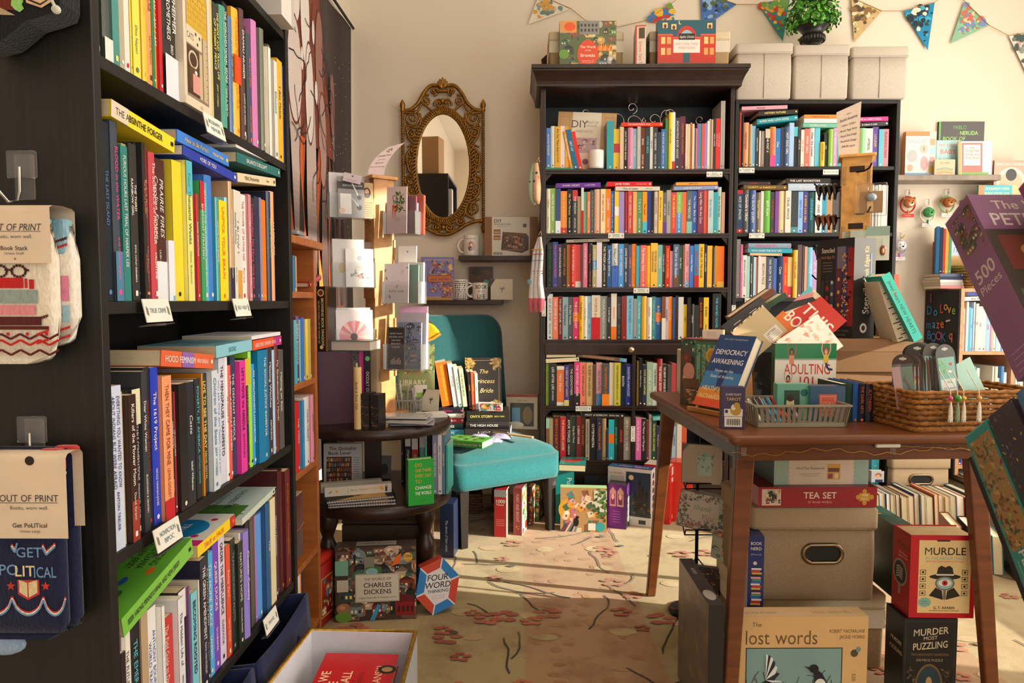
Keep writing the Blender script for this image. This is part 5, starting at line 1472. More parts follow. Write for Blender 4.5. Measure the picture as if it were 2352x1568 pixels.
def diy2(f):
 w,h=f.w,f.h;f.full('c49a62')
 for x in(.03,.8):f.frame(w*x,h*.08,w*.17,h*.84,.002,'a87e48');f.ell(w*(x+.085),h*.6,w*.05,h*.1,'b08850')
 f.rect(w*.25,0,w*.49,h,'e6dcc8');f.txt('DIY',w*.37,h*.8,h*.13,'3a342e',bold=0);f.txt('MINIATURE',w*.6,h*.83,h*.04,'8a8070',w*.2);f.txt('HOUSE',w*.58,h*.77,h*.04,'8a8070',w*.2);f.txt('SWEET PATIO',w*.45,h*.67,h*.045,'8a8070',w*.3)
 f.rect(w*.32,h*.3,w*.36,h*.26,'b8a0a8');busy(f.sub(w*.34,h*.3,w*.32,h*.24),'d8b0b8 8a5a6a 5a3a3a c8a0a0 e8d8d0'.split(),22,5,.3);f.ell(w*.5,h*.15,w*.05,h*.05,'8a5a6a')
p,w,h=spot(1275,1412,248,391,Y=3.44,z=HSH[5]);slab(TM(p.x,3.47,p.z+.009,D(-4),D(-6),D(3)),w*.98,h*.93,.05,'9a7440',diy2,name='craft_kit_box',label='tan DIY miniature kit box leaning at the back of the top shelf',cat='box',box=1)
def mugart(f):f.txt('read',f.w*.7,f.h*.4,.01,'5a5a60')
mug(PY(1369,389,3.385),.0385,.088,'plain white mug on the top corniced shelf',None,-.15,rz=-1.2)
g=G()
def curl(cx,cy,R,a0,turns,sg):
 pts=[];N=24
 for i in range(N+1):
  t=i/N;a=D(a0)+sg*6.283*turns*t;rr=R*(1-.75*t);q=PY(cx+rr*math.cos(a),cy-rr*math.sin(a),3.6);pts.append(q)
 g.tube(pts,.0042,'c8c2b4','metal',7)
for a in((1412,275,22,-20,.55,1),(1451,248,14,-80,1.2,1),(1450,282,24,0,.5,1),(1502,275,16,-30,.95,1),(1534,264,17,200,.6,-1),(1536,262,14,0,.7,1),(1608,276,11,250,1.0,-1),(1480,277,6,90,1,1),(1343,260,10,20,.6,1)):curl(*a)
g.tube([PY(1400,300,3.6),PY(1500,296,3.6),PY(1608,300,3.6)],.004,'c8c2b4','metal',7)
for px in(1430,1451,1470,1545,1600):g.tube([PY(px,296,3.6),Vector((PY(px,380,3.6).x,3.6,HSH[5]))],.004,'c8c2b4','metal',7)
o=g.build('scroll_stand');setp(o,'pale metal stand with curled wires behind the top shelf books','stand')
for i,(x0,x1,yt,yb)in enumerate(((1685,1817,100,232),(1818,1948,104,236),(1950,2082,108,241))):
 p,w,h=spot(x0,x1,yt,yb,Y=3.44,z=2.0205);linenbox('storage_box',('lidded linen box on the black bookcase, next to the cornice','lidded linen box with the potted plant on it','lidded linen box farthest from the cornice')[i],TM(p.x+(.002 if i else.004),3.43,2.0215,D(-1)),w*.985,.28,h,.05,'c6bbac',group='linen boxes')
def plant():
 p=PY(1866,101,3.56);zb=2.0215+.282;q=Vector((p.x,3.56,zb));e=empty('potted_plant','round leafy green plant in a black urn','plant',q)
 g=G();g.lathe([(.034,0),(.036,.006),(.026,.012),(.03,.02),(.052,.03),(.058,.045),(.05,.06),(.046,.068),(.056,.085),(.072,.10),(.076,.104),(.07,.106),(.05,.09)],'1e1d1c','plastic',28)
 for i in range(24):a=6.283*i/24;g.ball((.054*math.cos(a),.054*math.sin(a),.042),.008,'232221','plastic',6,5,(1,1,2))
 g.build('urn',e)
 g=G();r=random.Random(2)
 for i in range(950):
  a,b=r.random()*6.283,math.acos(1-1.45*r.random());k=r.uniform(.62,1.04);c=Vector((.125*math.sin(b)*math.cos(a)*k,.12*math.sin(b)*math.sin(a)*k,.165+.115*math.cos(b)*k+(-.04*(math.sin(b)>.9)*r.random())))
  d=Vector((math.sin(b)*math.cos(a),math.sin(b)*math.sin(a),math.cos(b)+.3))+Vector((r.uniform(-.7,.7),r.uniform(-.7,.7),r.uniform(-.5,.7)));d.normalize();u=d.orthogonal().normalized();v=d.cross(u);L=r.uniform(.008,.014);w=u*L;t=r.random()*6.28;ax=(u*math.cos(t)+v*math.sin(t));bx=d.cross(ax)
  g.q([c-ax*L,c-ax*L*.3+bx*L*.75+d*.003,c+ax*L*.7+bx*L*.5,c+ax*L*1.1,c+ax*L*.7-bx*L*.5,c-ax*L*.3-bx*L*.75+d*.003],r.choice(('4a9a2a','5fae34','3a7d22','74bf48','2f6a1e')),'leaf')
 g.build('foliage',e)
 g=G()
 for i in range(16):a=6.283*i/16;g.tube([(0,0,.09),(.04*math.cos(a),.04*math.sin(a),.14),(.09*math.cos(a),.09*math.sin(a),.17+.03*math.sin(i*2))],.0015,'4a5a24','leaf',5)
 g.build('stem',e)
plant()
def bunting():
 e=empty('bunting','garland of picture book page pennants strung along the back wall','bunting',(1.2,BY-.02,2.55));Yb=BY-.012;inv=Matrix.Translation((-1.2,-(BY-.02),-2.55))
 fl=[([(1238,-12),(1312,20),(1213,56)],'e6dcc8','6f8a80 d8a04a c8b89a 8aa0a0'),([(1484,47),(1549,3),(1557,62)],'dcd8c8','6aa03c e8b83c 3a7ac0 c8402c'),([(1609,-20),(1692,10),(1612,66)],'4a74b4','3a5a8a 5a6a4a 8ab0d8 2a3a4a'),([(1743,10),(1815,-6),(1798,95)],'3a8a8c','d8a83c c8402c 6a9a4a e8c85a'),([(1955,-6),(2026,25),(1962,97)],'c8ac78','8a6a3c 5a4a3a e0d0a8 a8804a'),([(2075,25),(2147,5),(2131,115)],'1f86b0','26303c 3aa8c8 e0dcc8 2a4a4a'),([(2216,3),(2272,58),(2183,100)],'8ab898','c8705a d8c8a0 6a9a7a 7a8ac0'),([(2317,82),(2392,70),(2368,190)],'d8d8cc','6a7a72 8a9a90 c8a0a0 4a5a54')]
 for k,(P_,c,pal)in enumerate(fl):
  g=G();a,b,d=[PY(x,y,Yb-.002*(k%2))for x,y in P_];g.add([a,b,d,a+Vector((0,.0012,0)),b+Vector((0,.0012,0)),d+Vector((0,.0012,0))],[(0,2,1),(3,4,5),(0,1,4,3),(1,2,5,4),(2,0,3,5)],c,'paper')
  r=random.Random(k+20);pal=pal.split();lift=.0004
  for i in range(46):
   u,v=r.random(),r.random()
   if u+v>1:u,v=1-u,1-v
   q=a+(b-a)*(.04+u*.9)+(d-a)*(.02+v*.88);s=.02*(1.1-v)*(.4+r.random());n=7;lift+=.00003
   if.93*u+.9*v>.86:s*=.3
   g.q([q+Vector((s*math.cos(6.283*j/n)*(.6+.6*r.random()),-lift,s*math.sin(6.283*j/n)*.8))for j in range(n)],r.choice(pal),'paper')
  g.v=[tuple(inv@Vector(t))for t in g.v];g.build('pennant',e)
 g=G();S_=[(1150,-40),(1238,-12),(1312,20),(1345,47),(1420,62),(1484,47),(1549,3),(1560,-10),(1609,-20),(1692,10),(1743,10),(1815,-6),(1880,-25),(1955,-6),(2026,25),(2075,25),(2147,5),(2180,-20),(2216,3),(2272,58),(2317,82),(2392,70)]
 g.tube([inv@PY(x,y,Yb-.003)for x,y in S_],.0016,'b08a50','fabric',6);g.build('string',e)
bunting()
zl=L1[2]+.0005
def mugA(f):
 f.ell(f.w*.5,f.h*.48,.02,.026,'d8a8a0',18);f.ell(f.w*.52,f.h*.56,.012,.014,'9a5a5a',12);f.ell(f.w*.44,f.h*.36,.011,.012,'7a4a40',10);f.ell(f.w*.6,f.h*.33,.012,.01,'8aa0b0',10);f.txt('BOOKISH',f.w*.5,f.h*.84,.008,'6a5a54')
p=PY(1083,587,3.68);mug(Vector((p.x,3.68,zl)),.041,.108,'white mug with a pink printed figure, beside the miniature house box',mugA,-1)
def diy(f):
 w,h=f.w,f.h;f.full('8a5c34');f.rect(w*.14,0,w*.71,h,'dcd6ca')
 for x in(.07,.93):
  for y in(.2,.4,.6,.8):f.frame(w*x-.006,h*y-.006,.012,.012,.001,'6a4422')
 f.txt('DIY',w*.25,h*.9,h*.09,'2a2622',bold=1);f.txt('MINIATURE HOUSE',w*.33,h*.815,h*.036,'3a342e',w*.34,bold=1);f.txt('Magic Emporium',w*.33,h*.765,h*.024,'5a544c',w*.32);f.ell(w*.755,h*.78,h*.05,h*.05,'2a2a2c',20);f.txt('DIY',w*.755,h*.78,h*.028,'dcd6ca')
 for y in(.56,.41):f.rect(w*.17,h*y,w*.13,h*.12,'8a6034');f.rect(w*.18,h*(y+.02),w*.11,h*.06,'c89a5a')
 f.poly([(w*.34,h*.62),(w*.78,h*.58),(w*.83,h*.5),(w*.83,h*.16),(w*.7,h*.08),(w*.31,h*.16)],'4a2a18');busy(f.sub(w*.35,h*.17,w*.4,h*.36),'8a5a2c 6a3a1c b07a3a 3a2214 a86a3a'.split(),40,8,.25);f.poly([(w*.34,h*.62),(w*.78,h*.58),(w*.83,h*.5),(w*.36,h*.53)],'6a4224');f.rect(w*.33,h*.14,w*.4,h*.04,'8a5a30')
 for x in(.19,.25,.31):f.rect(w*x-.006,h*.04,.012,.012,'3a342e');f.rect(w*x-.003,h*.04+.003,.006,.006,'dcd6ca')
stand(1113,1235,498,587,.05,'6a4424',diy,z=zl,Y=3.655,name='craft_kit_box',label='DIY miniature house kit box on the wall shelf, brown sides',cat='box',box=1)
zl2=L2[2]+.0005
def austen(f):
 w,h=f.w,f.h;f.full('7a76b4');f.frame(w*.1,h*.06,w*.84,h*.88,.003,'d8a850');leafy(f,'c89a3c 8a4a7a 6a5a9a d8b04a a8503c 3a3a6a'.split(),170,4,.11,(w*.3,h*.2,w*.9,h*.88));f.rect(w*.62,0,w*.3,h*.38,'7a5a7a');leafy(f,'c8603c d8a04a 5a3a5a'.split(),60,6,.1,(w*.62,h*.05,w*.9,h*.38))
 f.poly([(w*.86,h*.7),(w*.94,h*.7),(w*.94,h*.8),(w*.9,h*.84),(w*.82,h*.78)],'d8c090');f.rect(w*.2,h*.41,w*.72,h*.17,'c8702c');f.frame(w*.2,h*.41,w*.72,h*.17,.0025,'4a2a3a');f.txt('THE COMPLETE NOVELS OF',w*.56,h*.545,h*.025,'3a2a4a',w*.6);f.txt('JANE AUSTEN',w*.56,h*.485,h*.05,'2a2450',w*.64,bold=1);f.rect(w*.1,0,w*.84,h*.05,'b88a3a')
stand(968,1043,590,689,.05,'6a66a6',austen,z=zl2,Y=3.65,rz=4,name='book',label='lavender blue hardback with an orange title plate on the wall shelf',cat='book',spine=lambda f:f.full('5c589a'))
def dash(f):
 r=random.Random(1)
 for i in range(9):
  x=.002
  while x<f.w-.004:L=r.uniform(.006,.014);f.rect(x,f.h*.07+i*f.h*.1,min(L,f.w-.002-x),f.h*.045,'201e1c');x+=L+.004
p=PY(1058,689,3.665);mug(Vector((p.x,3.67,zl2)),.041,.108,'cream mug covered in short black dashes on the wall shelf',dash,1)
def bl(f):f.txt('BOOK',f.w*.62,f.h*.76,.02,'1c1b1a',bold=1,wide=.8);f.txt('NERD',f.w*.62,f.h*.5,.014,'b05a6a',wide=.8);f.txt('LIFE',f.w*.6,f.h*.22,.022,'1c1b1a',bold=1,wide=.8)
p=PY(1103,690,3.64);mug(Vector((p.x,3.645,zl2)),.041,.09,'white mug lettered BOOK LIFE',bl,-1)
def cham(f):
 w,h=f.w,f.h;f.full('4a2c1c');f.ell(w*.3,h*.85,w*.2,h*.13,'241610');f.ell(w*.5,h*.32,w*.3,h*.2,'2f7a9a',20);f.ell(w*.72,h*.48,w*.16,h*.13,'3a9a8a',16);f.ell(w*.4,h*.28,w*.2,h*.12,'8a5aa0',14);f.ell(w*.75,h*.5,w*.04,h*.035,'e0c040',10);f.ell(w*.2,h*.2,w*.1,h*.1,'3a7a5a',12);f.rect(w*.62,h*.8,w*.3,.002,'8a6a50');f.rect(w*.62,h*.86,w*.25,.002,'8a6a50')
stand(1078,1132,612,689,.02,'4a2c1c',cham,z=zl2,Y=3.71,name='puzzle_box',label='dark brown box with a colourful chameleon, behind the BOOK LIFE mug',cat='box',box=1)
def dfly(f):w,h=f.w,f.h;f.full('d2cab6');f.poly([(0,h),(0,h*.62),(w*.22,h)],'3a2a22');[f.line([(w*.53,h*.5),(w*(.53+.13*math.cos(a)),h*(.5+.16*math.sin(a)))],.003,'4a4a54')for a in(.4,1.0,2.3,2.9,4.4)];f.frame(0,0,w,h,.0012,'a89e88')
p,w,h=spot(1127,1178,644,692,Y=3.655);slab(TM(p.x,3.66,zl2+.001,0),w,h,.03,'c8bfa8',dfly,name='card_box',label='cream card box with a small dragonfly, at the end of the wall shelf',cat='box',box=1)
def hangsock(px,py0,py1,Y,label,kind):
 a,b=PY(px,py0,Y),PY(px,py1,Y);e=empty('sock_pair',label,'socks',(0,0,0))
 g=G();g.tube([a+Vector((.004,0,.03)),a+Vector((-.006,-.002,.012)),a,a+Vector((.008,0,.012)),a+Vector((.004,0,.03))],.0012,'b8a070','metal',5);g.build('hanger',e)
 return e,a,b
e,a,b=hangsock(1236,376,470,3.33,'folded mint and peach socks hanging beside the top corniced shelf',0)
for k,(c,c2)in enumerate((('a9c9ae','86b0a8'),('d8b08c','c8a888'))):
 g=G();L=a.z-b.z;x=a.x-.022+.018*k
 g.tube([(x+.006*(1-2*k),a.y-.012*k,a.z),(x-.004,a.y-.015*k,a.z-L*.25),(x-.008+.006*k,a.y-.02*k,a.z-L*.6),(x-.002,a.y-.02*k,a.z-L*.88),(x+.005,a.y-.02*k,b.z)],[.01,.016,.02,.018,.006],c,'knit',10)
 for i in range(7):g.ball((x-.004+.012*math.sin(i*2.1),a.y-.018*k-.013,a.z-L*(.25+.1*i)),.006,('3a5a4a','d8c08a','4a3a34',c2)[i%4],'knit',6,5,(1,.5,1))
 g.build('sock',e)
e,a,b=hangsock(1240,545,722,3.33,'white ankle socks with pink toes hanging on the corniced bookcase',0)
for k in range(3):
 L=a.z-b.z;x=a.x-.03+.017*k;pts=[(a.x-.004+.003*k,a.y-.01*k,a.z),(x+.004,a.y-.014*k,a.z-L*.2),(x-.002,a.y-.014*k,a.z-L*.45),(x-.004,a.y-.014*k,a.z-L*.6),(x-.008+.006*k,a.y-.014*k,a.z-L*.8)]
 g=G();g.tube(pts,[.006,.009,.011,.015,.017],'dcdcdf','knit',10)
 for q,c in((.16,'e0b040'),(.22,'c86a5a'),(.30,'7a9ac8'),(.44,'b85a5a'),(.47,'3a4a7a')):g.lathe([(.0105,-.002),(.0118,0),(.0105,.002)],c,'knit',10,(x+.002-.004*q,a.y-.014*k,a.z-L*q),caps=False)
 s=g.build('sock',e)
 g=G();q=Vector(pts[-1]);g.tube([q+Vector((0,0,.004)),q-Vector((.002,0,.012)),q-Vector((.004,0,L*.17))],[.0174,.0172,.007],'cf6a7c','knit',10);g.build('toe',s)
 if k==0:g=G();g.ball((x-.016,a.y,a.z-L*.58),.017,'7fa0b4','knit',10,7,(1,.8,.9));g.build('heel',s)
a0,a1=PX(415,200,XL).y,PX(479,250,XL).y;wv=a1-a0-.002
def nook(f):
 w,h=f.w,f.h;f.full('dccfb8');n=16
 f.poly([(w*.1,h*.06),(w*.9,h*.06),(w*.9,h*.6)]+[(w*(.5+.4*math.cos(math.pi*i/n)),h*(.72+.22*math.sin(math.pi*i/n)))for i in range(n+1)]+[(w*.1,h*.6)],'8a7a66')
 f.poly([(w*.13,h*.5),(w*.87,h*.5)]+[(w*(.5+.37*math.cos(math.pi*i/n)),h*(.72+.2*math.sin(math.pi*i/n)))for i in range(n+1)],'d0a830')
 for j in range(9):
  f.rect(w*.14,h*(.53+.04*j),w*.72,h*.003,'a8842a')if j<6 else None
  [f.rect(w*(.2+.17*i+.08*(j%2)),h*(.53+.04*j),w*.008,h*.04,'a8842a')for i in range(4)]if j<6 else None
 f.rect(w*.1,h*.40,w*.56,h*.115,'dccfb0');f.txt('CATS',w*.24,h*.455,h*.04,'4a3c2c',w*.24,bold=1);[f.ell(w*x,h*y,w*.03,h*.012,'3a2c20',8)for x,y in((.5,.43),(.58,.48),(.44,.49))]
 f.rect(w*.12,h*.08,w*.42,h*.31,'4a3424');f.ell(w*.33,h*.31,w*.17,h*.06,'cfc0a4',20);f.ell(w*.33,h*.31,w*.13,h*.045,'4a3424',18);f.rect(w*.2,h*.12,w*.24,h*.14,'5c4230');f.rect(w*.56,h*.08,w*.1,h*.3,'c8b490');f.rect(w*.7,h*.08,w*.16,h*.42,'c4b08c');[f.rect(w*.82,h*(.1+.045*i),w*.03,h*.006,'3a2c20')for i in range(9)]
 f.rect(w*.3,h*.1,w*.26,h*.12,'d89a90');f.ell(w*.42,h*.235,w*.05,h*.014,'ece4da',10);f.rect(w*.02,0,w*.96,h*.05,'dccdb0');f.ell(w*.6,h*.025,w*.06,h*.012,'b8a88a',12)
slab(TM(XL+.006,(a0+a1)/2,1.3845,D(90))@Matrix.Translation((0,.03,0)),wv,.262,.06,'dccfb8',nook,name='book_nook_box',label='white arched diorama box with a yellow brick wall among the biographies',cat='box',box=1)
p=PX(632,35,XL);slab(TM(XL-.02,p.y,1.7005,D(90)),.09,.2,.1,'d8d4ce',lambda f:f.rect(f.w*.8,0,f.w*.2,f.h,'b8b4ae'),name='card_box',label='white box on the highest shelf of the black bookcase, cut by the top edge',cat='box',box=1)
slab(TM(-.70,1.62,2.0205,D(100)),.16,.3,.14,'a07a50',None,name='cardboard_box',label='brown carton on top of the black bookcase, seen in the mirror',cat='box',box=1,mat='paper')
g=G();n=20;g.q([(.07*math.cos(D(-70+i*14)),0,.07*math.sin(D(-70+i*14)))for i in range(n-9)]+[(.02+.055*math.cos(D(70-i*13)),0,.055*math.sin(D(70-i*13)))for i in range(n-9)],'b8b0a8','paper');[g.q([(x+.005*math.cos(k*1.57),0,z+.005*math.sin(k*1.57))for k in range(4)],'b8b0a8','paper')for x,z in((-.05,.04),(-.08,-.02),(-.02,.01))]
o=g.build('moon_decal',M=TM(-.69,LB['Y0']+.8075,1.62,D(180)),solid=.001);setp(o,'crescent moon and stars decal on the far end of the black bookcase','decal')

Z1,Z2=.6375,.3875
def at(px,py,z):p=PZ(px,py,z);return p
def putslab(px,Y,z,w,h,t,col,art=None,rz=0,rx=0,**k):
 x=PY(px,900,Y).x;return slab(TM(x,Y,z,D(rz),D(rx)),w,h,t,col,art,**k)
def vtext(s,col,hh=.5,m=.8,cx=.5,bold=1):
 return lambda f:f.turn(-1).txt(s,f.h*(1-cx)if 0 else f.h*.5,f.w*.5,f.w*hh,col,f.h*m,bold=bold)
putslab(769,2.335,Z1,.115,.243,.05,'4d3140',lambda f:f.rect(f.w*.02,0,.0015,f.h,'38222e'),rz=24,name='book_box',label='large plain plum coloured boxed book on the round table',cat='book',box=1,mat='paper')
zb=Z1+.2445
def dragons(f):
 f.full('2a1c12');f.rect(0,0,f.w*.16,f.h,'b0813a');f.rect(f.w*.84,0,f.w*.16,f.h,'8a5c28');q=f.turn(-1)
 q.txt('BROWSING BOOK DRAGONS',q.w*.55,q.h*.62,q.h*.2,'e6d2a0',q.w*.74,bold=1);q.txt('252-PIECE PUZZLE | ART BY MAXINE VEE',q.w*.55,q.h*.33,q.h*.13,'d8c090',q.w*.74);f.ell(f.w*.5,f.h*.9,f.w*.26,f.w*.28,'d8b070',18);f.ell(f.w*.5,f.h*.9,f.w*.18,f.w*.2,'6a3424',16);f.ell(f.w*.5,f.h*.06,f.w*.14,f.w*.14,'d8c8a0',12)
putslab(751,2.35,zb,.043,.215,.09,'2a1c12',dragons,rz=-4,name='puzzle_box',label='black and gold puzzle box reading BROWSING BOOK DRAGONS on the plum box',cat='puzzle',box=1)
putslab(727,2.37,zb,.02,.135,.07,'d8d2cc',lambda f:f.ell(f.w*.5,f.h*.5,f.w*.3,f.h*.25,'c8956a',14),rz=4,name='card_box',label='narrow white box behind the black and gold puzzle box',cat='box',box=1)
putslab(826,2.46,Z1,.05,.243,.1,'cfc6c2',lambda f:(f.txt('S',f.w*.3,f.h*.88,.016,'2a2a2a',bold=1),f.ell(f.w*.5,f.h*.62,.014,.014,'3f9a4a')),rz=6,name='book',label='tall pale grey book supporting a green one on the round table',cat='book')
putslab(843,2.4,Z1,.0155,.243,.13,'d24aa0',None,rz=-3,name='book',label='tall slim magenta book beside OCCULT CURIOUS',cat='book',box=1)
putslab(856.5,2.385,Z1,.0215,.243,.13,'2c2a30',lambda f:(vtext('OCCULT CURIOUS','d8d4d0',.42,.55)(f),f.ell(f.w*.5,f.h*.9,f.w*.38,f.w*.38,'6ab878',18)),rz=-3,name='book',label='black book with white OCCULT CURIOUS spine and mint seal',cat='book',box=1)
M=TM(PY(815,790,2.38).x,2.385,Z1+.2435,D(-6))@Matrix.Translation((0,0,.034))@Matrix.Rotation(math.pi/2,4,'X')@Matrix.Translation((0,0,0))
g=G();g.box(-.072,.072,-.058,.058,0,.002,'4f6a48','gloss');g.box(-.072,.072,-.058,.058,.032,.034,'4f6a48','gloss');g.box(-.072,-.07,-.058,.058,0,.034,'4f6a48','gloss');f=F(g,(-.072,-.058,.034),(1,0,0),(0,1,0),.144,.116,'gloss');leafy(f,['6a8a5a','a8986a','5f7a54'],40,3,.1)
o=g.build('book',M=TM(PY(815,790,2.37).x,2.385,Z1+.2437,D(-7)));setp(o,'dark green book lying flat with pale pink page edges, on upright books','book')
g=G();g.box(-.07,.069,-.055,.055,.0022,.0318,'cdbdb4','pages');g.build('page_block',o)
g=G();g.lathe([(.0005,0),(.0125,.0005),(.013,.003),(.0128,.19),(.0132,.197),(.0125,.2)],'d6b87e','paper',20)
class _V(FC):pass
f=FC(g,(0,0,0),.0129,.2,'paper');f=F(g,(0,-.0131,.2),(0,0,-1),(1,0,0),.2,.02);f.o.x-=.01;f.txt("Bards & Poets Cafe",.09,.01,.008,'4a3a20',.13,it=.3)
o=g.build('paper_scroll',M=TM(PY(821,1000,2.205).x,2.215,Z1,0));setp(o,'tan rolled scroll standing upright with script lettering','scroll')
g=G();[g.tube([(.006*math.cos(a),.006*math.sin(a),.197),(.009*math.cos(a),.009*math.sin(a),.212)],.0025,('8a4a3c','d8c8a8','5a6a44')[i],'paper',6)for i,a in enumerate((0,2,4))];g.build('inner_rolls',o)
def moths(f):f.full('1d1a1a');leafy(f,['6a4a22','8a6430','3a2a1a'],30,9,.2);f.rect(0,f.h*.62,f.w,.0012,'8a6430');f.txt('Moth',f.w*.5,f.h*.12,f.w*.22,'a87a3a',f.w*.8,it=.3)
for px,i in((846.5,0),(868,1)):putslab(px,2.232,Z1,.0275,.116-.004*i,.055,'1d1a1a',moths,rz=-14,name='gift_box',label=('slim black box with gold moths, next to the tan scroll','slim black box with gold moths, nearer the silver disc cases')[i],cat='box',box=1,group='black moth boxes',mat='gloss')
putslab(889,2.60,Z1,.08,.145,.06,'3f6a70',lambda f:leafy(f.full('3a5a62'),['a8844a','7a6a3c','c09a5a'],50,2,.16),rz=14,name='gift_box',label='teal box with gold leaf sprigs behind the grey basket',cat='box',box=1,side=lambda f:f.full('4a3a2c'),top=lambda f:f.full('5a4a34'))
putslab(868,2.50,Z1,.03,.12,.07,'6a4a2c',None,rz=8,name='book',label='brown book edge between teal box and OCCULT CURIOUS',cat='book')
def basket():
 c=at(931,946,Z1);c=Vector((c.x,2.56,Z1));e=empty('plastic_basket','small grey plastic basket of wrapped pens on the round table','basket',c);g=G();n=11;w,d,h=.058,.036,.045
 g.rbox(-w*.9,w*.9,-d*.9,d*.9,0,.004,.01,'8a8880','plastic')
 for k in range(n+1):
  x=-w+2*w*k/n
  for s in(-1,1):g.box(x-.0022,x+.0022,s*d-.001,s*d+.001,.003,h,'908e86','plastic')
 for k in range(7):
  y=-d+2*d*k/6
  for s in(-1,1):g.box(s*w-.001,s*w+.001,y-.002,y+.002,.003,h,'908e86','plastic')
 for z0,z1 in((h,h+.006),(.003,.008)):
  g.box(-w-.003,w+.003,-d-.003,-d+.001,z0,z1,'98968e','plastic');g.box(-w-.003,w+.003,d-.001,d+.003,z0,z1,'98968e','plastic');g.box(-w-.003,-w+.001,-d,d,z0,z1,'98968e','plastic');g.box(w-.001,w+.003,-d,d,z0,z1,'98968e','plastic')
 g.build('body',e);r=random.Random(8)
 for i in range(8):
  x=-.045+.0125*i;y=r.uniform(-.012,.014);g=G();a=r.uniform(-.16,.16);L=r.uniform(.085,.112)
  pts=[Vector((x,y,.01)),Vector((x+math.sin(a)*L*.5,y-.004,L*.5)),Vector((x+math.sin(a)*L,y-.008,L))]
  g.tube(pts,.0032,r.choice(('e2e0de','c8a070','8a8a94','d8c8b8')),'plastic',8)
  o=g.build('pen',M=TM(*c));setp(o,'wrapped pen packet in the small grey basket','pen','wrapped pens in the small grey basket')
  g=G();g.grid(lambda u,v:pts[0].lerp(pts[2],v*1.03)+Vector(((u-.5)*.024,-.006+.003*math.sin(u*7+v*11+i),0)),5,8,'ffffff','film');g.build('wrapper',o)
basket()
def discs(z,px,py,rz,label,col):
 c=at(px,py,z);g=G();g.rbox(-.075,.075,-.052,.052,.0006,.009,.003,'ffffff','film');g.rbox(-.072,.072,-.05,.05,.001,.0055,.003,col,'gloss');f=F(g,(-.072,-.05,.0056),(1,0,0),(0,1,0),.144,.1,'gloss');f.rect(.01,.01,.124,.08,'d4d0cc');leafy(f,['a8a4a8','8a8a98','c8bcb0'],30,int(px),.14)
 o=g.build('card_case',M=TM(c.x,c.y,z,D(rz)));setp(o,label,'case','clear cases on the round table')
discs(Z1,948,972,4,'clear case lying on the round table, lowest of the pile','a8a8b0');discs(Z1+.0098,940,968,-8,'clear case lying on another one on the round table','b8b6b8');discs(Z1+.0196,938,957,-3,'clear case on top of the pile before the grey basket','c4c2c0')
g=G();g.box(-.05,.05,-.035,.035,0,.012,'e2ded6','pages');f=F(g,(-.05,-.035,.0121),(1,0,0),(0,1,0),.1,.07);f.full('e8e4dc');leafy(f,['d8b8a0','c8a090','b8c0a8'],14,3,.12);f.txt('notes',.05,.03,.012,'c89a80',it=.3)
c=at(986,948,Z1+.0);o=g.build('notepad',M=TM(-.308,2.46,Z1+.0005,D(18)));setp(o,'white notepad with faint floral print at the table edge','notepad')
putslab(987,2.58,Z1,.066,.082,.004,'d6ccb6',dfly,rz=-16,rx=-12,name='greeting_card',label='cream dragonfly card leaning behind the grey basket',cat='card',box=1,mat='paper')
putslab(966,2.60,Z1,.05,.095,.003,'dcd8cc',lambda f:f.rect(f.w*.2,f.h*.3,f.w*.5,f.h*.4,'8ab83c'),rz=10,rx=-8,name='greeting_card',label='white card with a lime green square behind the basket',cat='card',box=1,mat='paper')
def library(f):
 f.full('7d8a4c');leafy(f,'5a6a34 9aa86a 46562c a8b078 c8c890'.split(),220,7,.13);f.rect(0,f.h*.28,f.w,f.h*.26,'8a9454');f.txt('LIBRARY',f.w*.48,f.h*.4,f.h*.09,'e2dcb8',f.w*.62,bold=1);f.txt('Stories',f.w*.5,f.h*.56,f.h*.06,'b8683c');f.txt('Puzzle',f.w*.62,f.h*.25,f.h*.05,'c0704a')
putslab(950,2.655,Z1,.162,.245,.02,'6f7c40',library,rz=8,rx=-7,name='puzzle_box',label='green leafy box lettered LIBRARY, leaning behind the card rack',cat='puzzle',box=1)
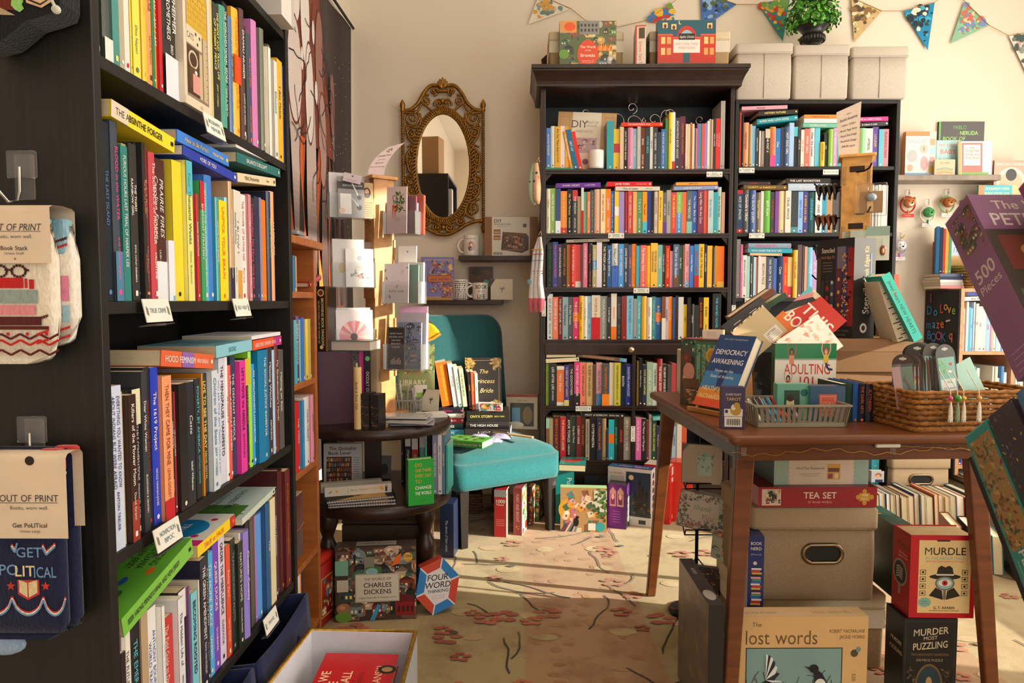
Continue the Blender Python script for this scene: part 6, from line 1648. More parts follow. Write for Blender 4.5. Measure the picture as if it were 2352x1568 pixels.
def spinner():
 cx,cy=PY(873,700,2.52).x,2.52;e=empty('card_spinner','wooden greeting card spinner with clear pockets on the round table','card rack',(cx,cy,Z1));c='c08a52'
 R=Matrix.Rotation(D(38),4,'Z');H=.84;a=.039
 g=G();g.lathe([(.001,0),(.1,0),(.1,.012),(.001,.012)],c,'oak',32);g.build('base',e,bevel=.002)
 g=G();g.box(-a,a,-a,a,.012,H,c,'oak',R)
 for z in(.16,.30,.44,.58,.72):
  for s in(-1,1):g.box(s*a-.004,s*a+.004,-a-.004,a+.004,z-.02,z+.05,tint(c,.95),'oak',R)
 g.build('column',e,bevel=.0012)
 g=G();g.box(-a-.012,a+.012,-a-.012,a+.012,H,H+.012,tint(c,1.05),'oak',R);g.build('cap',e,bevel=.002)
 def pocket(px0,px1,py0,py1,Y,rz,d=.045):
  p0,p1=PY(px0,py1,Y),PY(px1,py0,Y);w,h=(p1.x-p0.x)/math.cos(D(rz)),p1.z-p0.z;M=TM((p0.x+p1.x)/2-cx,Y-cy,p0.z-Z1,D(rz));g=G();t=.0016
  g.box(-w/2,w/2,0,t,0,h*.55,'ffffff','acrylic',M);g.box(-w/2,w/2,0,d,-.002,0,'ffffff','acrylic',M);g.box(-w/2,-w/2+t,0,d,0,h*.55,'ffffff','acrylic',M);g.box(w/2-t,w/2,0,d,0,h*.55,'ffffff','acrylic',M);g.box(-w/2,w/2,d,d+t,0,h,'ffffff','acrylic',M)
  o=g.build('pocket',e);return TM(cx,cy,Z1)@M,w,h
 def cards(M,w,h,specs):
  for dx,y,ww,hh,th,col,art,lab in specs:
   g=G();W_,H_=w*ww,h*hh;g.box(-W_/2,W_/2,0,th,0,H_,col,'paper');f=F(g,(-W_/2,0,0),(1,0,0),(0,0,1),W_,H_)
   if art:art(f)
   o=g.build('greeting_card',M=M@TM(dx*w,y,.002,0,D(-3)));setp(o,lab,'card','cards in the spinner')
   if th>.006:g=G();g.box(-W_/2-.002,W_/2+.002,-.0012,-.0005,-.001,H_+.002,'ffffff','film');g.build('sleeve',o)
 W1='e6e2e2'
 def flower(f):f.full('e4dce0');[f.poly([(f.w*.5,f.h*.38),(f.w*(.5+.42*math.cos(t)),f.h*.4+f.w*.42*math.sin(t)),(f.w*(.5+.42*math.cos(t+.35)),f.h*.4+f.w*.42*math.sin(t+.35))],('e8b0b8','e88fa0','ecc8b8','d87a92')[int(t*3)%4])for t in[i*.3 for i in range(21)]];f.ell(f.w*.48,f.h*.38,f.w*.1,f.w*.1,'4a2a34',14)
 def carrot(f):
  f.full('c4aaaa')
  for i in range(3):f.poly([(f.w*(.28+.1*i),f.h*.62),(f.w*(.38+.1*i),f.h*.6),(f.w*(.28+.05*i),f.h*.3)],('b8402c','d8642c','a83a2c')[i])
  f.line([(f.w*.35,f.h*.62),(f.w*.3,f.h*.8),(f.w*.45,f.h*.82)],.002,'3a4a24');leafy(f,['3f5a2a','5a7a3a','34482a'],60,2,.14,(f.w*.42,f.h*.5,f.w*.82,f.h*.85));f.ell(f.w*.55,f.h*.3,.008,.008,'b89a9a')
 def sprig(f):f.full('e6e4e4');leafy(f,['7a8a8a','a8b0a0'],14,5,.12,(f.w*.2,f.h*.2,f.w*.8,f.h*.36));[f.poly([(f.w*.5,f.h*.28),(f.w*.5+.008*math.cos(t),f.h*.28+.008*math.sin(t)),(f.w*.5+.008*math.cos(t+.5),f.h*.28+.008*math.sin(t+.5))],'d85a4a')for t in(0,1,2,3,4,5)];f.txt('THINKING',f.w*.5,f.h*.52,.005,'a8b0b8');f.txt('OF YOU',f.w*.5,f.h*.45,.005,'a8b0b8');[f.poly([(f.w*.5,f.h*.75),(f.w*.5+.008*math.cos(t),f.h*.75+.008*math.sin(t)),(f.w*.5+.008*math.cos(t+.5),f.h*.75+.008*math.sin(t+.5))],'7a8ac8')for t in(0,1,2,3,4,5)]
 def clips(f):f.full('8f8c8e');f.rect(f.w*.08,f.h*.08,f.w*.42,f.h*.5,'eceae6');f.rect(0,f.h*.7,f.w,f.h*.18,'4a4648');f.txt('INSTANT VILLAIN',f.w*.55,f.h*.79,.006,'d8d4d4',f.w*.8);f.line([(f.w*.5,f.h*.9),(f.w*.78,f.h*.52)],.004,'d8e4dc');f.ell(f.w*.8,f.h*.5,.008,.008,'4a4a48');f.ell(f.w*.8,f.h*.25,.009,.009,'2f3a34');f.line([(f.w*.5,f.h*.5),(f.w*.78,f.h*.28)],.004,'b8ccc0');f.ell(f.w*.15,f.h*.16,.01,.01,'e8c8a8')
 def bearded(f):f.full('b89a70');f.ell(f.w*.5,f.h*.72,f.w*.3,f.h*.15,'3a2c28',14);f.ell(f.w*.5,f.h*.74,f.w*.17,f.h*.09,'b88a6a',12);f.poly([(f.w*.34,f.h*.7),(f.w*.66,f.h*.7),(f.w*.5,f.h*.56)],'5a4a44');f.txt('THE VILLAGER',f.w*.5,f.h*.44,.005,'3a2c20',f.w*.9,bold=1);[f.rect(f.w*.15,f.h*(.36-.06*i),f.w*.7,.0022,'7a6040')for i in range(6)]
 def plainart(s):return lambda f:(leafy(f.full('d8ccd0'),['b0a0a8','8a8088','c8b8b8'],12,len(s),.14),f.txt(s,f.w*.5,f.h*.3,.007,'6a5a60',f.w*.8,bold=1))
 def dark(f):f.full('322c2c');f.frame(.002,.002,f.w-.004,f.h-.004,.0008,'8a7a60');[f.txt(s,f.w*.5,f.h*(.85-.08*i),.0055,'c8c0b8',f.w*.8)for i,s in enumerate(('NEVER TRUST','ANYONE WHO','HAS NOT','BROUGHT','A BOOK'))];[f.rect(f.w*(.2+.09*i),f.h*.12,f.w*.06,f.h*(.1+.03*(i%3)),'a8988a')for i in range(7)]
 def paint(f):busy(f.full('8a98b8'),'6a7a9a b8a0a8 4a5a78 a8b8c8 c8b8a8'.split(),22,4,.3)
 M,w,h=pocket(762,850,398,500,2.40,24)
 cards(M,w,h,[(.02,.004,.62,.92,.004,'8f8c8e',clips,'clear bag of hooks with a black band, high in the card spinner'),(.4,.012,.3,.82,.003,'b89a70',bearded,'tan card with a bearded figure, high in the card spinner'),(-.22,.022,.5,1.02,.012,W1,None,'white packet behind the bag of hooks in the spinner')])
 g=G();g.box(-.03,.03,0,.006,0,.03,'c8b8c0','paper');f=F(g,(-.03,0,0),(1,0,0),(0,0,1),.06,.03);f.ell(.03,.022,.003,.003,'5a5058');f.rect(.01,.008,.04,.0015,'a898a0');f.rect(.014,.004,.03,.0015,'a898a0')
 p=PY(806,418,2.39);o=g.build('header_card',M=TM(p.x,2.395,p.z,D(8),D(-10),D(12)));setp(o,'lilac folded header card tilted atop the bag of hooks','card')
 M,w,h=pocket(768,858,552,660,2.40,24)
 cards(M,w,h,[(.14,.003,.64,.82,.006,W1,sprig,'white card with red and blue sprigs in the spinner'),(-.1,.013,.72,1.02,.012,'dedad4',lambda f:f.ell(f.w*.3,f.h*.4,.012,.018,'d8b04a'),'white wrapped card with a yellow motif behind the sprig card')])
 M,w,h=pocket(772,856,708,812,2.40,24)
 cards(M,w,h,[(.02,.004,.9,.95,.004,'e4dce0',flower,'card with a large pink poppy in the spinner'),(-.04,.012,.92,1.0,.02,'e0dcdc',None,'stack of white cards behind the pink poppy card')])
 M,w,h=pocket(878,955,440,537,2.42,-14,.075)
 cards(M,w,h,[(-.1,.004,.62,1.12,.004,'c4aaaa',carrot,'pink card with a bunch of carrots in the spinner'),(.16,.02,.55,.9,.01,'7a3a48',None,'dark red card behind the carrot card'),(.18,.034,.5,.75,.01,'7fa6c4',None,'light blue card behind the carrot card'),(.3,.05,.55,.95,.016,'cc4a2c',None,'bright red orange cards at the back of the carrot pocket')])
 M,w,h=pocket(875,962,604,697,2.42,-14,.075)
 cards(M,w,h,[(-.12,.004,.66,.98,.004,'c8b4b4',plainart('BOOK CLUB'),'dusty pink card with black doodles in the spinner'),(.1,.03,.6,.95,.008,'7aa090',None,'sea green card behind the doodle card'),(.16,.045,.66,1.02,.014,W1,None,'white card behind the sea green one'),(-.02,.066,.5,1.45,.006,'eceaea',lambda f:f.ell(f.w*.5,f.h*.9,.003,.003,'6a6a6a'),'tall white hang tab packet in the middle spinner pocket')])
 M,w,h=pocket(878,968,742,850,2.40,-14,.08)
 cards(M,w,h,[(-.18,.004,.46,.9,.005,'322c2c',dark,'black card about books with a drawn shelf in the spinner'),(.12,.022,.62,1.0,.008,'8a98b8',paint,'blue painted card behind the black book card'),(.16,.04,.7,1.2,.02,'d8d0d8',None,'thick white packet in the lowest spinner pocket'),(.1,.064,.75,1.34,.006,'d8a8c8',None,'pink wrapped sheet at the back of the lowest spinner pocket')])
 g=G();p=PY(880,395,2.5);a_,b_=PY(856,396,2.47),PY(890,396,2.47);wv=.056
 def fn(u,v):return Vector((p.x-.022+(u-.5)*wv+.075*v*v*.8+.01*v,2.475+.03*v*v+.012*u,p.z-.013+v*.102-.03*u*0+.018*u*v))
 g.grid(fn,6,10,'d8c4c4','paper')
 for k,(s,hh,m)in enumerate((('Greeting Cards',.006,.8),('(blank inside)',.003,.5),('$6.00 each',.0045,.5),('Buy 5 or more for $5 each',.0035,.85))):
  sc=hh/.72;w_=tw(s)*sc;kx=min(1,m*wv/w_);x=-w_*kx/2
  for ch in s:
   if ch in GL:
    vs,fs=GL[ch][1];g.add([fn(.5+(x+vx*sc*kx)/wv,.6-.12*k+vy*sc/.102)+Vector((-.0002,-.0006,0))for vx,vy in vs],fs,'6a4a4a','paper')
   x+=(GL[ch][2]if ch in GL else.33)*sc*kx
 for k in range(5):a=6.283*k/5;q=fn(.5+.1*math.cos(a),.8+.05*math.sin(a));g.q([q+Vector((.004*math.cos(t),-.0007,.003*math.sin(t)))for t in(0,1.2,2.4,3.6,4.8)],'a87a7a','paper')
 o=g.build('paper_sign');setp(o,'curled pink paper sign about greeting cards on top of the spinner','sign')
spinner()
def quot(f):
 w,h=f.w,f.h;f.full('cfc9c4');f.txt('The Quotable',w*.5,h*.88,h*.088,'1f1d1c',w*.84,bold=1);f.txt('Book Lover',w*.42,h*.76,h*.088,'1f1d1c',w*.68,bold=1);f.rect(w*.07,0,w*.66,h*.66,'5a3424');r=random.Random(4)
 for j in range(5):
  x=w*.08
  while x<w*.71:b=w*r.uniform(.012,.03);f.rect(x,h*(.02+.13*j),b,h*r.uniform(.07,.1),r.choice(('c85a3c','3a8a9a','d8b04a','6a4a3c','e0d0b0','4a5a78','8a3a3a')));x+=b+.0006
 for i in range(9):f.rect(w*.78,h*(.62-.06*i),w*.15,.0022,'8a8682')
putslab(786,2.52,Z2,.137,.14,.03,'cfc9c4',quot,rz=6,rx=-4,name='book',label='white hardback The Quotable Book Lover on the lower tier',cat='book')
for i,(dx,rz,lab)in enumerate(((0,12,'black spiral notebook, lowest of three on the lower tier'),(-.004,15,'black spiral notebook, middle one of three on the lower tier'),(-.012,19,'black spiral notebook under the pale long boxes'))):
 g=G();a,b,t=.108,.064,.0088;g.box(-a,a,-b,b,0,.0012,'1f1c1a','paper');g.box(-a+.002,a-.002,-b+.004,b,.0014,t-.0014,'c9c2b8','pages');g.box(-a,a,-b,b,t-.0012,t,'241f1c','paper');f=F(g,(-a,-b,t),(1,0,0),(0,1,0),2*a,2*b);f.poly([(.02,.0),(.19,.0),(.19,.08)],'c09458');busy(f.sub(.02,.03,.1,.08),['c09458','8a5a34','2a2a34'],10,i,.3)
 M=TM(PY(833,1180,2.26).x+dx,2.262,Z2+.009*i,D(rz));o=g.build('spiral_notebook',M=M);setp(o,lab,'notebook','spiral notebooks')
 g=G()
 for k in range(26):x=-a+.008+k*(2*a-.016)/25;g.tube([(x+.0012*(q%2),-b+.003+.0055*math.cos(6.283*q/8),t/2+.0052*math.sin(6.283*q/8))for q in range(8)],.0011,'c8c8cc','metal',5,True)
 g.build('spiral_binding',o)
def wand(f):
 f.full('c9bfae');f.txt('Harry Potter',f.w*.5,f.h*.55,f.h*.3,'8a6a3c',f.w*.26,it=.3);f.txt("RON'S WAND PEN",f.w*.74,f.h*.55,f.h*.16,'b08a50',f.w*.2);f.rect(f.w*.34,f.h*.25,.001,f.h*.55,'6a6058');f.line([(f.w*.05,f.h*.35),(f.w*.1,f.h*.6),(f.w*.08,f.h*.3)],.0015,'6a6058');f.ell(f.w*.18,f.h*.5,.004,.004,'c8963c');f.ell(f.w*.85,f.h*.55,.006,.007,'d8a03c');f.rect(f.w*.9,f.h*.15,f.w*.035,f.h*.6,'3a302c');f.ell(f.w*.917,f.h*.78,.0035,.0035,'b08a70')
zw=Z2+.0275
putslab(820,2.262,zw,.215,.03,.03,'c4baa8',wand,rz=17,name='gift_box',label='long silvery boxed wand pen on the spiral notebooks, frontmost',cat='box',box=1,group='wand pen boxes',top=lambda f:f.full('d6d0c4'))
putslab(804,2.305,zw,.2,.03,.026,'bcb2a0',None,rz=19,name='gift_box',label='long silvery box lying behind the front wand pen box',cat='box',box=1,group='wand pen boxes',top=lambda f:f.full('cdc6b8'))
def world(f):
 w,h=f.w,f.h;f.full('22a23c')
 for i,(s,c,y)in enumerate((('DO','c8a02c',.88),('ONE THING','c8a02c',.76),('EVERY DAY','c8a02c',.64),('TO','c8a02c',.52),('CHANGE','e8eee0',.38),('THE WORLD','e8eee0',.26))):f.txt(s,w*.26,h*y,h*.075,c,w*.64,bold=1,al='l')
 f.txt('journal',w*.6,h*.1,h*.03,'1a6a2a')
putslab(963,2.24,Z2,.086,.15,.03,'1f9a38',world,rz=24,name='book',label='bright green book Do One Thing Every Day to Change the World',cat='book',spine=lambda f:(f.full('1b8c32'),f.turn(-1).txt('CHANGE THE WORLD',f.h*.5,f.w*.5,f.w*.25,'c8b83c',f.h*.7)))
T3=[(1000,.017,.205,'8a8ab0','W','WILSON THE RED BOOKS','lavender grey upright book WILSON on the lower tier'),(1011,.013,.205,'e0dcda','K','MIRIAM TOEWS FIGHT NIGHT','white upright book MIRIAM TOEWS on the lower tier'),(1019.5,.011,.205,'5a7f9a','W','Patchwork Tales','blue patterned upright book on the lower tier'),(1027,.006,.17,'3aa89a','W','','turquoise slim book at the edge of the lower tier')]
for px,t,h,c,tc,s,lab in T3:
 x=PY(px,1080,2.36).x;book(TM(x-t/2,2.352,Z2,D(-3)),t,h,.13,c,tc,s,'',None,0,'book',lab,'book','upright books on the lower tier')
for px,t,h,c,s,lab in((925,.008,.19,'232326','ANN','black book with a pale spine label deep on the lower tier'),(938,.02,.18,'2a2a2c','STRIPES','black and white striped book deep on the lower tier'),(954,.022,.165,'c8422c','THE','red orange book deep on the lower tier'),(971,.02,.175,'5ab4b0','TRAVELLERS','turquoise and cream book deep on the lower tier')):
 x=PY(px,1040,2.5).x;book(TM(x-t/2,2.49,Z2),t,h,.11,c,'W',s,'','tW' if t>.01 else None,0,'book',lab,'book','upright books deep on the lower tier')
putslab(880,2.56,Z2,.05,.085,.003,'6a6462',lambda f:(f.full('7a7472'),f.ell(f.w*.5,f.h*.4,f.w*.3,f.h*.25,'4a4442')),rz=-6,rx=-8,name='greeting_card',label='grey photo card in the shade of the lower tier',cat='card',box=1,mat='paper')
def crate():
 x0,x1=PY(782,1240,2.42).x,PY(985,1240,2.42).x;e=empty('wooden_crate','dark weathered wooden crate under the round table','crate',((x0+x1)/2,2.44,0));w=(x1-x0)/2;c='46362a'
 for nm,q in(('front_panel',(-w,w,0,.014)),('back_panel',(-w,w,.116,.13)),('side_panel',(-w,-w+.014,.014,.116)),('side_panel',(w-.014,w,.014,.116))):
  g=G();[g.box(*q,.002+.084*i,.082+.084*i,tint(c,(1,.85,1.1)[i]),'oak')for i in range(3)];g.build(nm,e,bevel=.002)
 g=G();g.box(-w,w,0,.13,.254,.266,c,'oak');g.build('lid',e,bevel=.002)
crate()
def dickens(f):
 w,h=f.w,f.h;f.full('4a3c34');busy(f,'6a5044 8a6a54 3a4a4a a8785a 5a4a3c 7a3a2c c0a890 4a6a5a 2a2a30 7a8a8a'.split(),150,21,.17);f.rect(w*.36,h*.62,w*.12,h*.24,'8a8678');f.rect(w*.37,h*.6,w*.2,h*.12,'4a7a34');f.ell(w*.45,h*.66,.02,.012,'8ab8c0');f.poly([(w*.68,h*.72),(w*.76,h*.86),(w*.82,h*.9),(w*.8,h*.76)],'e8702a');f.rect(w*.74,h*.05,w*.24,h*.18,'8a1f24');f.poly([(w*.72,h*.23),(w,h*.23),(w*.92,h*.33),(w*.8,h*.33)],'6a1a20')
 for i in range(4):f.rect(w*(.77+.055*i),h*.1,w*.025,h*.08,'241a1c')
 f.poly([(w*.42,0),(w*.52,h*.22),(w*.56,h*.2),(w*.48,0)],'3a9ac8');f.ell(w*.1,h*.06,w*.1,h*.07,'6a9a3c');f.rect(w*.0,h*.62,w*.16,h*.2,'7ab09a');f.rect(w*.02,h*.4,w*.14,h*.16,'c8c0b0')
 f.rect(w*.245,h*.25,w*.545,h*.38,'d9d0c0');f.frame(w*.25,h*.257,w*.535,h*.366,.0012,'8a7a6a')
 for s,y,hh,b in(('THE WORLD OF',.56,.035,0),('CHARLES',.48,.065,1),('DICKENS',.39,.065,1),('A Jigsaw Puzzle with 70 Characters to Find',.31,.024,0)):f.txt(s,w*.52,h*y,h*hh,'2f2a26',w*.46,bold=b)
 f.ell(w*.9,h*.84,w*.058,w*.058,'e0b44a',28);f.txt('1000',w*.9,h*.855,h*.038,'3a2a1c',bold=1);f.txt('Pieces',w*.9,h*.8,h*.02,'3a2a1c')
putslab(860,2.262,0,.262,.243,.065,'3a302c',dickens,rz=7,rx=-3,name='puzzle_box',label='large puzzle box The World of Charles Dickens on the carpet',cat='puzzle',box=1,top=lambda f:(busy(f.full('5a4a44'),'6a5044 3a4a4a 7a3a2c'.split(),20,3),f.rect(f.w*.25,f.h*.15,f.w*.5,f.h*.7,'d9d0c0'),f.txt('CHARLES DICKENS',f.w*.5,f.h*.5,f.h*.35,'3a302a',f.w*.44)),spine=lambda f:busy(f.full('4a3c34'),'6a5044 3a2a24 8a6a54'.split(),14,2))
def hexbox():
 g=G();R,t=.096,.045;ang=[D(90+60*i-14)for i in range(6)];sx,sy=.82,1.0
 P_=[(R*sx*math.cos(a),R*sy*math.sin(a)+R)for a in ang];q=[(x*.62,(z-R)*.66+R)for x,z in P_]
 cc=['cf4a34','2f7fc4'];vs=[(x,0,z)for x,z in P_]+[(x,t,z)for x,z in P_]
 for i in range(6):j=(i+1)%6;g.q([vs[i],vs[j],vs[6+j],vs[6+i]][::-1],cc[i%2],'gloss')
 g.q([(x,t,z)for x,z in P_],'e6e4e4','gloss');f=F(g,(-R,0,0),(1,0,0),(0,0,1),2*R,2*R,'gloss')
 f.poly([(x+R,z)for x,z in P_],'e2e0e2')
 for i in range(6):
  j=(i+1)%6;a,b,c,d=P_[i],P_[j],q[j],q[i];m=.93;k=lambda u,v,s:(u[0]+(v[0]-u[0])*s+R,u[1]+(v[1]-u[1])*s)
  f.poly([k(a,b,.03),k(a,b,.97),k(d,c,.95),k(d,c,.05)],cc[i%2])
 for s,y,h in(('FOUR',1.32,.02),('WORD',1.06,.02),('THINKING',.85,.011)):f.txt(s,R*1.0,R*y,h,'2a2426',R*.92,bold=1,it=.15)
 f.txt('A FAST-PACED',R,R*.68,.005,'d88a8a');f.txt('WORD GAME',R,R*.6,.005,'d88a8a')
 o=g.build('game_box',M=TM(PY(1008,1400,2.29).x,2.275,0.001,D(18),D(-6),D(0))@Matrix.Translation((0,0,-.004)));setp(o,'red and blue hexagonal game box FOUR WORD THINKING','game')
hexbox()
stand(1008,1045,1157,1280,.2,'1f2a44',lambda f:f.turn(-1).txt('The dance of blue notes.',f.h*.6,f.w*.5,f.w*.2,'b8c0d0',f.h*.6,it=.2),z=0.0005,rz=-6,fw=.85,name='puzzle_box',label='navy box spine reading The dance of blue notes by the table leg',cat='puzzle',box=1)
e=empty('tin_box','red tin with a framed picture beside the oak bookcase','tin',(-.65,2.215,0),rz=D(78));g=G();rings(g,-.06,.06,-.03,.03,.02,[(0.001,.004),(.004,0),(.2,0),(.208,.004)],'a8241f','gloss',4);f=F(g,(-.06,-.0303,0),(1,0,0),(0,0,1),.12,.21,'gloss');f.frame(.02,.03,.08,.13,.004,'c8a04a');busy(f.sub(.024,.034,.072,.122),'6a4a2c c8a070 4a6a8a e0d0b0'.split(),24,2,.3);g.build('body',e);g=G();rings(g,-.062,.062,-.032,.032,.021,[(.205,0),(.222,0),(.228,.006)],'b82c24','gloss',4);g.build('lid',e)
g=G();rings(g,-.03,.06,-.05,.05,.008,[(0,0),(.185,0),(.188,.003)],'5a2420','fabric',3);o=g.build('journal',M=TM(OX-.09,2.02,OSH[1]+.001,0));setp(o,'maroon leather journal tied with a cord in the oak bookcase','journal');g=G();g.tube([(.0615,-.052,.09),(.0625,0,.088),(.0615,.052,.092)],.0012,'a86a4a','fabric',5);g.build('cord',o);g=G();g.box(-.026,.058,-.046,.046,.186,.1895,'c8b08a','pages');g.build('page_block',o)
for i,(y,h,c,lab)in enumerate(((1.87,.155,'1f8a98','turquoise upright book on top of the oak bookcase'),(1.845,.2,'e0705c','coral upright book on top of the oak bookcase'),(1.885,.145,'8a5fa0','slim purple book on top of the oak bookcase'))):book(TM(OX-.01,y,1.2285,D(90)),.014 if i else.024,h,.12,c,'W','','',None,0,'book',lab,'book','upright books on top of the oak bookcase')
slab(TM(OX-.1,2.03,1.2285,D(70)),.075,.105,.05,'4a2a20',lambda f:f.rect(f.w*.6,0,f.w*.4,f.h,'b8b4ae'),name='card_box',label='brown box in a clear case on top of the oak bookcase',cat='box',box=1)
for i in range(2):
 g=G();g.rbox(-.045,.045,-.03,.03,.0005,.0145,.003,'ffffff','film');g.rbox(-.041,.041,-.027,.027,.002,.012,.003,'a8a8aa','gloss');o=g.build('card_case',M=TM(OX-.045+.012*i*(1-2*i),2.1,1.2287+.0152*i,D(85+8*i)));setp(o,('clear case lying on the oak bookcase top, lower of two','clear case lying on the oak bookcase top, upper of two')[i],'case','clear cases on the oak bookcase')
book(TM(OX-.012,2.105,OSH[4]+.03,D(90),D(0),D(78)),.016,.13,.11,'a8242c','W','','',None,1,'book','red book lying tilted under the oak bookcase top','book')
ZC=.427
def chairx(px,Y):return PY(px,960,Y).x
def pile(px0,px1,Y,z,items,rz=0):
 for i,(t,c,tc,s,a,lab)in enumerate(items):
  x0,x1=chairx(px0,Y)+.004*((i*7)%3),chairx(px1,Y)-.003*((i*5)%3)
  lying(TM(x0,Y+.004*((i*3)%2),z,D(rz+(i%3-1)*2)),x1-x0,t,.145,c,tc,s,a,None,i%2,'book',lab,'book','books piled on the teal chair');z+=t+.0006
 return z
zA=pile(1003,1066,3.205,ZC,[(.024,'3f8aa4','W','NORMAL','','blue book lying at the bottom of the small pile on the chair'),(.03,'2a4448','W','THIEVES','','dark teal book lettered THIEVES in the chair pile'),(.024,'b02a30','W','Scarlet Bells','','red book in the small pile on the chair'),(.02,'e0d8d0','R','','','white book in the small pile on the chair'),(.026,'2e2a34','P','Sphinx','','dark book topping the small pile on the chair')])
zB=pile(1068,1172,3.19,ZC,[(.03,'3a3430','W','A LIGHT','','dark book at the bottom of the large pile on the chair'),(.034,'2c2a2c','W','THE HIGH HOUSE','','black hardback under ONYX STORM on the chair'),(.047,'2a2724','y','ONYX STORM','REBECCA YARROS','thick black hardback ONYX STORM on the chair')])
def leaning(px,t,h,c,tc,s,lean,lab,Y=3.225,z=None,d=.13,au=''):
 x=chairx(px,Y);z=zA if z is None else z
 book(TM(x,Y,z+.001,D(8))@Matrix.Rotation(D(lean),4,'Y'),t,h,d,c,tc,s,au,None,0,'book',lab,'book','books standing on the chair pile')
leaning(1016,.05,.208,'e2701f','Y',"GECKO'S EXPLOITS",-9,'thick orange paperback leaning on the chair pile',au='EXPLOITS')
leaning(1042.5,.023,.205,'dcdad6','A','STORIES',-8.5,'white paperback leaning beside the orange one')
leaning(1054,.02,.19,'c8d8d0','t','THE SECRET',-8,'white book with a teal top leaning on the chair pile')
leaning(1064.5,.02,.18,'dcd6b4','G','THE PRINCESS BRIDE',-7,'cream spine reading THE PRINCESS BRIDE on the chair')
leaning(1078,.014,.178,'2a2220','O','LINGER',-3,'black and orange slim book beside the black gilt cover',z=zB)
leaning(1085,.015,.178,'d85a34','Y','EXPRESS',-2.5,'red orange slim book beside the black gilt cover',z=zB)
leaning(1093,.014,.17,'c8c4c8','S','MAPS',-2,'pale grey slim book beside the black gilt cover',z=zB)
def bride(f):
 w,h=f.w,f.h;f.full('241d18');f.frame(w*.06,h*.05,w*.88,h*.9,.002,'a8874a')
 for x,y in((.12,.9),(.88,.9),(.12,.1),(.88,.1)):leafy(f,['b8954f','8a6a34'],60,int(x*50),.1,(w*(x-.09),h*(y-.08),w*(x+.09),h*(y+.08)))
 for s,x,y,hh in(('The',.5,.74,.08),('Princess',.52,.56,.085),('Bride',.58,.38,.085)):f.txt(s,w*x,h*y,h*hh,'d8bc78',w*.62,it=.35)
slab(TM(chairx(1110,3.34),3.345,zB-.02,D(4),D(-6)),.175,.255,.03,'241d18',bride,name='book',label='black hardback with gilt corners, The Princess Bride, facing out',cat='book')
slab(TM(chairx(1118,3.24),3.245,zB+.001,D(-3),D(-4)),.075,.034,.002,'e2e0da',lambda f:f.txt('BUTTONS! - $2 each',f.w*.45,f.h*.5,f.h*.22,'3a3a3a',f.w*.8,bold=1),name='paper_sign',label='small white sign reading BUTTONS $2 each',cat='sign',box=1,mat='paper')
slab(TM(chairx(1128,3.20),3.205,zB+.0012,D(-5)),.105,.034,.03,'c8b8b0',lambda f:busy(f,'c83a3a e8b83c 3a7ac0 5aa04a e8e0d8'.split(),50,6,.5),name='gift_box',label='small multicoloured patterned box on ONYX STORM',cat='box',box=1)
def packet(px,Y,z,w,d,rz,label,i):
 g=G();r=random.Random(i)
 def fn(u,v):k=(1-abs(2*u-1)**3)*(1-abs(2*v-1)**3);return Vector(((u-.5)*w,(v-.5)*d,.002+.018*k))
 g.grid(fn,12,8,'b4b0d4','film' if 0 else 'gloss',True);g.grid(lambda u,v:Vector((fn(u,v).x,fn(u,v).y,.001)),2,2,'a8a4c8','gloss')
 for k in range(26):u,v=r.random(),r.random();p=fn(u,v)+Vector((0,0,.0006));a=.004;g.q([p+Vector((-a,-a*.6,0)),p+Vector((a,-a*.6,0)),p+Vector((a*.6,a,0))],r.choice(('6a68a8','8a88bc','4a4a80','d8d4e8')),'gloss')
 o=g.build('pouch',M=TM(chairx(px,Y),Y,z,D(rz)));setp(o,label,'pouch','lavender patterned pouches')
packet(1100,3.12,ZC,.11,.07,14,'lavender patterned pouch before the large chair pile',1);packet(1150,3.14,ZC,.1,.07,-10,'lavender patterned pouch near the wooden spine bookmark',2);packet(1128,3.05,ZC+.0,.1,.05,-6,'grey lavender pouch behind the green book',3)
g=G();g.rbox(-.10,.10,-.011,.011,0,.007,.004,'b99a70','paper');g.box(-.1,-.02,-.009,.009,.007,.0085,'5a4a3c','paper');o=g.build('wooden_stick',M=TM(chairx(1178,3.13),3.13,ZC+.012,D(-24),0,D(2)));setp(o,'tan bookmark stick lying on the chair seat edge','bookmark')
def greencover(f):
 f.full('55a83c');r=random.Random(3)
 for i in range(9):x,y=f.w*r.uniform(.1,.9),f.h*r.uniform(.12,.88);f.ell(x,y,.011,.011,'4a1a2c',9);f.line([(x,y),(x+.014,y-.012)],.0015,'2f6a24')
 for s,y in(('What Matters',.6),('in Jane Austen',.4)):f.txt(s,f.w*.5,f.h*y,.011,'cfe0a0',f.w*.7,it=.2)
MG=TM(chairx(1028,2.98)-.012,2.985,ZC-.004,D(-22))
o=lying(MG,.178,.028,.115,'4f9a38','W','What Matters in Jane Austen','John Mullan',None,1,'book','green hardback with maroon flowers lying on the front of the seat','book',cover=greencover)
def window(f):
 w,h=f.w,f.h;f.full('a79a8c');f.rect(0,h*.93,w,h*.07,'8a3438');f.rect(w*.12,h*.08,w*.76,h*.68,'2a3236');f.rect(w*.18,h*.12,w*.26,h*.5,'4a7aa0');f.ell(w*.68,h*.4,w*.16,h*.26,'6a5a44',14);f.txt('gift set',w*.5,h*.84,h*.07,'6a5a4c',it=.2);f.ell(w*.3,h*.12,w*.26,h*.1,'b8b0a0',18)
slab(TM(chairx(1200,3.43),3.44,ZC-.012,D(-6),D(-3)),.155,.17,.06,'a0948a',window,name='gift_box',label='grey window gift box between the chair and corniced bookcase',cat='box',box=1)
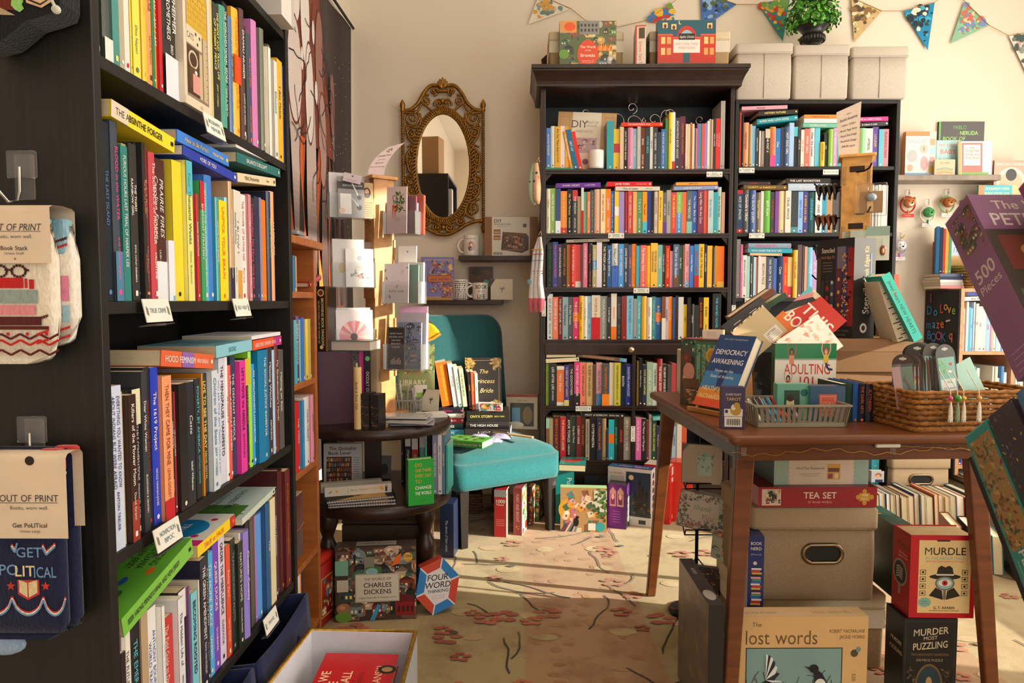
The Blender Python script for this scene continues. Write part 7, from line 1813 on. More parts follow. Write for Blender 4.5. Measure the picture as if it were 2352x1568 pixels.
g=G();p=PY(984,756,3.24);rings(g,-.04,.04,-.02,.02,.018,[(-.05,.012),(-.046,.002),(-.03,0),(.0,.006),(.03,.016),(.045,.026)],'d89a1c','knit',5);g.tube([(-.039,-.021,-.042),(0,-.024,-.046),(.039,-.021,-.042)],.007,'c88a14','knit',8)
o=g.build('knit_hat',M=TM(p.x,3.24,p.z,D(10),0,D(-28)));setp(o,'mustard yellow knit hat on the chair back beside the spinner','hat');g=G();g.ball((-.012,0,.056),.014,'c8341f','knit');g.build('bobble',o)
stand(1064,1101,1122,1184,.12,'3a86b8',lambda f:[f.rect(f.w*.1,f.h*(.15+.16*i),f.w*.8,.003,'6aaace')for i in range(5)],z=.0,Y=3.42,name='puzzle_box',label='blue box on a wicker basket under the chair',cat='box',box=1)[0].location.z=.105
g=G();g.rbox(-.05,.05,-.04,.04,0,.1,.008,'4a3020','wicker');
for j in range(7):
 for i in range(10):g.ball((-.045+.01*i+.005*(j%2),-.0405,.008+.014*j),.0065,'6a4a30','wicker',6,4,(1,.5,.8))
o=g.build('wicker_basket',M=TM(PY(1083,1200,3.38).x,3.42,0));setp(o,'small dark wicker basket under the teal chair','basket')
stand(1135,1163,1125,1233,.1,'a82426',lambda f:(f.rect(0,f.h*.85,f.w,f.h*.15,'8a8a8a'),f.txt('1000',f.w*.5,f.h*.76,f.w*.3,'e8d8c8',bold=1),f.txt('Pieces',f.w*.5,f.h*.69,f.w*.18,'e8d8c8'),[f.rect(f.w*.15,f.h*(.36-.04*i),f.w*.7,.002,'d88a80')for i in range(4)]),z=.0005,rz=-8,name='puzzle_box',label='red puzzle box spine reading 1000 Pieces under the chair',cat='puzzle',box=1,side=lambda f:busy(f.full('c8b0a0'),'c83a3a 3a5a8a e0d0b0'.split(),12,3))
XMAS='b82a2a 2f6a3a e0d8c8 d8a04a 6a2a2a 8ab08a'.split()
stand(1179,1199,1121,1229,.1,'9a4a50',lambda f:(f.turn(-1).txt('FURRY AND BRIGHT',f.h*.42,f.w*.5,f.w*.35,'e0b8b0',f.h*.6,bold=1),busy(f.sub(f.w*.15,f.h*.06,f.w*.6,f.h*.14),XMAS,10,3,.4)),z=.0005,rz=-14,name='puzzle_box',label='dusty red puzzle box FURRY AND BRIGHT under the chair',cat='puzzle',box=1,side=lambda f:busy(f.full('c8a8a0'),XMAS,40,5,.3))
stand(1213,1222,1118,1224,.1,'6a3a34',lambda f:busy(f,XMAS,26,7,.8),Y=3.2,z=.0005,rz=-14,name='puzzle_box',label='festive patterned puzzle box behind FURRY AND BRIGHT',cat='puzzle',box=1,side=lambda f:busy(f.full('7a4a3a'),XMAS,40,8,.3))
stand(1230,1238,1114,1218,.1,'4a5a48',lambda f:busy(f,XMAS,26,9,.8),Y=3.26,z=.0005,rz=-14,name='puzzle_box',label='festive patterned puzzle box nearest the front chair leg',cat='puzzle',box=1,side=lambda f:busy(f.full('3a4a3a'),XMAS,40,11,.3))
stand(1276,1318,1078,1208,.12,'1f8f8c',lambda f:f.turn(-1).txt('Puzzle',f.h*.3,f.w*.75,f.w*.26,'d8e8e0'),z=.0005,Y=3.24,rz=-4,name='puzzle_box',label='tall teal puzzle box standing beside the front chair leg',cat='puzzle',box=1)
lyb=slab(TM(PY(1318,1060,3.2).x,3.24,PY(1318,1078,3.2).z+.0,D(-8)),.12,.032,.16,'17403f',None,name='book',label='thick book with teal and red cover lying on the tall teal box',cat='book',box=1,top=lambda f:(f.full('1f7f7a'),f.ell(f.w*.4,f.h*.5,.04,.03,'b8302c',9),f.ell(f.w*.7,f.h*.65,.02,.03,'b8302c',7),f.txt('ONE SUN',f.w*.6,f.h*.2,.014,'10201f')))
g=G();g.box(-.059,.0595,-.0801,.078,.003,.029,'e4d4ae','pages');q=g.build('page_block',lyb)
def quilt(f):
 f.full('b08a5c');r=random.Random(12);pal='d8a0a8 b83a4a e8d8c8 d89a3c 3a8a8a c86a7a 8a5a3c e0c0a0 4a6a4a 6a3a5a'.split()
 f.ell(f.w*.16,f.h*.5,f.w*.2,f.h*.24,'d09a34',20);f.ell(f.w*.14,f.h*.42,.012,.012,'e8e0d4')
 for i in range(46):x,y,a=r.random()*f.w*.8+f.w*.1,r.random()*f.h*.9,r.random()*1.5;s=f.w*.09;f.poly([(min(max(x+s*math.cos(a+k*1.571),0),f.w),min(max(y+s*math.sin(a+k*1.571),0),f.h))for k in range(4)],r.choice(pal));f.ell(min(x+.004,f.w-.01),y+.004 if y+.012<f.h else y-.01,.005,.005,r.choice(pal),7)
 for i in range(7):f.poly([(f.w*(.0+.05*i),0),(f.w*(.04+.05*i),0),(f.w*(.16+.04*i),f.h*.2),(f.w*(.13+.04*i),f.h*.2)],('3a4a6a','8a2a3a','d8c8a0','5a7a8a','2a2a34','b8a0a0','6a8a7a')[i])
 f.rect(f.w*.72,f.h*.45,f.w*.28,f.h*.5,'c8c4b4');leafy(f,['3a5a34','2f4a2c','5a7a44'],50,5,.12,(f.w*.74,f.h*.3,f.w*.98,f.h*.92));f.ell(f.w*.34,f.h*.22,f.w*.06,f.h*.1,'1d1a1c',14);f.ell(f.w*.37,f.h*.33,f.w*.035,f.h*.035,'1d1a1c',12);f.rect(f.w*.6,f.h*.04,f.w*.16,f.h*.16,'e0d8c8');f.ell(f.w*.86,f.h*.12,.022,.022,'3a9a9a',20)
stand(1287,1393,1120,1221,.05,'b08a5c',quilt,z=.0005,rz=-4,name='puzzle_box',label='square puzzle box of a quilt scene with a small black cat',cat='puzzle',box=1,top=lambda f:f.full('a8c890'),side=lambda f:f.full('d87ab0'))
def purple(f):
 w,h=f.w,f.h;f.full('5a2470');
 for x in(.12,.52):f.poly([(w*x,h*.5),(w*(x+.34),h*.5),(w*(x+.34),h*.84),(w*(x+.17),h*.94),(w*x,h*.84)],'b8a888');f.rect(w*(x+.06),h*.54,w*.22,h*.24,'6a3a4a');f.ell(w*(x+.17),h*.72,w*.08,h*.07,'d8c8a8')
 for i in range(5):f.rect(w*.3,h*(.38-.06*i),w*.4,.002,'9a7ab0')
stand(1394,1438,1112,1213,.1,'2a2230',purple,z=.0005,rz=-22,name='puzzle_box',label='purple and black game box next to the quilt puzzle',cat='game',box=1,side=lambda f:(f.full('1d1a1e'),f.ell(f.w*.5,f.h*.86,f.w*.3,f.w*.3,'7a3a9a',16),[f.ell(f.w*.5,f.h*(.2+.14*i),f.w*.2,f.w*.2,'d8d4d8',7)for i in range(4)]))
stand(1342,1400,1098,1170,.05,'20242c',None,z=.0005,Y=3.28,rz=-8,name='game_box',label='dark charcoal box behind the quilt puzzle',cat='game',box=1)
def castle(f):
 w,h=f.w,f.h;f.full('d2cecb');f.rect(w*.42,h*.16,w*.56,h*.78,'22344e');f.ell(w*.54,h*.84,.012,.012,'d8cc90');
 for x,b,t in((.6,.08,.5),(.7,.07,.72),(.78,.06,.62),(.86,.07,.55),(.66,.05,.42)):f.rect(w*x,h*.3,w*b,h*(t-.3),'2a2420');f.poly([(w*(x-.01),h*t),(w*(x+b+.01),h*t),(w*(x+b/2),h*(t+.12))],'1a1a20')
 leafy(f,['2a3424','3a2c1c','6a5024','1a2018'],60,4,.08,(w*.42,h*.17,w*.97,h*.42));f.txt('ALL YOU NEED...',w*.2,h*.9,h*.03,'c04a44',w*.34,bold=1)
 for i in range(12):f.rect(w*.04,h*(.84-.02*i),w*.34,.0018,'8a8682')
 f.rect(w*.72,h*.04,w*.16,h*.07,'3a3a3a')
stand(1396,1493,1075,1215,.075,'d2cecb',castle,z=.0005,Y=3.215,rz=-24,name='puzzle_box',label='white puzzle box back with a dark castle picture',cat='puzzle',box=1,fw=1.05,side=lambda f:[f.ell(f.w*.5,f.h*(.1+.13*i),f.w*.22,f.w*.2,('2a3a5a','3a2a24','6a2a2a')[i%3],8)for i in range(7)],top=lambda f:(f.full('2a4a7a'),f.txt('A JIGSAW PUZZLE',f.w*.5,f.h*.5,f.h*.3,'c8d4e4',f.w*.8)))
stand(1480,1535,1068,1213,.1,'c8281e',None,z=.0005,Y=3.245,rz=-26,name='puzzle_box',label='red box with barcodes behind the white castle puzzle',cat='puzzle',box=1,fw=1.1,side=lambda f:(f.rect(f.w*.3,f.h*.82,f.w*.4,f.h*.14,'d8d4d0'),f.rect(f.w*.3,f.h*.7,f.w*.4,f.h*.08,'d8d4d0'),f.txt('K',f.w*.5,f.h*.1,.02,'f0e8e0',bold=1)),top=lambda f:f.full('d8d0c4'))
stand(1535,1580,1062,1200,.1,'d83a28',None,z=.0005,Y=3.26,rz=-26,name='puzzle_box',label='bright red orange box nearest the display table leg',cat='puzzle',box=1,top=lambda f:f.full('d8431f'),side=lambda f:leafy(f.full('c8301f'),['3a6a3a','e0b04a','2a2a2a'],20,4,.2))

ZT_=.7306
def ontab(px,Y,w,h,t,col,art=None,z=ZT_,rz=0,rx=0,ry=0,py=950,**k):
 x=PY(px,py,Y).x;return slab(TM(x,Y,z,D(rz),D(rx),D(ry)),w,h,t,col,art,**k)
def emporium(f):
 w,h=f.w,f.h;f.full('4a4636');busy(f,'5a4a34 3a5a44 6a3a2c 8a6a4a 2a3a34 a8784a 4a2c24'.split(),70,31,.2);f.rect(w*.3,h*.3,w*.6,h*.66,'3c6a4c')
 for i in range(5):f.rect(w*(.34+.11*i),h*.34,w*.07,h*.58,'7a9a84');leafy(f,['2a4a30','4a7a4a','8a6a3c'],14,i,.07,(w*(.34+.11*i),h*.36,w*(.4+.11*i),h*.9))
 f.ell(w*.18,h*.5,w*.12,h*.14,'c88a7a',14);f.rect(w*.06,h*.1,w*.34,h*.3,'6a4a30');f.ell(w*.66,h*.76,w*.14,w*.15,'d0a44a',26);f.ell(w*.66,h*.76,w*.1,w*.11,'c0903a',22);busy(f.sub(0,0,w,h*.3),'6a3a2c 8a6a4a 3a4a34 c87a5a'.split(),30,6,.22)
ontab(1627,2.13,.155,.203,.07,'9a2f34',emporium,rz=-38,name='puzzle_box',label='green and red illustrated puzzle box with a round gold seal on the display table',cat='puzzle',box=1,top=lambda f:f.full('b04a58'),side=lambda f:(f.full('a8282e'),f.rect(f.w*.3,f.h*.55,f.w*.5,f.h*.3,'3a3a2c'),f.txt('galison',f.w*.5,f.h*.9,.008,'d8b0a8')))
ontab(1636,2.15,.06,.026,.05,'b89a70',lambda f:(f.full('d0cabb'),[f.rect(f.w*.2,f.h*(.3+.2*i),f.w*.5,.0012,'8a867a')for i in range(3)]),z=ZT_+.2035,rz=-24,name='gift_box',label='small kraft and white box on the gold sealed puzzle box',cat='box',box=1)
def democracy(f):
 w,h=f.w,f.h;f.full('23447a');f.rect(0,h*.22,w,h*.26,'3a7ab0');f.rect(0,h*.1,w,h*.14,'d88a3c');f.rect(0,0,w,h*.11,'d8542c');f.ell(w*.5,h*.5,w*.1,h*.3,'1f3c6c',14)
 for s,y,hh,c in(('NEW YORK TIMES BESTSELLER',.94,.02,'a8b8d0'),('DEMOCRACY',.76,.07,'e8e4dc'),('AWAKENING',.63,.07,'e8e4dc'),('Notes on the',.5,.04,'c8d4e4'),('State of America',.42,.04,'c8d4e4'),('HEATHER COX',.25,.06,'e8d090'),('RICHARDSON',.14,.06,'e8d090')):f.txt(s,w*.5,h*y,h*hh,c,w*.86,bold=1)
x=PY(1640,940,1.96).x;slab(TM(x,1.965,ZT_+.012,D(-60),D(-28)),.135,.226,.032,'23447a',democracy,name='book',label='blue and orange book Democracy Awakening leaning on an easel',cat='book',page='e2d4b8')
e=empty('book_easel','small wooden easel holding the blue and orange book','easel',(x,1.965,ZT_),rz=D(-60));c='a8743e'
for a in((-.075,.075,-.03,-.022,0,.014),(-.09,.1,-.008,.002,.0,.01)):g=G();g.box(*a,c,'oak');g.build('rail',e,bevel=.002)
for sx in(-.05,.05):g=G();g.add([(sx-.005,-.028,0),(sx+.005,-.028,0),(sx+.005,.1,0),(sx-.005,.1,0),(sx-.005,.088,.15),(sx+.005,.088,.15),(sx+.005,.1,.15),(sx-.005,.1,.15),(sx-.005,-.018,.012),(sx+.005,-.018,.012)],[(0,3,4,8),(1,9,5,2),(8,4,5,9),(0,8,9,1),(3,2,6,7),(4,7,6,5)],c,'oak');g.build('support',e)
def tarot(f):
 w,h=f.w,f.h;f.full('33284e');f.txt('EVERYDAY',w*.5,h*.83,h*.055,'d8c8a8',w*.7);f.txt('TAROT',w*.5,h*.72,h*.075,'c8a04a',w*.7,bold=1);f.rect(w*.1,h*.3,w*.8,h*.18,'d8d0c4');f.ell(w*.6,h*.45,w*.24,h*.13,'b08a30',18);f.ell(w*.5,h*.52,w*.1,h*.07,'dccdb8',14);f.ell(w*.64,h*.57,w*.14,h*.07,'b08a30',14);f.ell(w*.2,h*.42,w*.07,h*.045,'33284e',12)
 f.rect(w*.12,h*.05,w*.76,h*.24,'ddd6ca');[f.rect(w*(.2+.033*i),h*.09,w*(.012+.008*(i%3)),h*.15,'2a2a2a')for i in range(18)]
ontab(1681,1.745,.056,.104,.036,'2c2344',tarot,rz=-6,name='card_deck_box',label='small purple boxed deck lettered EVERYDAY TAROT',cat='box',box=1,spine=lambda f:f.txt('TAROT',f.w*.5,f.h*.72,.006,'6a5a8a'))
def traybasket():
 c=Vector((PY(1812,960,1.83).x,1.835,ZT_));e=empty('plastic_basket','wide grey slotted plastic basket of pens on the display table','basket',c,rz=D(2));g=G();w,d,h=.119,.085,.052;k0=.93;col='85806f'
 g.rbox(-w*k0,w*k0,-d*k0,d*k0,0,.004,.02,col,'plastic')
 def wall(ax,ay,bx,by,n):
  for i in range(n+1):
   t=i/n;x,y=ax+(bx-ax)*t,ay+(by-ay)*t;dx,dy=(.0042,.001)if ay==by else(.001,.0042);lo=k0;P_=[]
   for z,k in((.002,lo),(h,1)):P_+=[(x*k-dx,y*k-dy,z),(x*k+dx,y*k-dy,z),(x*k+dx,y*k+dy,z),(x*k-dx,y*k+dy,z)]
   g.add(P_,[(0,1,5,4),(1,2,6,5),(2,3,7,6),(3,0,4,7)],col,'plastic')
 wall(-w,-d,w,-d,17);wall(-w,d,w,d,17);wall(-w,-d,-w,d,11);wall(w,-d,w,d,11)
 for z0,z1,k,o in((h,h+.005,1,.006),(0,.011,k0+.01,.0015)):
  a,b=w*k,d*k
  for q in((-a-o,a+o,-b-o,-b+.001),(-a-o,a+o,b-.001,b+o),(-a-o,-a+.001,-b,b),(a-.001,a+o,-b,b)):g.box(*q,z0,z1,tint(col,1.1),'plastic')
 g.build('body',e)
 for i,(cc,nm)in enumerate((('d8d4cc','white'),('2a2a2c','black'),('5a2a4a','plum'),('2a9ac8','blue'),('2f8ab8','sea blue'),('b8242a','red'),('c83034','bright red'),('3a3a40','charcoal'),('a88ab0','lilac'))):
  g=G();X=-.092+.0125*i;g.lathe([(.001,0),(.0035,.006),(.0042,.012),(.0042,.1),(.0035,.115),(.001,.117)],cc,'plastic',10);o=g.build('pen',M=TM(c.x+X,c.y-.062+.003*(i%2),c.z+.009,0,D(-68+2*(i%3))));setp(o,nm+' pen in the wide grey slotted basket','pen','pens in the slotted basket');g=G();g.box(-.001,.001,-.0065,-.0045,.07,.105,'b8b8bc','metal');g.build('clip',o)
traybasket()
def adult(f):
 w,h=f.w,f.h;f.full('e2ddd2');f.rect(0,h*.78,w,h*.22,'1f7a48');f.rect(0,h*.765,w,h*.008,'2a2a2a');f.txt('ADULTING',w*.53,h*.635,h*.15,'c8342a',w*.76,bold=1);f.txt('101',w*.52,h*.46,h*.14,'c8342a',w*.3,bold=1)
 def fig(x,y,s,hair,top,skin):
  f.ell(w*x,h*y,w*.05*s,h*.07*s,hair,14);f.ell(w*x,h*(y-.01),w*.03*s,h*.045*s,skin,12);f.rect(w*(x-.05*s),h*(y-.22*s),w*.1*s,h*.16*s,top)
  for k in(-1,1):f.line([(w*(x+k*.05*s),h*(y-.08*s)),(w*(x+k*.09*s),h*(y+.02)),(w*(x+k*.08*s),h*(y+.14*s))],w*.022*s,skin)
 fig(.27,.88,.8,'3a2018','d8845a','8a5a40');fig(.83,.89,.8,'9a4a24','d8b84a','d8a88a');f.line([(w*.83,h*.72),(w*.86,h*.64),(w*.94,h*.62)],w*.035,'2a3a6a');fig(.22,.5,.7,'2a1a18','c8342a','d0a080')
ontab(1843,1.99,.176,.198,.025,'e2ddd2',adult,rz=2,name='book',label='white and green book ADULTING 101 standing behind the slotted basket',cat='book',spine=lambda f:(f.full('1f7a48'),f.turn(-1).txt('ADULTING 101',f.h*.6,f.w*.5,f.w*.5,'c8342a',f.h*.6)))
ontab(1815,1.85,.082,.094,.03,'5aa48c',lambda f:(f.full('6ab09a'),f.rect(f.w*.22,f.h*.1,f.w*.5,f.h*.72,'2a4a3c'),f.ell(f.w*.42,f.h*.45,f.w*.13,f.h*.2,'d8c8a0',16),f.ell(f.w*.42,f.h*.6,f.w*.12,f.h*.1,'3a2a20',12),f.ell(f.w*.86,f.h*.75,f.w*.12,f.w*.12,'1a6a6a',16)),z=ZT_+.006,name='gift_box',label='mint box with an oval portrait window in the slotted basket',cat='box',box=1)
ontab(1893,1.84,.09,.09,.04,'2a4a6a',lambda f:(f.full('34587a'),f.rect(f.w*.26,f.h*.1,f.w*.5,f.h*.66,'d8604a'),f.frame(f.w*.3,f.h*.15,f.w*.42,f.h*.56,.002,'e8a088'),f.txt('STORY',f.w*.51,f.h*.5,f.h*.1,'f0c8b0',f.w*.34),f.txt('TAROT',f.w*.51,f.h*.34,f.h*.1,'f0c8b0',f.w*.34)),z=ZT_+.006,rz=-2,name='card_deck_box',label='slate blue box with a coral panel in the slotted basket',cat='box',box=1,spine=lambda f:f.full('2f8a8a'),top=lambda f:f.full('2a3a54'))
xs=PY(1932,980,1.83).x
for t,h,cc,s,lab in((.03,.1,'24402f','','dark green boxed book between slotted basket and wicker basket'),(.014,.102,'2a5aa0','','marbled blue boxed book beside the dark green one'),(.018,.1,'22263e','THE DARK ARTS','navy boxed book lettered THE DARK ARTS'),(.02,.1,'1f2338','SLYTHERIN','navy boxed book nearest the wicker basket')):
 book(TM(xs,1.835,ZT_,D(3)),t,h,.13,cc,'O',s,'',None,1,'book',lab,'book','boxed books between the baskets');xs+=t+.001
WB=Vector((1.118,1.80,ZT_));WR=D(6);MW=TM(*WB,WR)
def wicker(name,label,M,w,d,h,col,flare=.06,rows=9,step=.014):
 g=G();r=random.Random(int(w*1000))
 def pt(s,z,o=0):
  k=.93+flare*z/h;a,b=w/2*k+o,d/2*k+o;P_=2*(w+d);s%=P_
  if s<w:return Vector((-a+2*a*s/w,-b,z))
  if s<w+d:return Vector((a,-b+2*b*(s-w)/d,z))
  if s<2*w+d:return Vector((a-2*a*(s-w-d)/w,b,z))
  return Vector((-a,b-2*b*(s-2*w-d)/d,z))
 L=2*(w+d);n=int(L/step)//2*2;rh=h/rows
 for j in range(rows):
  g.tube([pt(L*i/n,rh*(j+.5),.0028*(1 if(i+j)%2 else-1))for i in range(n)],rh*.46,tint(col,r.uniform(.8,1.15)),'wicker',6,True)
 for i in range(0,n,2):g.tube([pt(L*(i+.5)/n,0,.0),pt(L*(i+.5)/n,h,.0)],.0022,tint(col,.6),'wicker',5)
 m=n;g.tube([pt(L*i/m,h+.001+.0025*(i%2),.001)for i in range(m)],.0052,tint(col,1.1),'wicker',7,True);g.tube([pt(L*i/m,.003,.002)for i in range(m)],.005,col,'wicker',6,True)
 g.q([pt(s,.003)for s in(0,w,w+d,2*w+d)],tint(col,.5),'wicker');o=g.build(name,M=M);setp(o,label,'basket');return o
wicker('wicker_basket','brown seagrass basket of bookmarks on the display table',MW,.35,.2,.094,'8f5e2c',rows=7,step=.016)
def bookmark(x,y,z,rz,rx,ry,col,inner,art,label,w=.05,h=.135,group='bookmarks in the seagrass basket'):
 g=G();t=.0012;n=10;r=w/2;pts=[(-w/2,0),(w/2,0)]+[(r*math.cos(math.pi*i/n),h-r+r*math.sin(math.pi*i/n))for i in range(n+1)]
 m=len(pts);vs=[(a,0,b)for a,b in pts]+[(a,t,b)for a,b in pts];g.add(vs,[tuple(range(m)),tuple(range(m,2*m))[::-1]]+[(i,m+i,m+(i+1)%m,(i+1)%m)for i in range(m)],col,'plastic')
 f=F(g,(-w/2,0,0),(1,0,0),(0,0,1),w,h,'gloss');f.ell(w/2,h-.012,.009,.0035,'c8c4bc',14);f.ell(w/2,h-.012,.003,.005,'c8c4bc',10)
 if inner:f.rect(w*.08,h*.04,w*.84,h*.74,inner)
 if art:art(f)
 o=g.build('bookmark',M=MW@TM(x,y,z,D(rz),D(rx),D(ry)));setp(o,label,'bookmark',group);return o
def loti(f):
 w,h=f.w,f.h;f.rect(w*.14,h*.06,w*.72,h*.36,'d8e0dc');f.txt('I like',w*.5,h*.37,.007,'5a6a68',w*.6,it=.2);f.txt('to read',w*.5,h*.27,.007,'5a6a68',w*.6,it=.2);f.txt('A LOT!',w*.5,h*.14,.010,'d8705a',w*.6,bold=1);leafy(f,['6aa84a','8ac06a'],24,2,.12,(w*.1,h*.5,w*.42,h*.74));f.ell(w*.7,h*.66,.005,.004,'c85a6a');f.ell(w*.66,h*.54,.007,.003,'e8ece8')
GK='4a4a4a'
bookmark(-.045,-.062,.062,4,-6,-5,'5a5a58','8ac0b4',loti,'mint bookmark reading I like to read, foremost in the basket',.055,.15)
bookmark(-.088,-.055,.06,-4,-7,3,'55524e','7ab4a6',lambda f:f.txt('books',f.w*.5,f.h*.3,.008,'d88a9a',it=.2),'mint bookmark with pink lettering behind two tassels',.055,.155)
r_=random.Random(6)
for i in range(9):bookmark(-.125+.0125*i,-.035+.012*i,.076,-30+3*i,-8,r_.uniform(-4,4),('3a3838','4a4846','2f2d2d')[i%3],None,None,'dark backed bookmark, %s in the run behind the mint ones'%ordn(i+1),.052,r_.uniform(.12,.14))
for i in range(7):bookmark(-.15+.009*i,-.03-.002*i,.055,-48,-4,-3,('4a3a34','3a3634','5a4640','33302f','7a4a3c','3f3b39','4a4644')[i],None,None,'wrapped bookmark packet, %s from the basket end beside the boxed books'%ordn(i+1),.05,.13)
def dragon(f):f.full('5a7a4a');f.line([(f.w*.6,0),(f.w*.5,f.h*.3),(f.w*.7,f.h*.5),(f.w*.45,f.h*.7)],f.w*.16,'4a2420');f.poly([(f.w*.3,f.h*.66),(f.w*.56,f.h*.62),(f.w*.5,f.h*.8)],'4a2420')
for x,w_,cc,ar,lab in((-.148,.04,'5a7a4a',dragon,'green bookmark with a dark red dragon in the basket'),(-.117,.02,'d8a080',lambda f:[f.rect(0,f.h*.12*i,f.w,f.h*.06,('c85a4a','8ab0c0','e0c070')[i%3])for i in range(8)],'striped orange and blue bookmark in the basket'),(-.09,.03,'8a8a80',lambda f:leafy(f,['4a7a6a','c89a4a','b8c8c0'],30,4,.2),'floral wrapped bookmark in the basket'),(-.168,.02,'c89a9a',None,'pink narrow bookmark at the basket end')):
 g=G();g.box(-w_/2,w_/2,0,.0015,0,.105,cc,'gloss');f=F(g,(-w_/2,0,0),(1,0,0),(0,0,1),w_,.105,'gloss');ar and ar(f);o=g.build('bookmark',M=MW@TM(x,-.05,.05,D(-6),D(-6),D(x*40)));setp(o,lab,'bookmark','bookmarks in the seagrass basket');g=G();g.box(-w_/2-.002,w_/2+.002,-.001,-.0006,-.002,.112,'ffffff','film');g.build('sleeve',o)
g=G();g.box(-.03,.03,0,.002,0,.12,'a8d0c0','gloss');o=g.build('bookmark',M=MW@TM(.06,-.03,.055,D(8),D(-8),D(-24)));setp(o,'pale mint wrapped card leaning at the far end of the basket','bookmark','bookmarks in the seagrass basket')
for i,(x,bc,tc)in enumerate(((-.088,'d8407a','e2dccb'),(-.07,'2f8a2a','8a9a80'),(-.054,'d8a82a','e0d8c4'),(-.014,'d89a3c','e4dfd0'))):
 g=G();y=-.112;g.tube([(x,-.07,.15),(x,-.098,.118),(x,y,.104),(x,y-.003,.085)],.0012,'d8d2c4','fabric',5)
 for k in range(9):a=6.283*k/9;g.tube([(x,y-.004,.076),(x+.003*math.cos(a),y-.004+.0026*math.sin(a),.06),(x+.0045*math.cos(a),y-.004+.003*math.sin(a),.026+.003*(k%3))],.0016,tc,'fabric',5)
 o=g.build('tassel',M=MW);setp(o,('cream tassel with a pink bead hanging over the basket','sage tassel with a big green bead hanging over the basket','cream tassel with a yellow and blue bead on the basket','cream tassel with an amber bead, apart from the others')[i],'tassel','tassels');g=G();g.ball((x,y-.003,.084),.0085 if i==1 else.0055,bc,'ceramic',12,8);g.build('bead',o)
def kraft(px,Y,w,d,h,z,rz,label):
 g=G();g.box(-w/2,w/2,0,d,0,h,'7a5836','paper');g.box(-w/2-.001,w/2+.001,-.001,d+.001,h*.62,h+.001,'866240','paper');o=g.build('cardboard_box',M=TM(PY(px,850,Y).x,Y,z,D(rz)),bevel=.002);setp(o,label,'box','brown cardboard boxes')
kraft(1990,2.13,.25,.22,.10,ZT_,2,'brown cardboard box on the table, lower of the two');kraft(2000,2.12,.26,.23,.1,ZT_+.1016,0,'brown cardboard box on the table, upper of the two')
ZK=ZT_+.203
def stencil(f):
 w,h=f.w,f.h;f.full('262326');f.rect(w*.0,h*.12,w*.12,h*.7,'4a4420');f.rect(w*.5,h*.14,w*.5,h*.78,'3a2a3a')
 for x,c,b in((.14,'3a3450',.07),(.24,'2c3420',.11),(.38,'3a4258',.1),(.54,'5a2a3a',.14),(.72,'2f3866',.1),(.84,'8a2422',.16)):f.rect(w*x,h*.12,w*b,h*(.5 if x<.5 else.78),c)
 f.rect(w*.56,h*.7,w*.22,h*.22,'6a6478');[f.ell(w*.3,h*(.2+.1*i),w*.045,h*.028,'9a2a2c',10)for i in range(5)];[f.ell(w*.43,h*(.2+.12*i),w*.035,h*.02,'b8b4b8',8)for i in range(4)];[f.ell(w*.61,h*(.2+.13*i),w*.03,h*.02,'d8a04a',10)for i in range(4)];leafy(f,['d8783a','e0a04a'],60,5,.06,(w*.72,h*.16,w*.82,h*.84));leafy(f,['241012'],14,7,.12,(w*.85,h*.3,w,h*.8))
 f.rect(w*.12,h*.58,w*.4,h*.36,'262326');f.txt('Stenciled',w*.31,h*.89,h*.05,'d8c4b0',w*.36,bold=1);f.txt('Book Edges Kit',w*.31,h*.82,h*.04,'b07a48',w*.36);[f.rect(w*.17,h*(.76-.03*i),w*.26,.002,'7a6a60')for i in range(4)];f.txt('PAINT POTS',w*.7,h*.07,h*.025,'8a8078',w*.4);f.txt('STAMPS',w*.7,h*.03,h*.025,'8a8078',w*.3)
def stspine(f):q=f.turn(1);f.full('282423');q.l=f.l;q.txt('Stenciled',q.w*.42,q.h*.42,q.h*.3,'e4ddd0',q.w*.36,bold=1);q.txt('Book Edges Kit',q.w*.75,q.h*.42,q.h*.27,'c0854c',q.w*.34);q.line([(q.w*.25+q.w*.006*i,q.h*(.2+.03*(i%2)))for i in range(100)],.002,'6a78b0');f.ell(f.w*.5,f.h*.1,f.w*.16,f.w*.16,'d8d0c4',16);f.ell(f.w*.5,f.h*.1,f.w*.09,f.w*.09,'3a3534',14)
ontab(1938,2.24,.14,.31,.095,'2a2627',stencil,z=ZK,rz=-65,py=770,mat='paper',name='craft_kit_box',label='tall black Stenciled Book Edges Kit box on the cardboard boxes',cat='box',box=1,side=stspine)
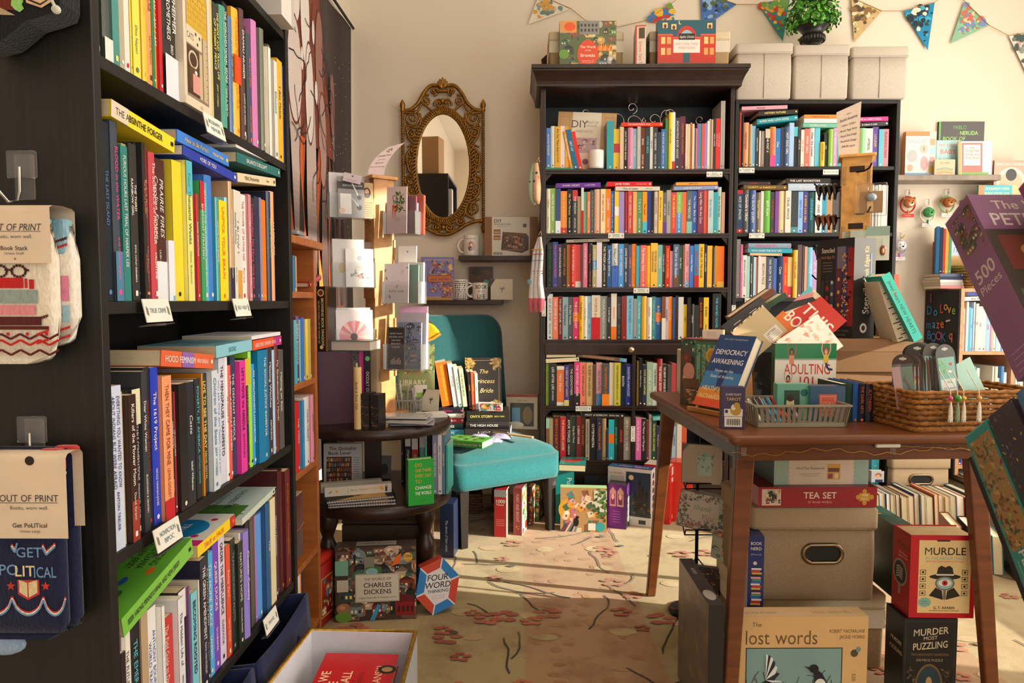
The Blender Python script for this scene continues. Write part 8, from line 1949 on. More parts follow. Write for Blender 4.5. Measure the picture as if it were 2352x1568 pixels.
def tower():
 c=Vector((PY(1958,690,2.42).x,2.42,ZT_));e=empty('display_tower','wooden accessory tower with black hooks on the display table','display rack',c,rz=D(-22));a=.046;H=.80;o='cf9850'
 g=G();g.box(-a,a,-a,a,0,H,o,'oak');
 for k in range(3):g.box(-a*.5,a*.5,-a-.0006,-a+.001,H-.05-.19*k,H-.03-.19*k,'2a1c12','paper');g.box(-a-.0006,-a+.001,-a*.3,a*.3,H-.24-.19*k,H-.1-.19*k,'2a1c12','paper')
 for x in(-1,1):[g.box(x*a*.8-.005,x*a*.8+.005,-a-.003,-a,H-.09-.2*k,H-.03-.2*k,tint(o,.85),'oak')for k in range(3)]
 g.build('column',e,bevel=.001);g=G();g.box(-a-.01,a+.01,-a-.01,a+.01,H,H+.01,tint(o,1.08),'oak');g.build('cap',e,bevel=.002)
 M=e.matrix_basis.copy()if 0 else TM(*c,D(-22))
 def hk(p,d,L):g=G();p=Vector(p);d=Vector(d);g.tube([p,p+d*L*.5+Vector((0,0,-.004)),p+d*L*.85,p+d*L+Vector((0,0,.014))],.0028,'1d1c1c','metal',7);g.build('hook',e)
 for k in range(5):hk((-a,0,H-.09-.105*k),(-1,-.2,0),.085)
 for k in range(2):hk((0,-a,H-.05-.14*k),(.5,-1,0),.075)
 def clip(k,col,lab):
  g=G();r=random.Random(k);z=H-.1-.105*k
  for q in range(4):
   x=-a-.018-.017*q;g.tube([(x,-.03,z-.02),(x-.006,-.012,z+.012),(x,.008,z+.018),(x+.006,.026,z+.004),(x,.034,z-.026)],[.004,.007,.008,.007,.003],tint(col,r.uniform(.7,1.2)),'gloss',7)
   for t in range(5):g.tube([(x,-.02+.012*t,z-.0),(x+.003,-.022+.013*t,z-.03)],.002,col,'gloss',5)
  o=g.build('hair_clip',M=M);setp(o,lab,'hair clip','hair clips on the tower')
 clip(0,'1f1a18','black claw hair clips on the highest side hook');clip(1,'6a3a24','tortoiseshell brown hair clips on the second side hook');clip(2,'2a2018','dark hair clips on the side hook above the kit box')
 g=G();x,y,z=.04,-a-.06,H-.145;g.box(x-.034,x+.034,y,y+.003,z-.05,z+.02,'9a7448','paper');g.ball((x,y-.008,z),.016,'8a96a4','ceramic',12,8,(1,.6,.8));g.box(x-.012,x+.006,y-.002,y,z-.045,z-.012,'d8b078','paper');[g.tube([(x+.012*math.cos(t*.7),y-.004,z+.03+.012*math.sin(t*.7))for t in range(9)],.0014,'b8a890','metal',5,True)]
 o=g.build('pendant_card',M=M);setp(o,'pendant on a tan card in a clear bag, hung high on the tower','jewellery');g=G();g.rbox(x-.045,x+.045,y-.016,y+.008,z-.06,z+.045,.006,'ffffff','film');g.build('bag',o)
 g=G();x,z=.062,H-.29;y=-a-.07;g.box(x-.034,x+.034,y,y+.0015,z-.06,z+.05,'c8cdbf','paper');g.box(x-.034,x+.034,y-.0005,y,z+.02,z+.05,'8fa59a','paper')
 for s in(-1,1):g.tube([(x+s*.014,y-.002,z+.01),(x+s*.014,y-.003,z-.01)],.0008,'b0a890','metal',5);g.ball((x+s*.015,y-.003,z-.028),.011,'7a3c22','ceramic',10,6,(.8,.3,1.6));g.ball((x+s*.015,y-.006,z-.03),.005,'c89a5a','ceramic',8,5,(.8,.3,1.6))
 o=g.build('earring_card',M=M);setp(o,'sage card with brown drop earrings on the tower','jewellery')
 for k in range(3):g=G();g.box(x-.08-.012*k,x-.03-.012*k,y+.012+.012*k,y+.0135+.012*k,z-.05,z+.04,('b8c0b0','9a8a70','b0b4a4')[k],'paper');o=g.build('earring_card',M=M);setp(o,'pale card hanging behind the drop earrings on the tower','jewellery','cards behind the drop earrings')
 g=G();zz=c.z+H+.012;X0=PY(1972,300,2.42).x
 def fn(u,v):return Vector((X0-.03+(u-.5)*.062+.018*v*u,2.43-.01*u+.025*v,zz+v*.155+.035*u*v))
 g.grid(fn,5,8,'b7a394','paper');
 for j,s in enumerate(('oo','Bookish Accessories','Hair Clips','Book Page Rose','Stud Earrings','Bookish Rings','$8.00 each')):
  sc=.008/.72*(1.2 if j==1 else.8);w_=tw(s)*sc;kx=min(1,.046/w_);xx=-w_*kx/2
  for ch in s:
   if ch in GL:vs,fs=GL[ch][1];g.add([fn(.5+(xx+vx*sc*kx)/.062,.85-.11*j+vy*sc/.16)+Vector((0,-.0008,0))for vx,vy in vs],fs,'4a4038','paper')
   xx+=(GL[ch][2]if ch in GL else.33)*sc*kx
 o=g.build('paper_sign');setp(o,'tan paper sign Bookish Accessories standing on the tower','sign')
tower()
def lean3(px,py,Y,z,w,h,t,col,ry,art,label,rz=0,**k):
 x=PY(px,py,Y).x;return slab(TM(x,Y,z,D(rz))@Matrix.Rotation(D(ry),4,'Y'),w,h,t,col,art,label=label,**k)
lean3(2088,775,2.12,ZK,.028,.22,.1,'2a9a8c',-28,lambda f:(f.full('3aa898'),f.turn(-1).txt('Jewel heart NEW HEARTS',f.h*.5,f.w*.5,f.w*.4,'1f3a38',f.h*.8),f.turn(-1).txt('love',f.h*.3,f.w*.5,f.w*.3,'d8604a',f.h*.3)),'turquoise book NEW HEARTS leaning against the black kit box',name='book',cat='book')
lean3(2058,772,2.14,ZK,.045,.19,.1,'cdbfa4',-20,lambda f:[f.rect(f.w*(.1+.12*(i*7%5)),f.h*(.04+.05*i),f.w*(.3+.1*(i%3)),f.h*.016,'2a2622')for i in range(18)],'cream fabric pouch with black titles under the leaning turquoise book',name='pouch',cat='pouch',box=1,mat='fabric')
lean3(2040,775,2.3,ZK,.03,.2,.1,'2a2422',-4,lambda f:(f.rect(f.w*.5,0,f.w*.5,f.h,'c0584a'),f.rect(0,0,f.w*.5,f.h*.4,'a82a2c')),'black and red boxed book behind the leaning turquoise one',name='book',cat='book',box=1)
lean3(2040,770,2.33,ZK,.03,.1,.1,'b8ccb0',0,None,'pale green card pack behind the leaning turquoise book',name='card_box',cat='box',box=1)
e=empty('book_rack','black metal rack holding slanted books on the display table','rack',(PY(1730,900,2.12).x,2.12,ZT_));
for x in(-.07,.06):g=G();g.box(x,x+.022,-.02,.0,0,.13,'201f20','plastic');g.lathe([(.004,0),(.004,.003)],'a8a8a8','metal',10,(x+.011,-.02,.1),axis=Matrix.Rotation(math.pi/2,3,'X'));g.build('post',e,bevel=.002)
g=G();g.box(-.08,.14,-.015,.06,.0,.02,'242324','plastic');g.box(-.08,.14,.05,.06,.0,.16,'242324','plastic');g.build('tray',e,bevel=.002);g=G();g.add([(-.08,-.01,.12),(-.06,-.01,.12),(.12,-.01,.03),(.1,-.01,.02),(-.08,.0,.12),(-.06,.0,.12),(.12,.0,.03),(.1,.0,.02)],[(3,2,1,0),(4,5,6,7),(0,1,5,4),(1,2,6,5),(2,3,7,6),(3,0,4,7)],'201f20','plastic');g.build('brace',e)
def thisbook(f):
 w,h=f.w,f.h;f.full('d8c8a4');f.poly([(0,h*.1),(w,h*.1),(w,h),(w*.3,h)],'c8301f');f.poly([(0,h*.3),(w*.3,h*.9),(0,h*.9)],'2a2422');f.poly([(0,h*.05),(w*.7,h*.05),(w*.3,h*.4),(0,h*.4)],'e0762a');f.poly([(0,h*.62),(w*.2,h*.9),(w*.1,h),(0,h)],'d88a8a');f.poly([(0,h*.75),(w*.12,h*.95),(w*.06,h),(0,h)],'4a9aa0')
 f.txt('THIS',w*.58,h*.7,h*.2,'f0e8da',w*.72,bold=1);f.txt('BOOK',w*.46,h*.42,h*.2,'f0e8da',w*.72,bold=1)
def tilt(px,py,Y,w,h,t,ry,rx,col,art,label,name='book',**k):
 p=PY(px,py,Y);return slab(TM(*p,D(-8),D(rx))@Matrix.Rotation(D(ry),4,'Y')@Matrix.Translation((0,0,-h/2)),w,h,t,col,art,name=name,label=label,cat='book',**k)
tilt(1848,745,2.16,.15,.19,.022,47,-14,'d8c8a4',thisbook,'red and orange book THIS BOOK tilted sideways behind ADULTING 101')
tilt(1858,790,2.10,.12,.15,.012,55,-14,'d8ccc0',lambda f:(leafy(f.full('dccfc2'),['d8a890','c88a70','e0bca8'],40,3,.12),f.txt('the tidy mind',f.w*.5,f.h*.7,.013,'c88a6a',f.w*.8,it=.2)),'pale floral book tilted in front of the red and orange one')
def letters(f):w,h=f.w,f.h;f.full('c8b48a');[f.poly([(w*.05*i*2,h*.96),(w*(.05*i*2+.05),h*.96),(w*(.05*i*2+.08),h),(w*(.05*i*2+.03),h)],('2a2a2a','e4dccb','a8783a')[i%3])for i in range(10)];f.rect(w*.5,h*.05,w*.4,h*.3,'e4decf');f.txt('LETTERS',w*.7,h*.28,h*.06,'3a3a3a',w*.34,bold=1);[f.rect(w*.54,h*(.2-.05*i),w*.32,.0012,'8a8a84')for i in range(3)]
tilt(1742,762,2.17,.13,.11,.02,-42,-14,'bca67c',letters,'tan envelope shaped book LETTERS with striped edges, tilted','book',box=1)
tilt(1712,730,2.2,.15,.05,.03,-38,-10,'2c2824',lambda f:[f.rect(f.w*(.2+.4*(i//2)),f.h*(.35+.2*(i%2)),f.w*.18,.002,'d8cfbd')for i in range(4)],'black case with cream elastic loops tilted beside the LETTERS book','pouch',box=1)
tilt(1722,700,2.26,.16,.02,.1,-36,0,'6a3a24',None,'brown book edge slanting above the black looped case','book')
tilt(1760,700,2.27,.12,.018,.1,-34,0,'3a5a3c',None,'green book edge slanting beside the brown one','book')
xs=PY(1553,903,2.42).x
for t,h,cc,lab in((.012,.15,'d8c8b0','cream slim book at the back corner of the display table'),(.006,.148,'5a9ac0','light blue slim book at the back corner of the display table'),(.02,.158,'b82a44','crimson book at the back corner of the display table'),(.014,.14,'d8d4cc','white book beside the crimson one on the display table')):
 book(TM(xs,2.36,ZT_,D(-6)),t,h,.1,cc,'W','','',None,0,'book',lab,'book','books at the back corner of the display table');xs+=t+.001
e=empty('fairy_lights','copper wire fairy lights clipped along the display table front','lights',M=MT);yf=-.41+.02-.004;g=G();n=40
g.tube([(-.34+.66*i/n,yf-.001-.002*(i%2),.688-.006*math.sin(i*.35)+.004*math.sin(i*1.7))for i in range(n+1)],.0009,'c89a5a','metal',5);g.tube([(.06+.26*i/14,yf-.002,.7-.014*i/14+.002*(i%2))for i in range(15)],.0009,'c89a5a','metal',5);g.build('wire',e)
g=G();g.rbox(-.03,.03,-.006,.004,.0,.009,.003,'d8d4ca','plastic',M=TM(.04,yf-.002,.698));g.build('battery_pack',e)
for x in(-.31,.055):g=G();g.rbox(x-.005,x+.005,yf-.006,yf+.003,.68,.7,.002,'ffffff','acrylic');g.build('clip',e)
LF=lambda f:f
def place(x0,x1,Y):a,b=PY(x0,1200,Y).x,PY(x1,1200,Y).x;return(a+b)/2,b-a
x,w=place(1716,2044,1.93);linenbox('storage_box','cream lidded box on the carpet under the big linen one',TM(x,1.93,.0005),w,.3,.222,.045,'8f7858','d2c4a4',band=.55)
x,w=place(1722,2015,1.88);linenbox('storage_box','big linen box with a metal oval handle under the display table',TM(x+.004,1.875,.2235),w*.995,.3,.262,.06,'a08a6e','aa9476',handle=(.022,.135,.105,.05));zq=.4865
def tea(f):w,h=f.w,f.h;f.full('9a1f2a');f.txt('TEA SET',w*.52,h*.6,h*.32,'e8d8c0',w*.34,bold=1);f.txt('BY IMAGE WORLD',w*.52,h*.26,h*.1,'d8b0a0',w*.2);f.rect(w*.03,h*.1,w*.16,h*.8,'d8c8b0');busy(f.sub(w*.035,h*.14,w*.15,h*.72),'2a4a2c a83a4a c8b090 4a3424 d8a070'.split(),22,4,.35);f.rect(w*.85,h*.3,w*.09,h*.4,'c8922c');f.ell(w*.895,h*.78,w*.018,h*.12,'c8922c');f.ell(w*.895,h*.22,w*.018,h*.12,'c8922c');f.ell(w*.84,h*.5,w*.018,h*.12,'c8922c');f.ell(w*.955,h*.5,w*.018,h*.12,'c8922c');f.txt('1000',w*.895,h*.6,h*.12,'e8d8c0',bold=1);f.txt('PIECE',w*.895,h*.42,h*.1,'e8d8c0')
x,w=place(1738,2012,1.88);slab(TM(x,2.0,zq,D(1)),w,.056,.24,'9a1f2a',tea,name='puzzle_box',label='long red puzzle box end reading TEA SET on the big linen box',cat='puzzle',box=1,spine=lambda f:f.full('b06a70'),top=lambda f:f.full('7a1a24'))
def mind(f):w,h=f.w,f.h;f.full('9fb8a8');f.rect(w*.17,0,w*.66,h,'dcc8b4');[f.ell(w*.17,h*(.1+.16*i),w*.015,h*.08,'dcc8b4',12)for i in range(6)];[f.ell(w*.83,h*(.1+.16*i),w*.015,h*.08,'dcc8b4',12)for i in range(6)];f.txt('Mind-Find Bookstore',w*.38,h*.66,h*.1,'4a4038',w*.3,it=.2);f.rect(w*.27,h*.42,w*.22,.0012,'8a7a6a');f.rect(w*.3,h*.34,w*.16,.0012,'8a7a6a');f.rect(w*.56,h*.2,w*.14,h*.62,'d8a04a');f.rect(w*.57,h*.5,w*.12,h*.16,'6a4a3a');f.rect(w*.57,h*.24,w*.05,h*.2,'8a4a3a');f.rect(w*.64,h*.24,w*.04,h*.2,'e8d0a0')
x,w=place(1772,1992,1.90);slab(TM(x,2.02,zq+.0565,D(2)),w,.07,.23,'8faa9a',mind,name='craft_kit_box',label='pale mint Mind-Find Bookstore box on the red TEA SET box',cat='box',box=1,spine=lambda f:f.full('5a6460'))
def lost(f):
 w,h=f.w,f.h;f.full('cfa874');f.txt('The',w*.15,h*.92,h*.045,'4a3a24',it=.1);f.txt('lost words',w*.34,h*.79,h*.15,'6a5230',w*.56);f.txt('ROBERT MACFARLANE',w*.84,h*.85,h*.036,'5a4424',w*.27,bold=1);f.txt('JACKIE MORRIS',w*.88,h*.79,h*.036,'5a4424',w*.19,bold=1)
 f.rect(w*.07,h*.02,w*.74,h*.66,'3a3020');s=f.sub(w*.078,h*.03,w*.724,h*.64);s.full('7a9a98');s.rect(0,s.h*.0,s.w,s.h*.25,'6a8078');r=random.Random(9)
 for i in range(40):
  a=r.uniform(.6,2.5);q=[(r.uniform(.02,.98)*s.w,r.uniform(0,.3)*s.h)]
  for k in range(5):a+=r.uniform(-.5,.5);q.append((min(max(q[-1][0]+.014*math.cos(a),0),s.w),min(max(q[-1][1]+.014*math.sin(a),0),s.h)))
  s.line(q,.0016,'4a3c2c')
 W_,H_=s.w,s.h
 s.poly([(W_*.14,H_*.2),(W_*.2,H_*.5),(W_*.34,H_*.42),(W_*.42,H_*.3),(W_*.3,H_*.12)],'20242e');[s.poly([(W_*.2,H_*.5),(W_*(.2+.025*i),H_*(.92-.012*i*i)),(W_*(.225+.025*i),H_*(.9-.012*i*i)),(W_*.27,H_*.46)],('d8dcd8','2a2e38')[i%2])for i in range(7)];s.ell(W_*.28,H_*.28,W_*.1,H_*.08,'d4d6d2',14);s.ell(W_*.38,H_*.36,W_*.05,H_*.06,'1c1e26',12);s.poly([(W_*.42,H_*.38),(W_*.5,H_*.35),(W_*.42,H_*.33)],'1c1e26')
 s.poly([(W_*.7,H_*.72),(W_*.8,H_*.6),(W_*.98,H_*.1),(W_*.9,H_*.08),(W_*.72,H_*.42)],'20242e');s.ell(W_*.71,H_*.68,W_*.05,H_*.07,'1c1e26',14);s.poly([(W_*.67,H_*.7),(W_*.6,H_*.72),(W_*.67,H_*.66)],'1c1e26');s.ell(W_*.78,H_*.42,W_*.06,H_*.1,'d4d6d2',14)
 f.ell(w*.9,h*.62,w*.03,h*.04,'4a4a3c',9);f.ell(w*.93,h*.66,w*.02,h*.03,'6a8a88',8);f.turn(-1).txt('500 PIECES',h*.72,w*.9,w*.03,'5a4424',h*.5)
x,w=place(1699,2003,1.72);slab(TM(x,1.752,.0005,D(1)),w*1.01,.252,.055,'c9a06c',lost,name='puzzle_box',label='tan puzzle box The Lost Words with two magpies on the carpet',cat='puzzle',box=1,top=lambda f:(f.full('d8b688'),f.txt('lost words',f.w*.75,f.h*.5,f.h*.36,'b08a50',f.w*.3),f.txt('JACKIE MORRIS',f.w*.2,f.h*.4,f.h*.2,'8a6a3c',f.w*.24)),spine=lambda f:f.full('a8783c'))
def heir(f):f.full('17382f');q=f.turn(-1);q.txt('HEIRLOOM',q.w*.54,q.h*.62,q.h*.24,'c8843c',q.w*.34,bold=1);q.txt('PUMPKINS',q.w*.54,q.h*.3,q.h*.24,'d8b04a',q.w*.34,bold=1);f.ell(f.w*.5,f.h*.84,f.w*.26,f.w*.26,'3a5a4c',20);f.ell(f.w*.5,f.h*.84,f.w*.23,f.w*.23,'17382f',20);f.rect(f.w*.12,f.h*.06,f.w*.76,f.h*.13,'8a6a4a');busy(f.sub(f.w*.14,f.h*.065,f.w*.72,f.h*.12),'c87a3a 8a4a2a d8b070 5a4a3a'.split(),16,3,.4)
ontab(2036,2.0,.055,.203,.2,'14322a',heir,z=.223,rz=-2,py=1300,name='puzzle_box',label='dark green puzzle box spine HEIRLOOM PUMPKINS',cat='puzzle',box=1,top=lambda f:busy(f.full('1f4a3c'),'c87a3a 3a5a44'.split(),8,3))
def nerd(f):f.full('232f6a');f.txt('BOOK',f.w*.5,f.h*.9,f.w*.2,'d8d4c8',f.w*.7,bold=1);f.txt('NERD',f.w*.5,f.h*.83,f.w*.2,'d8d4c8',f.w*.7,bold=1);f.txt('1000-Piece Puzzle',f.w*.5,f.h*.75,f.w*.1,'b8b8d0',f.w*.7);f.ell(f.w*.45,f.h*.63,f.w*.12,f.h*.025,'e0c0b8');[f.rect(f.w*(.2+.03*(i%3)),f.h*(.06+.03*i),f.w*(.62-.05*(i%2)),f.h*.024,('d8b04a','c83a34','e0d8c8','3a6ab0','4a9a6a','e0a0a8','2a2a34')[i%7])for i in range(17)]
ontab(1712,1.93,.042,.2,.2,'8fa0b8',nerd,z=.2232,rz=-3,py=1300,name='puzzle_box',label='navy BOOK NERD puzzle box with a drawn book stack by the table leg',cat='puzzle',box=1,top=lambda f:f.full('2a3a6a'))
ontab(2066,2.03,.03,.17,.2,'1f1f26',lambda f:(f.full('1d1c1f'),f.turn(-1).txt('Stenciled',f.h*.4,f.w*.5,f.w*.5,'d8d0c4',f.h*.4,bold=1),f.turn(-1).txt('Book Edges',f.h*.78,f.w*.5,f.w*.4,'a8743c',f.h*.3)),z=.2232,rz=0,py=1300,name='craft_kit_box',label='black Stenciled kit spine between green and red puzzle boxes',cat='box',box=1)
def murdle(f):
 w,h=f.w,f.h;f.full('b01824');f.rect(w*.13,h*.06,w*.8,h*.88,'d9bd84');f.rect(w*.4,h*.925,w*.2,h*.02,'2a2422');f.txt('MURDLE',w*.53,h*.81,h*.092,'231f1d',w*.7,bold=1);f.txt('IN THE HEDGE MAZE',w*.53,h*.725,h*.034,'7aa89a',w*.62,bold=1);f.txt('BUILD THE PUZZLE AND SOLVE THE CASE!',w*.53,h*.685,h*.016,'b0303a',w*.66,bold=1)
 f.ell(w*.54,h*.5,w*.24,h*.035,'1f1c1b',28);f.poly([(w*.4,h*.5),(w*.43,h*.61),(w*.48,h*.635),(w*.54,h*.615),(w*.6,h*.635),(w*.65,h*.61),(w*.68,h*.5)],'1f1c1b');f.rect(w*.405,h*.515,w*.27,h*.018,'d8cfbc');f.ell(w*.54,h*.42,w*.15,h*.085,'6a6460',24);f.ell(w*.54,h*.42,w*.125,h*.07,'8ab4ac',24);f.ell(w*.54,h*.425,w*.1,h*.04,'e0d8c8',20);f.ell(w*.54,h*.425,w*.045,h*.034,'b8242c',16);f.ell(w*.54,h*.425,w*.02,h*.016,'1d1a1a',12)
 f.poly([(w*.3,h*.27),(w*.4,h*.37),(w*.5,h*.33),(w*.52,h*.22)],'1f1c1b');f.poly([(w*.78,h*.27),(w*.68,h*.37),(w*.58,h*.33),(w*.56,h*.22)],'1f1c1b');f.poly([(w*.52,h*.34),(w*.56,h*.34),(w*.56,h*.24),(w*.54,h*.21),(w*.52,h*.24)],'6a6460')
 for x in(.2,.84):
  for i in range(4):f.frame(w*x-w*.045,h*(.27+.085*i),w*.09,h*.06,.0012,'2a2624');f.ell(w*x,h*(.3+.085*i),w*.02,h*.014,'2a2624',8)
 f.ell(w*.24,h*.19,w*.1,h*.06,'7aa89a',9);f.txt('500-Piece',w*.24,h*.2,h*.015,'2a4a44');f.txt('Jigsaw Puzzle',w*.24,h*.175,h*.013,'2a4a44');f.txt('G. T. KARBER',w*.54,h*.125,h*.03,'2a2422',w*.4,bold=1);f.txt('ILLUSTRATION BY SEAN C. JACKSON',w*.54,h*.09,h*.015,'3a322c',w*.6)
def murdspine(f):f.full('a01620');f.txt('MURDLE',f.w*.62,f.h*.82,f.h*.06,'3a1216',f.w*.7,bold=1);f.txt('500-Piece',f.w*.6,f.h*.72,.007,'d8a8a0');f.txt('Jigsaw Puzzle',f.w*.6,f.h*.68,.006,'d8a8a0');f.ell(f.w*.45,f.h*.47,f.w*.4,f.w*.42,'8a8684',24);f.ell(f.w*.45,f.h*.47,f.w*.33,f.w*.35,'2a2a2c',24);[f.line([(f.w*.25,f.h*(.4+.03*i)),(f.w*.4,f.h*(.42+.03*i)),(f.w*.6,f.h*(.4+.03*i))],.003,'b8b4b0')for i in range(5)];f.rect(f.w*.38,f.h*.2,f.w*.12,f.h*.14,'8a8684')
mb=slab(TM(1.078,1.782,.2435,D(-1)),.163,.214,.085,'b01824',murdle,name='puzzle_box',label='red book shaped puzzle box MURDLE with a hatted magnifying glass',cat='puzzle',spine=murdspine,page='c8a878')
def mmp(f):w,h=f.w,f.h;f.full('131a1e');f.frame(w*.04,h*.03,w*.92,h*.94,.0012,'3a3c34');[f.txt(s,w*.5,h*y,h*hh,'c8b898',w*.66,bold=b,it=.15,rot=.1)for s,y,hh,b in(('MURDER',.86,.075,1),('MOST',.79,.04,0),('PUZZLING',.71,.075,1))];f.txt("THE CLAIRVOYANTS' CONVENTION",w*.5,h*.61,h*.026,'8a6a4a',w*.7);f.txt('500-PIECE PUZZLE',w*.5,h*.55,h*.026,'a89878',w*.5);f.ell(w*.5,h*.26,w*.26,h*.25,'6a5434',28);f.ell(w*.5,h*.26,w*.23,h*.225,'1f3a44',28);f.ell(w*.5,h*.3,w*.06,h*.07,'a88a5a',14);f.poly([(w*.36,h*.1),(w*.64,h*.1),(w*.55,h*.27),(w*.45,h*.27)],'5a3424');leafy(f,['6a5434','4a3c28'],40,5,.06,(w*.1,h*.05,w*.26,h*.45));leafy(f,['6a5434','4a3c28'],40,6,.06,(w*.74,h*.05,w*.9,h*.45))
slab(TM(1.052,1.782,.0005,D(-1)),.135,.242,.088,'11171a',mmp,name='puzzle_box',label='black puzzle box MURDER MOST PUZZLING under the red MURDLE box',cat='puzzle',box=1,spine=lambda f:(f.txt('MURDER',f.w*.6,f.h*.7,.01,'c8b898',f.w*.7,bold=1,it=.15),f.txt('PUZZLING',f.w*.6,f.h*.6,.01,'c8b898',f.w*.7,bold=1,it=.15)))
xr=.447;slab(TM(xr+.019,1.60+.15,.0005,D(-90))@Matrix.Rotation(0,4,'Z'),.3,.335,.036,'5a544e',lambda f:(f.full('5c564e'),leafy(f,['6e675c','4e4842','7a6a58'],30,3,.2)),name='craft_kit_box',label='large grey wrapped kit box standing beside the table leg',cat='box',box=1,side=lambda f:(f.full('262424'),f.turn(1).txt('ROKR',f.h*.25,f.w*.5,f.w*.45,'b0aca8',bold=1)),top=lambda f:(f.full('3a3634'),f.ell(f.w*.8,f.h*.5,f.w*.1,f.h*.4,'9a948c',16),f.txt('ROKR',f.w*.3,f.h*.5,f.h*.3,'b0aca8')))
def wirerack():
 c=Vector((.60,2.30,0));e=empty('wire_rack','black wire card rack under the back of the display table','card rack',c);g=G();g.tube([(0,0,.0),(0,0,.62)],.006,'1d1c1c','metal',8);g.lathe([(.001,0),(.09,0),(.09,.006),(.001,.008)],'1d1c1c','metal',20)
 for z in(.09,.3,.45):
  for s in(-1,1):g.tube([(0,0,z+.1),(s*.06,-.03,z+.03),(s*.065,-.1,z),(s*.065,-.112,z+.02)],.0022,'1d1c1c','metal',6)
  g.tube([(-.065,-.112,z+.02),(.065,-.112,z+.02)],.0022,'1d1c1c','metal',6);g.tube([(-.065,-.1,z),(.065,-.1,z)],.0022,'1d1c1c','metal',6)
 g.build('frame',e)
 def thanks(f):f.full('cfc4b8');leafy(f,['8a4a44','b07a6a','3a4a3c','5a6a54','a89080'],130,3,.1,(0,0,f.w,f.h*.24));leafy(f,['8a4a44','b07a6a','3a4a3c','5a6a54'],70,4,.1,(0,f.h*.78,f.w,f.h));leafy(f,['8a4a44','3a4a3c','5a6a54'],40,5,.1,(0,f.h*.2,f.w*.14,f.h*.8));leafy(f,['8a4a44','3a4a3c','5a6a54'],40,6,.1,(f.w*.86,f.h*.2,f.w,f.h*.8));f.txt('thank',f.w*.46,f.h*.62,f.h*.16,'7a9a3c',f.w*.5,it=.3);f.txt('You',f.w*.58,f.h*.38,f.h*.16,'a8843c',f.w*.3,it=.3)
 def plantcard(f):f.full('b4a28a');f.rect(f.w*.4,f.h*.2,f.w*.36,f.h*.5,'a8c8b4');leafy(f,['4a8a74','7ab09a'],14,3,.12,(f.w*.4,f.h*.4,f.w*.74,f.h*.74));f.poly([(0,f.h),(0,f.h*.8),(f.w*.16,f.h)],'5a4634')
 for z,w,h,t,cc,ar,ry,lab in((.465,.12,.122,.04,'a8957c',plantcard,0,'kraft card pack with a mint plant motif in the wire rack'),(.315,.155,.112,.04,'b8ac9c',thanks,8,'floral card pack reading thank You in the wire rack'),(.11,.12,.08,.03,'3a2c28',lambda f:leafy(f,['a84a3c','5a7a4a','c8a06a'],90,7,.12),0,'dark mushroom patterned card pack low in the wire rack')):
  o=slab(TM(c.x-.01,c.y-.085,z,D(-18),D(-8),D(ry)),w,h,t,cc,ar,name='card_pack',label=lab,cat='cards',box=1)
  g=G();g.rbox(-w/2-.002,w/2+.002,-t/2-.003,t/2+.002,-.002,h+.004,.004,'ffffff','film');g.build('wrap',o)
 slab(TM(c.x+.045,c.y-.14,.23,D(-60),D(-6)),.09,.19,.012,'b8c0b4',lambda f:busy(f,'6a8a78 c88a7a 8a9a98 5a6a78 d8c8b0'.split(),26,6,.3),name='card_pack',label='tall illustrated card pack beside the front table leg',cat='cards',box=1)
wirerack()
x,w=place(2030,2172,3.40);linenbox('storage_box','linen box with an oval handle on the carpet by the window platform',TM(1.985,3.40,.0005),.29,.3,.285,.06,'b39b7c',handle=(0,.17,.11,.045))
def forerow(pts,seed,where,grp,hr):
 r=random.Random(seed)
 for i,(x,y,t,rz)in enumerate(pts):
  h,d=r.uniform(*hr),.2;cc=r.choice('22262e 2a5a8a c8541f e0c8a0 1d2430 3a6a7a 8a3a2c d8d0c0 2c7a94 4a3a5a'.split());g,bt,ov=book_mesh(t,h,d,cc,'W','','',None,1)
  M=TM(x+t,y+d,.0006,D(180+rz))@Matrix.Rotation(D(4),4,'Y');o=g.build('hardcover',M=M);setp(o,'%s hardback with pages outward, %s %s'%(near_name(cc),ordn(i+1),where),'hardcover',grp);pages_mesh(t,h,d,bt,.003,r).build('page_block',o)
x=1.655;P_=[];r_=random.Random(31)
while x<2.15:t=r_.uniform(.018,.036);P_.append((x,3.17+r_.uniform(0,.012),t,0));x+=t+.0025
forerow(P_,5,'along the carpet row before the linen box','hardbacks in the carpet row',(.145,.165))
P_=[(1.80+.042*i,2.72-.055*i,.034,-18)for i in range(5)];forerow(P_,8,'in the short carpet row by the platform','hardbacks in the short carpet row',(.15,.17))
g=G();g.tube([(2.19,2.83+.06*math.cos(6.283*i/24),.075+.06*math.sin(6.283*i/24))for i in range(24)],.004,'221f1d','metal',6,True);[g.tube([(2.19,2.83,.02),(2.19,2.83+.03*math.sin(k),.07),(2.19,2.83+.045*math.sin(k*1.2),.11)],.002,'221f1d','metal',5)for k in(-1,-.4,.2,.8)];o=g.build('wall_ornament');setp(o,'round black metal tree ornament against the platform','ornament')
stand(2001,2030,1076,1112,.03,'c8c0b8',lambda f:(f.full('b8bcc0'),f.ell(f.w*.55,f.h*.62,f.w*.26,f.h*.22,'a8683a',14),f.ell(f.w*.52,f.h*.5,f.w*.17,f.h*.2,'d8a888',14),f.rect(f.w*.3,0,f.w*.6,f.h*.24,'2a3a54')),Y=3.36,z=.18,name='book',label='small book with a curly haired figure beside the linen box',cat='book')[0].location.z=.168
z3=L3[2]+.0006
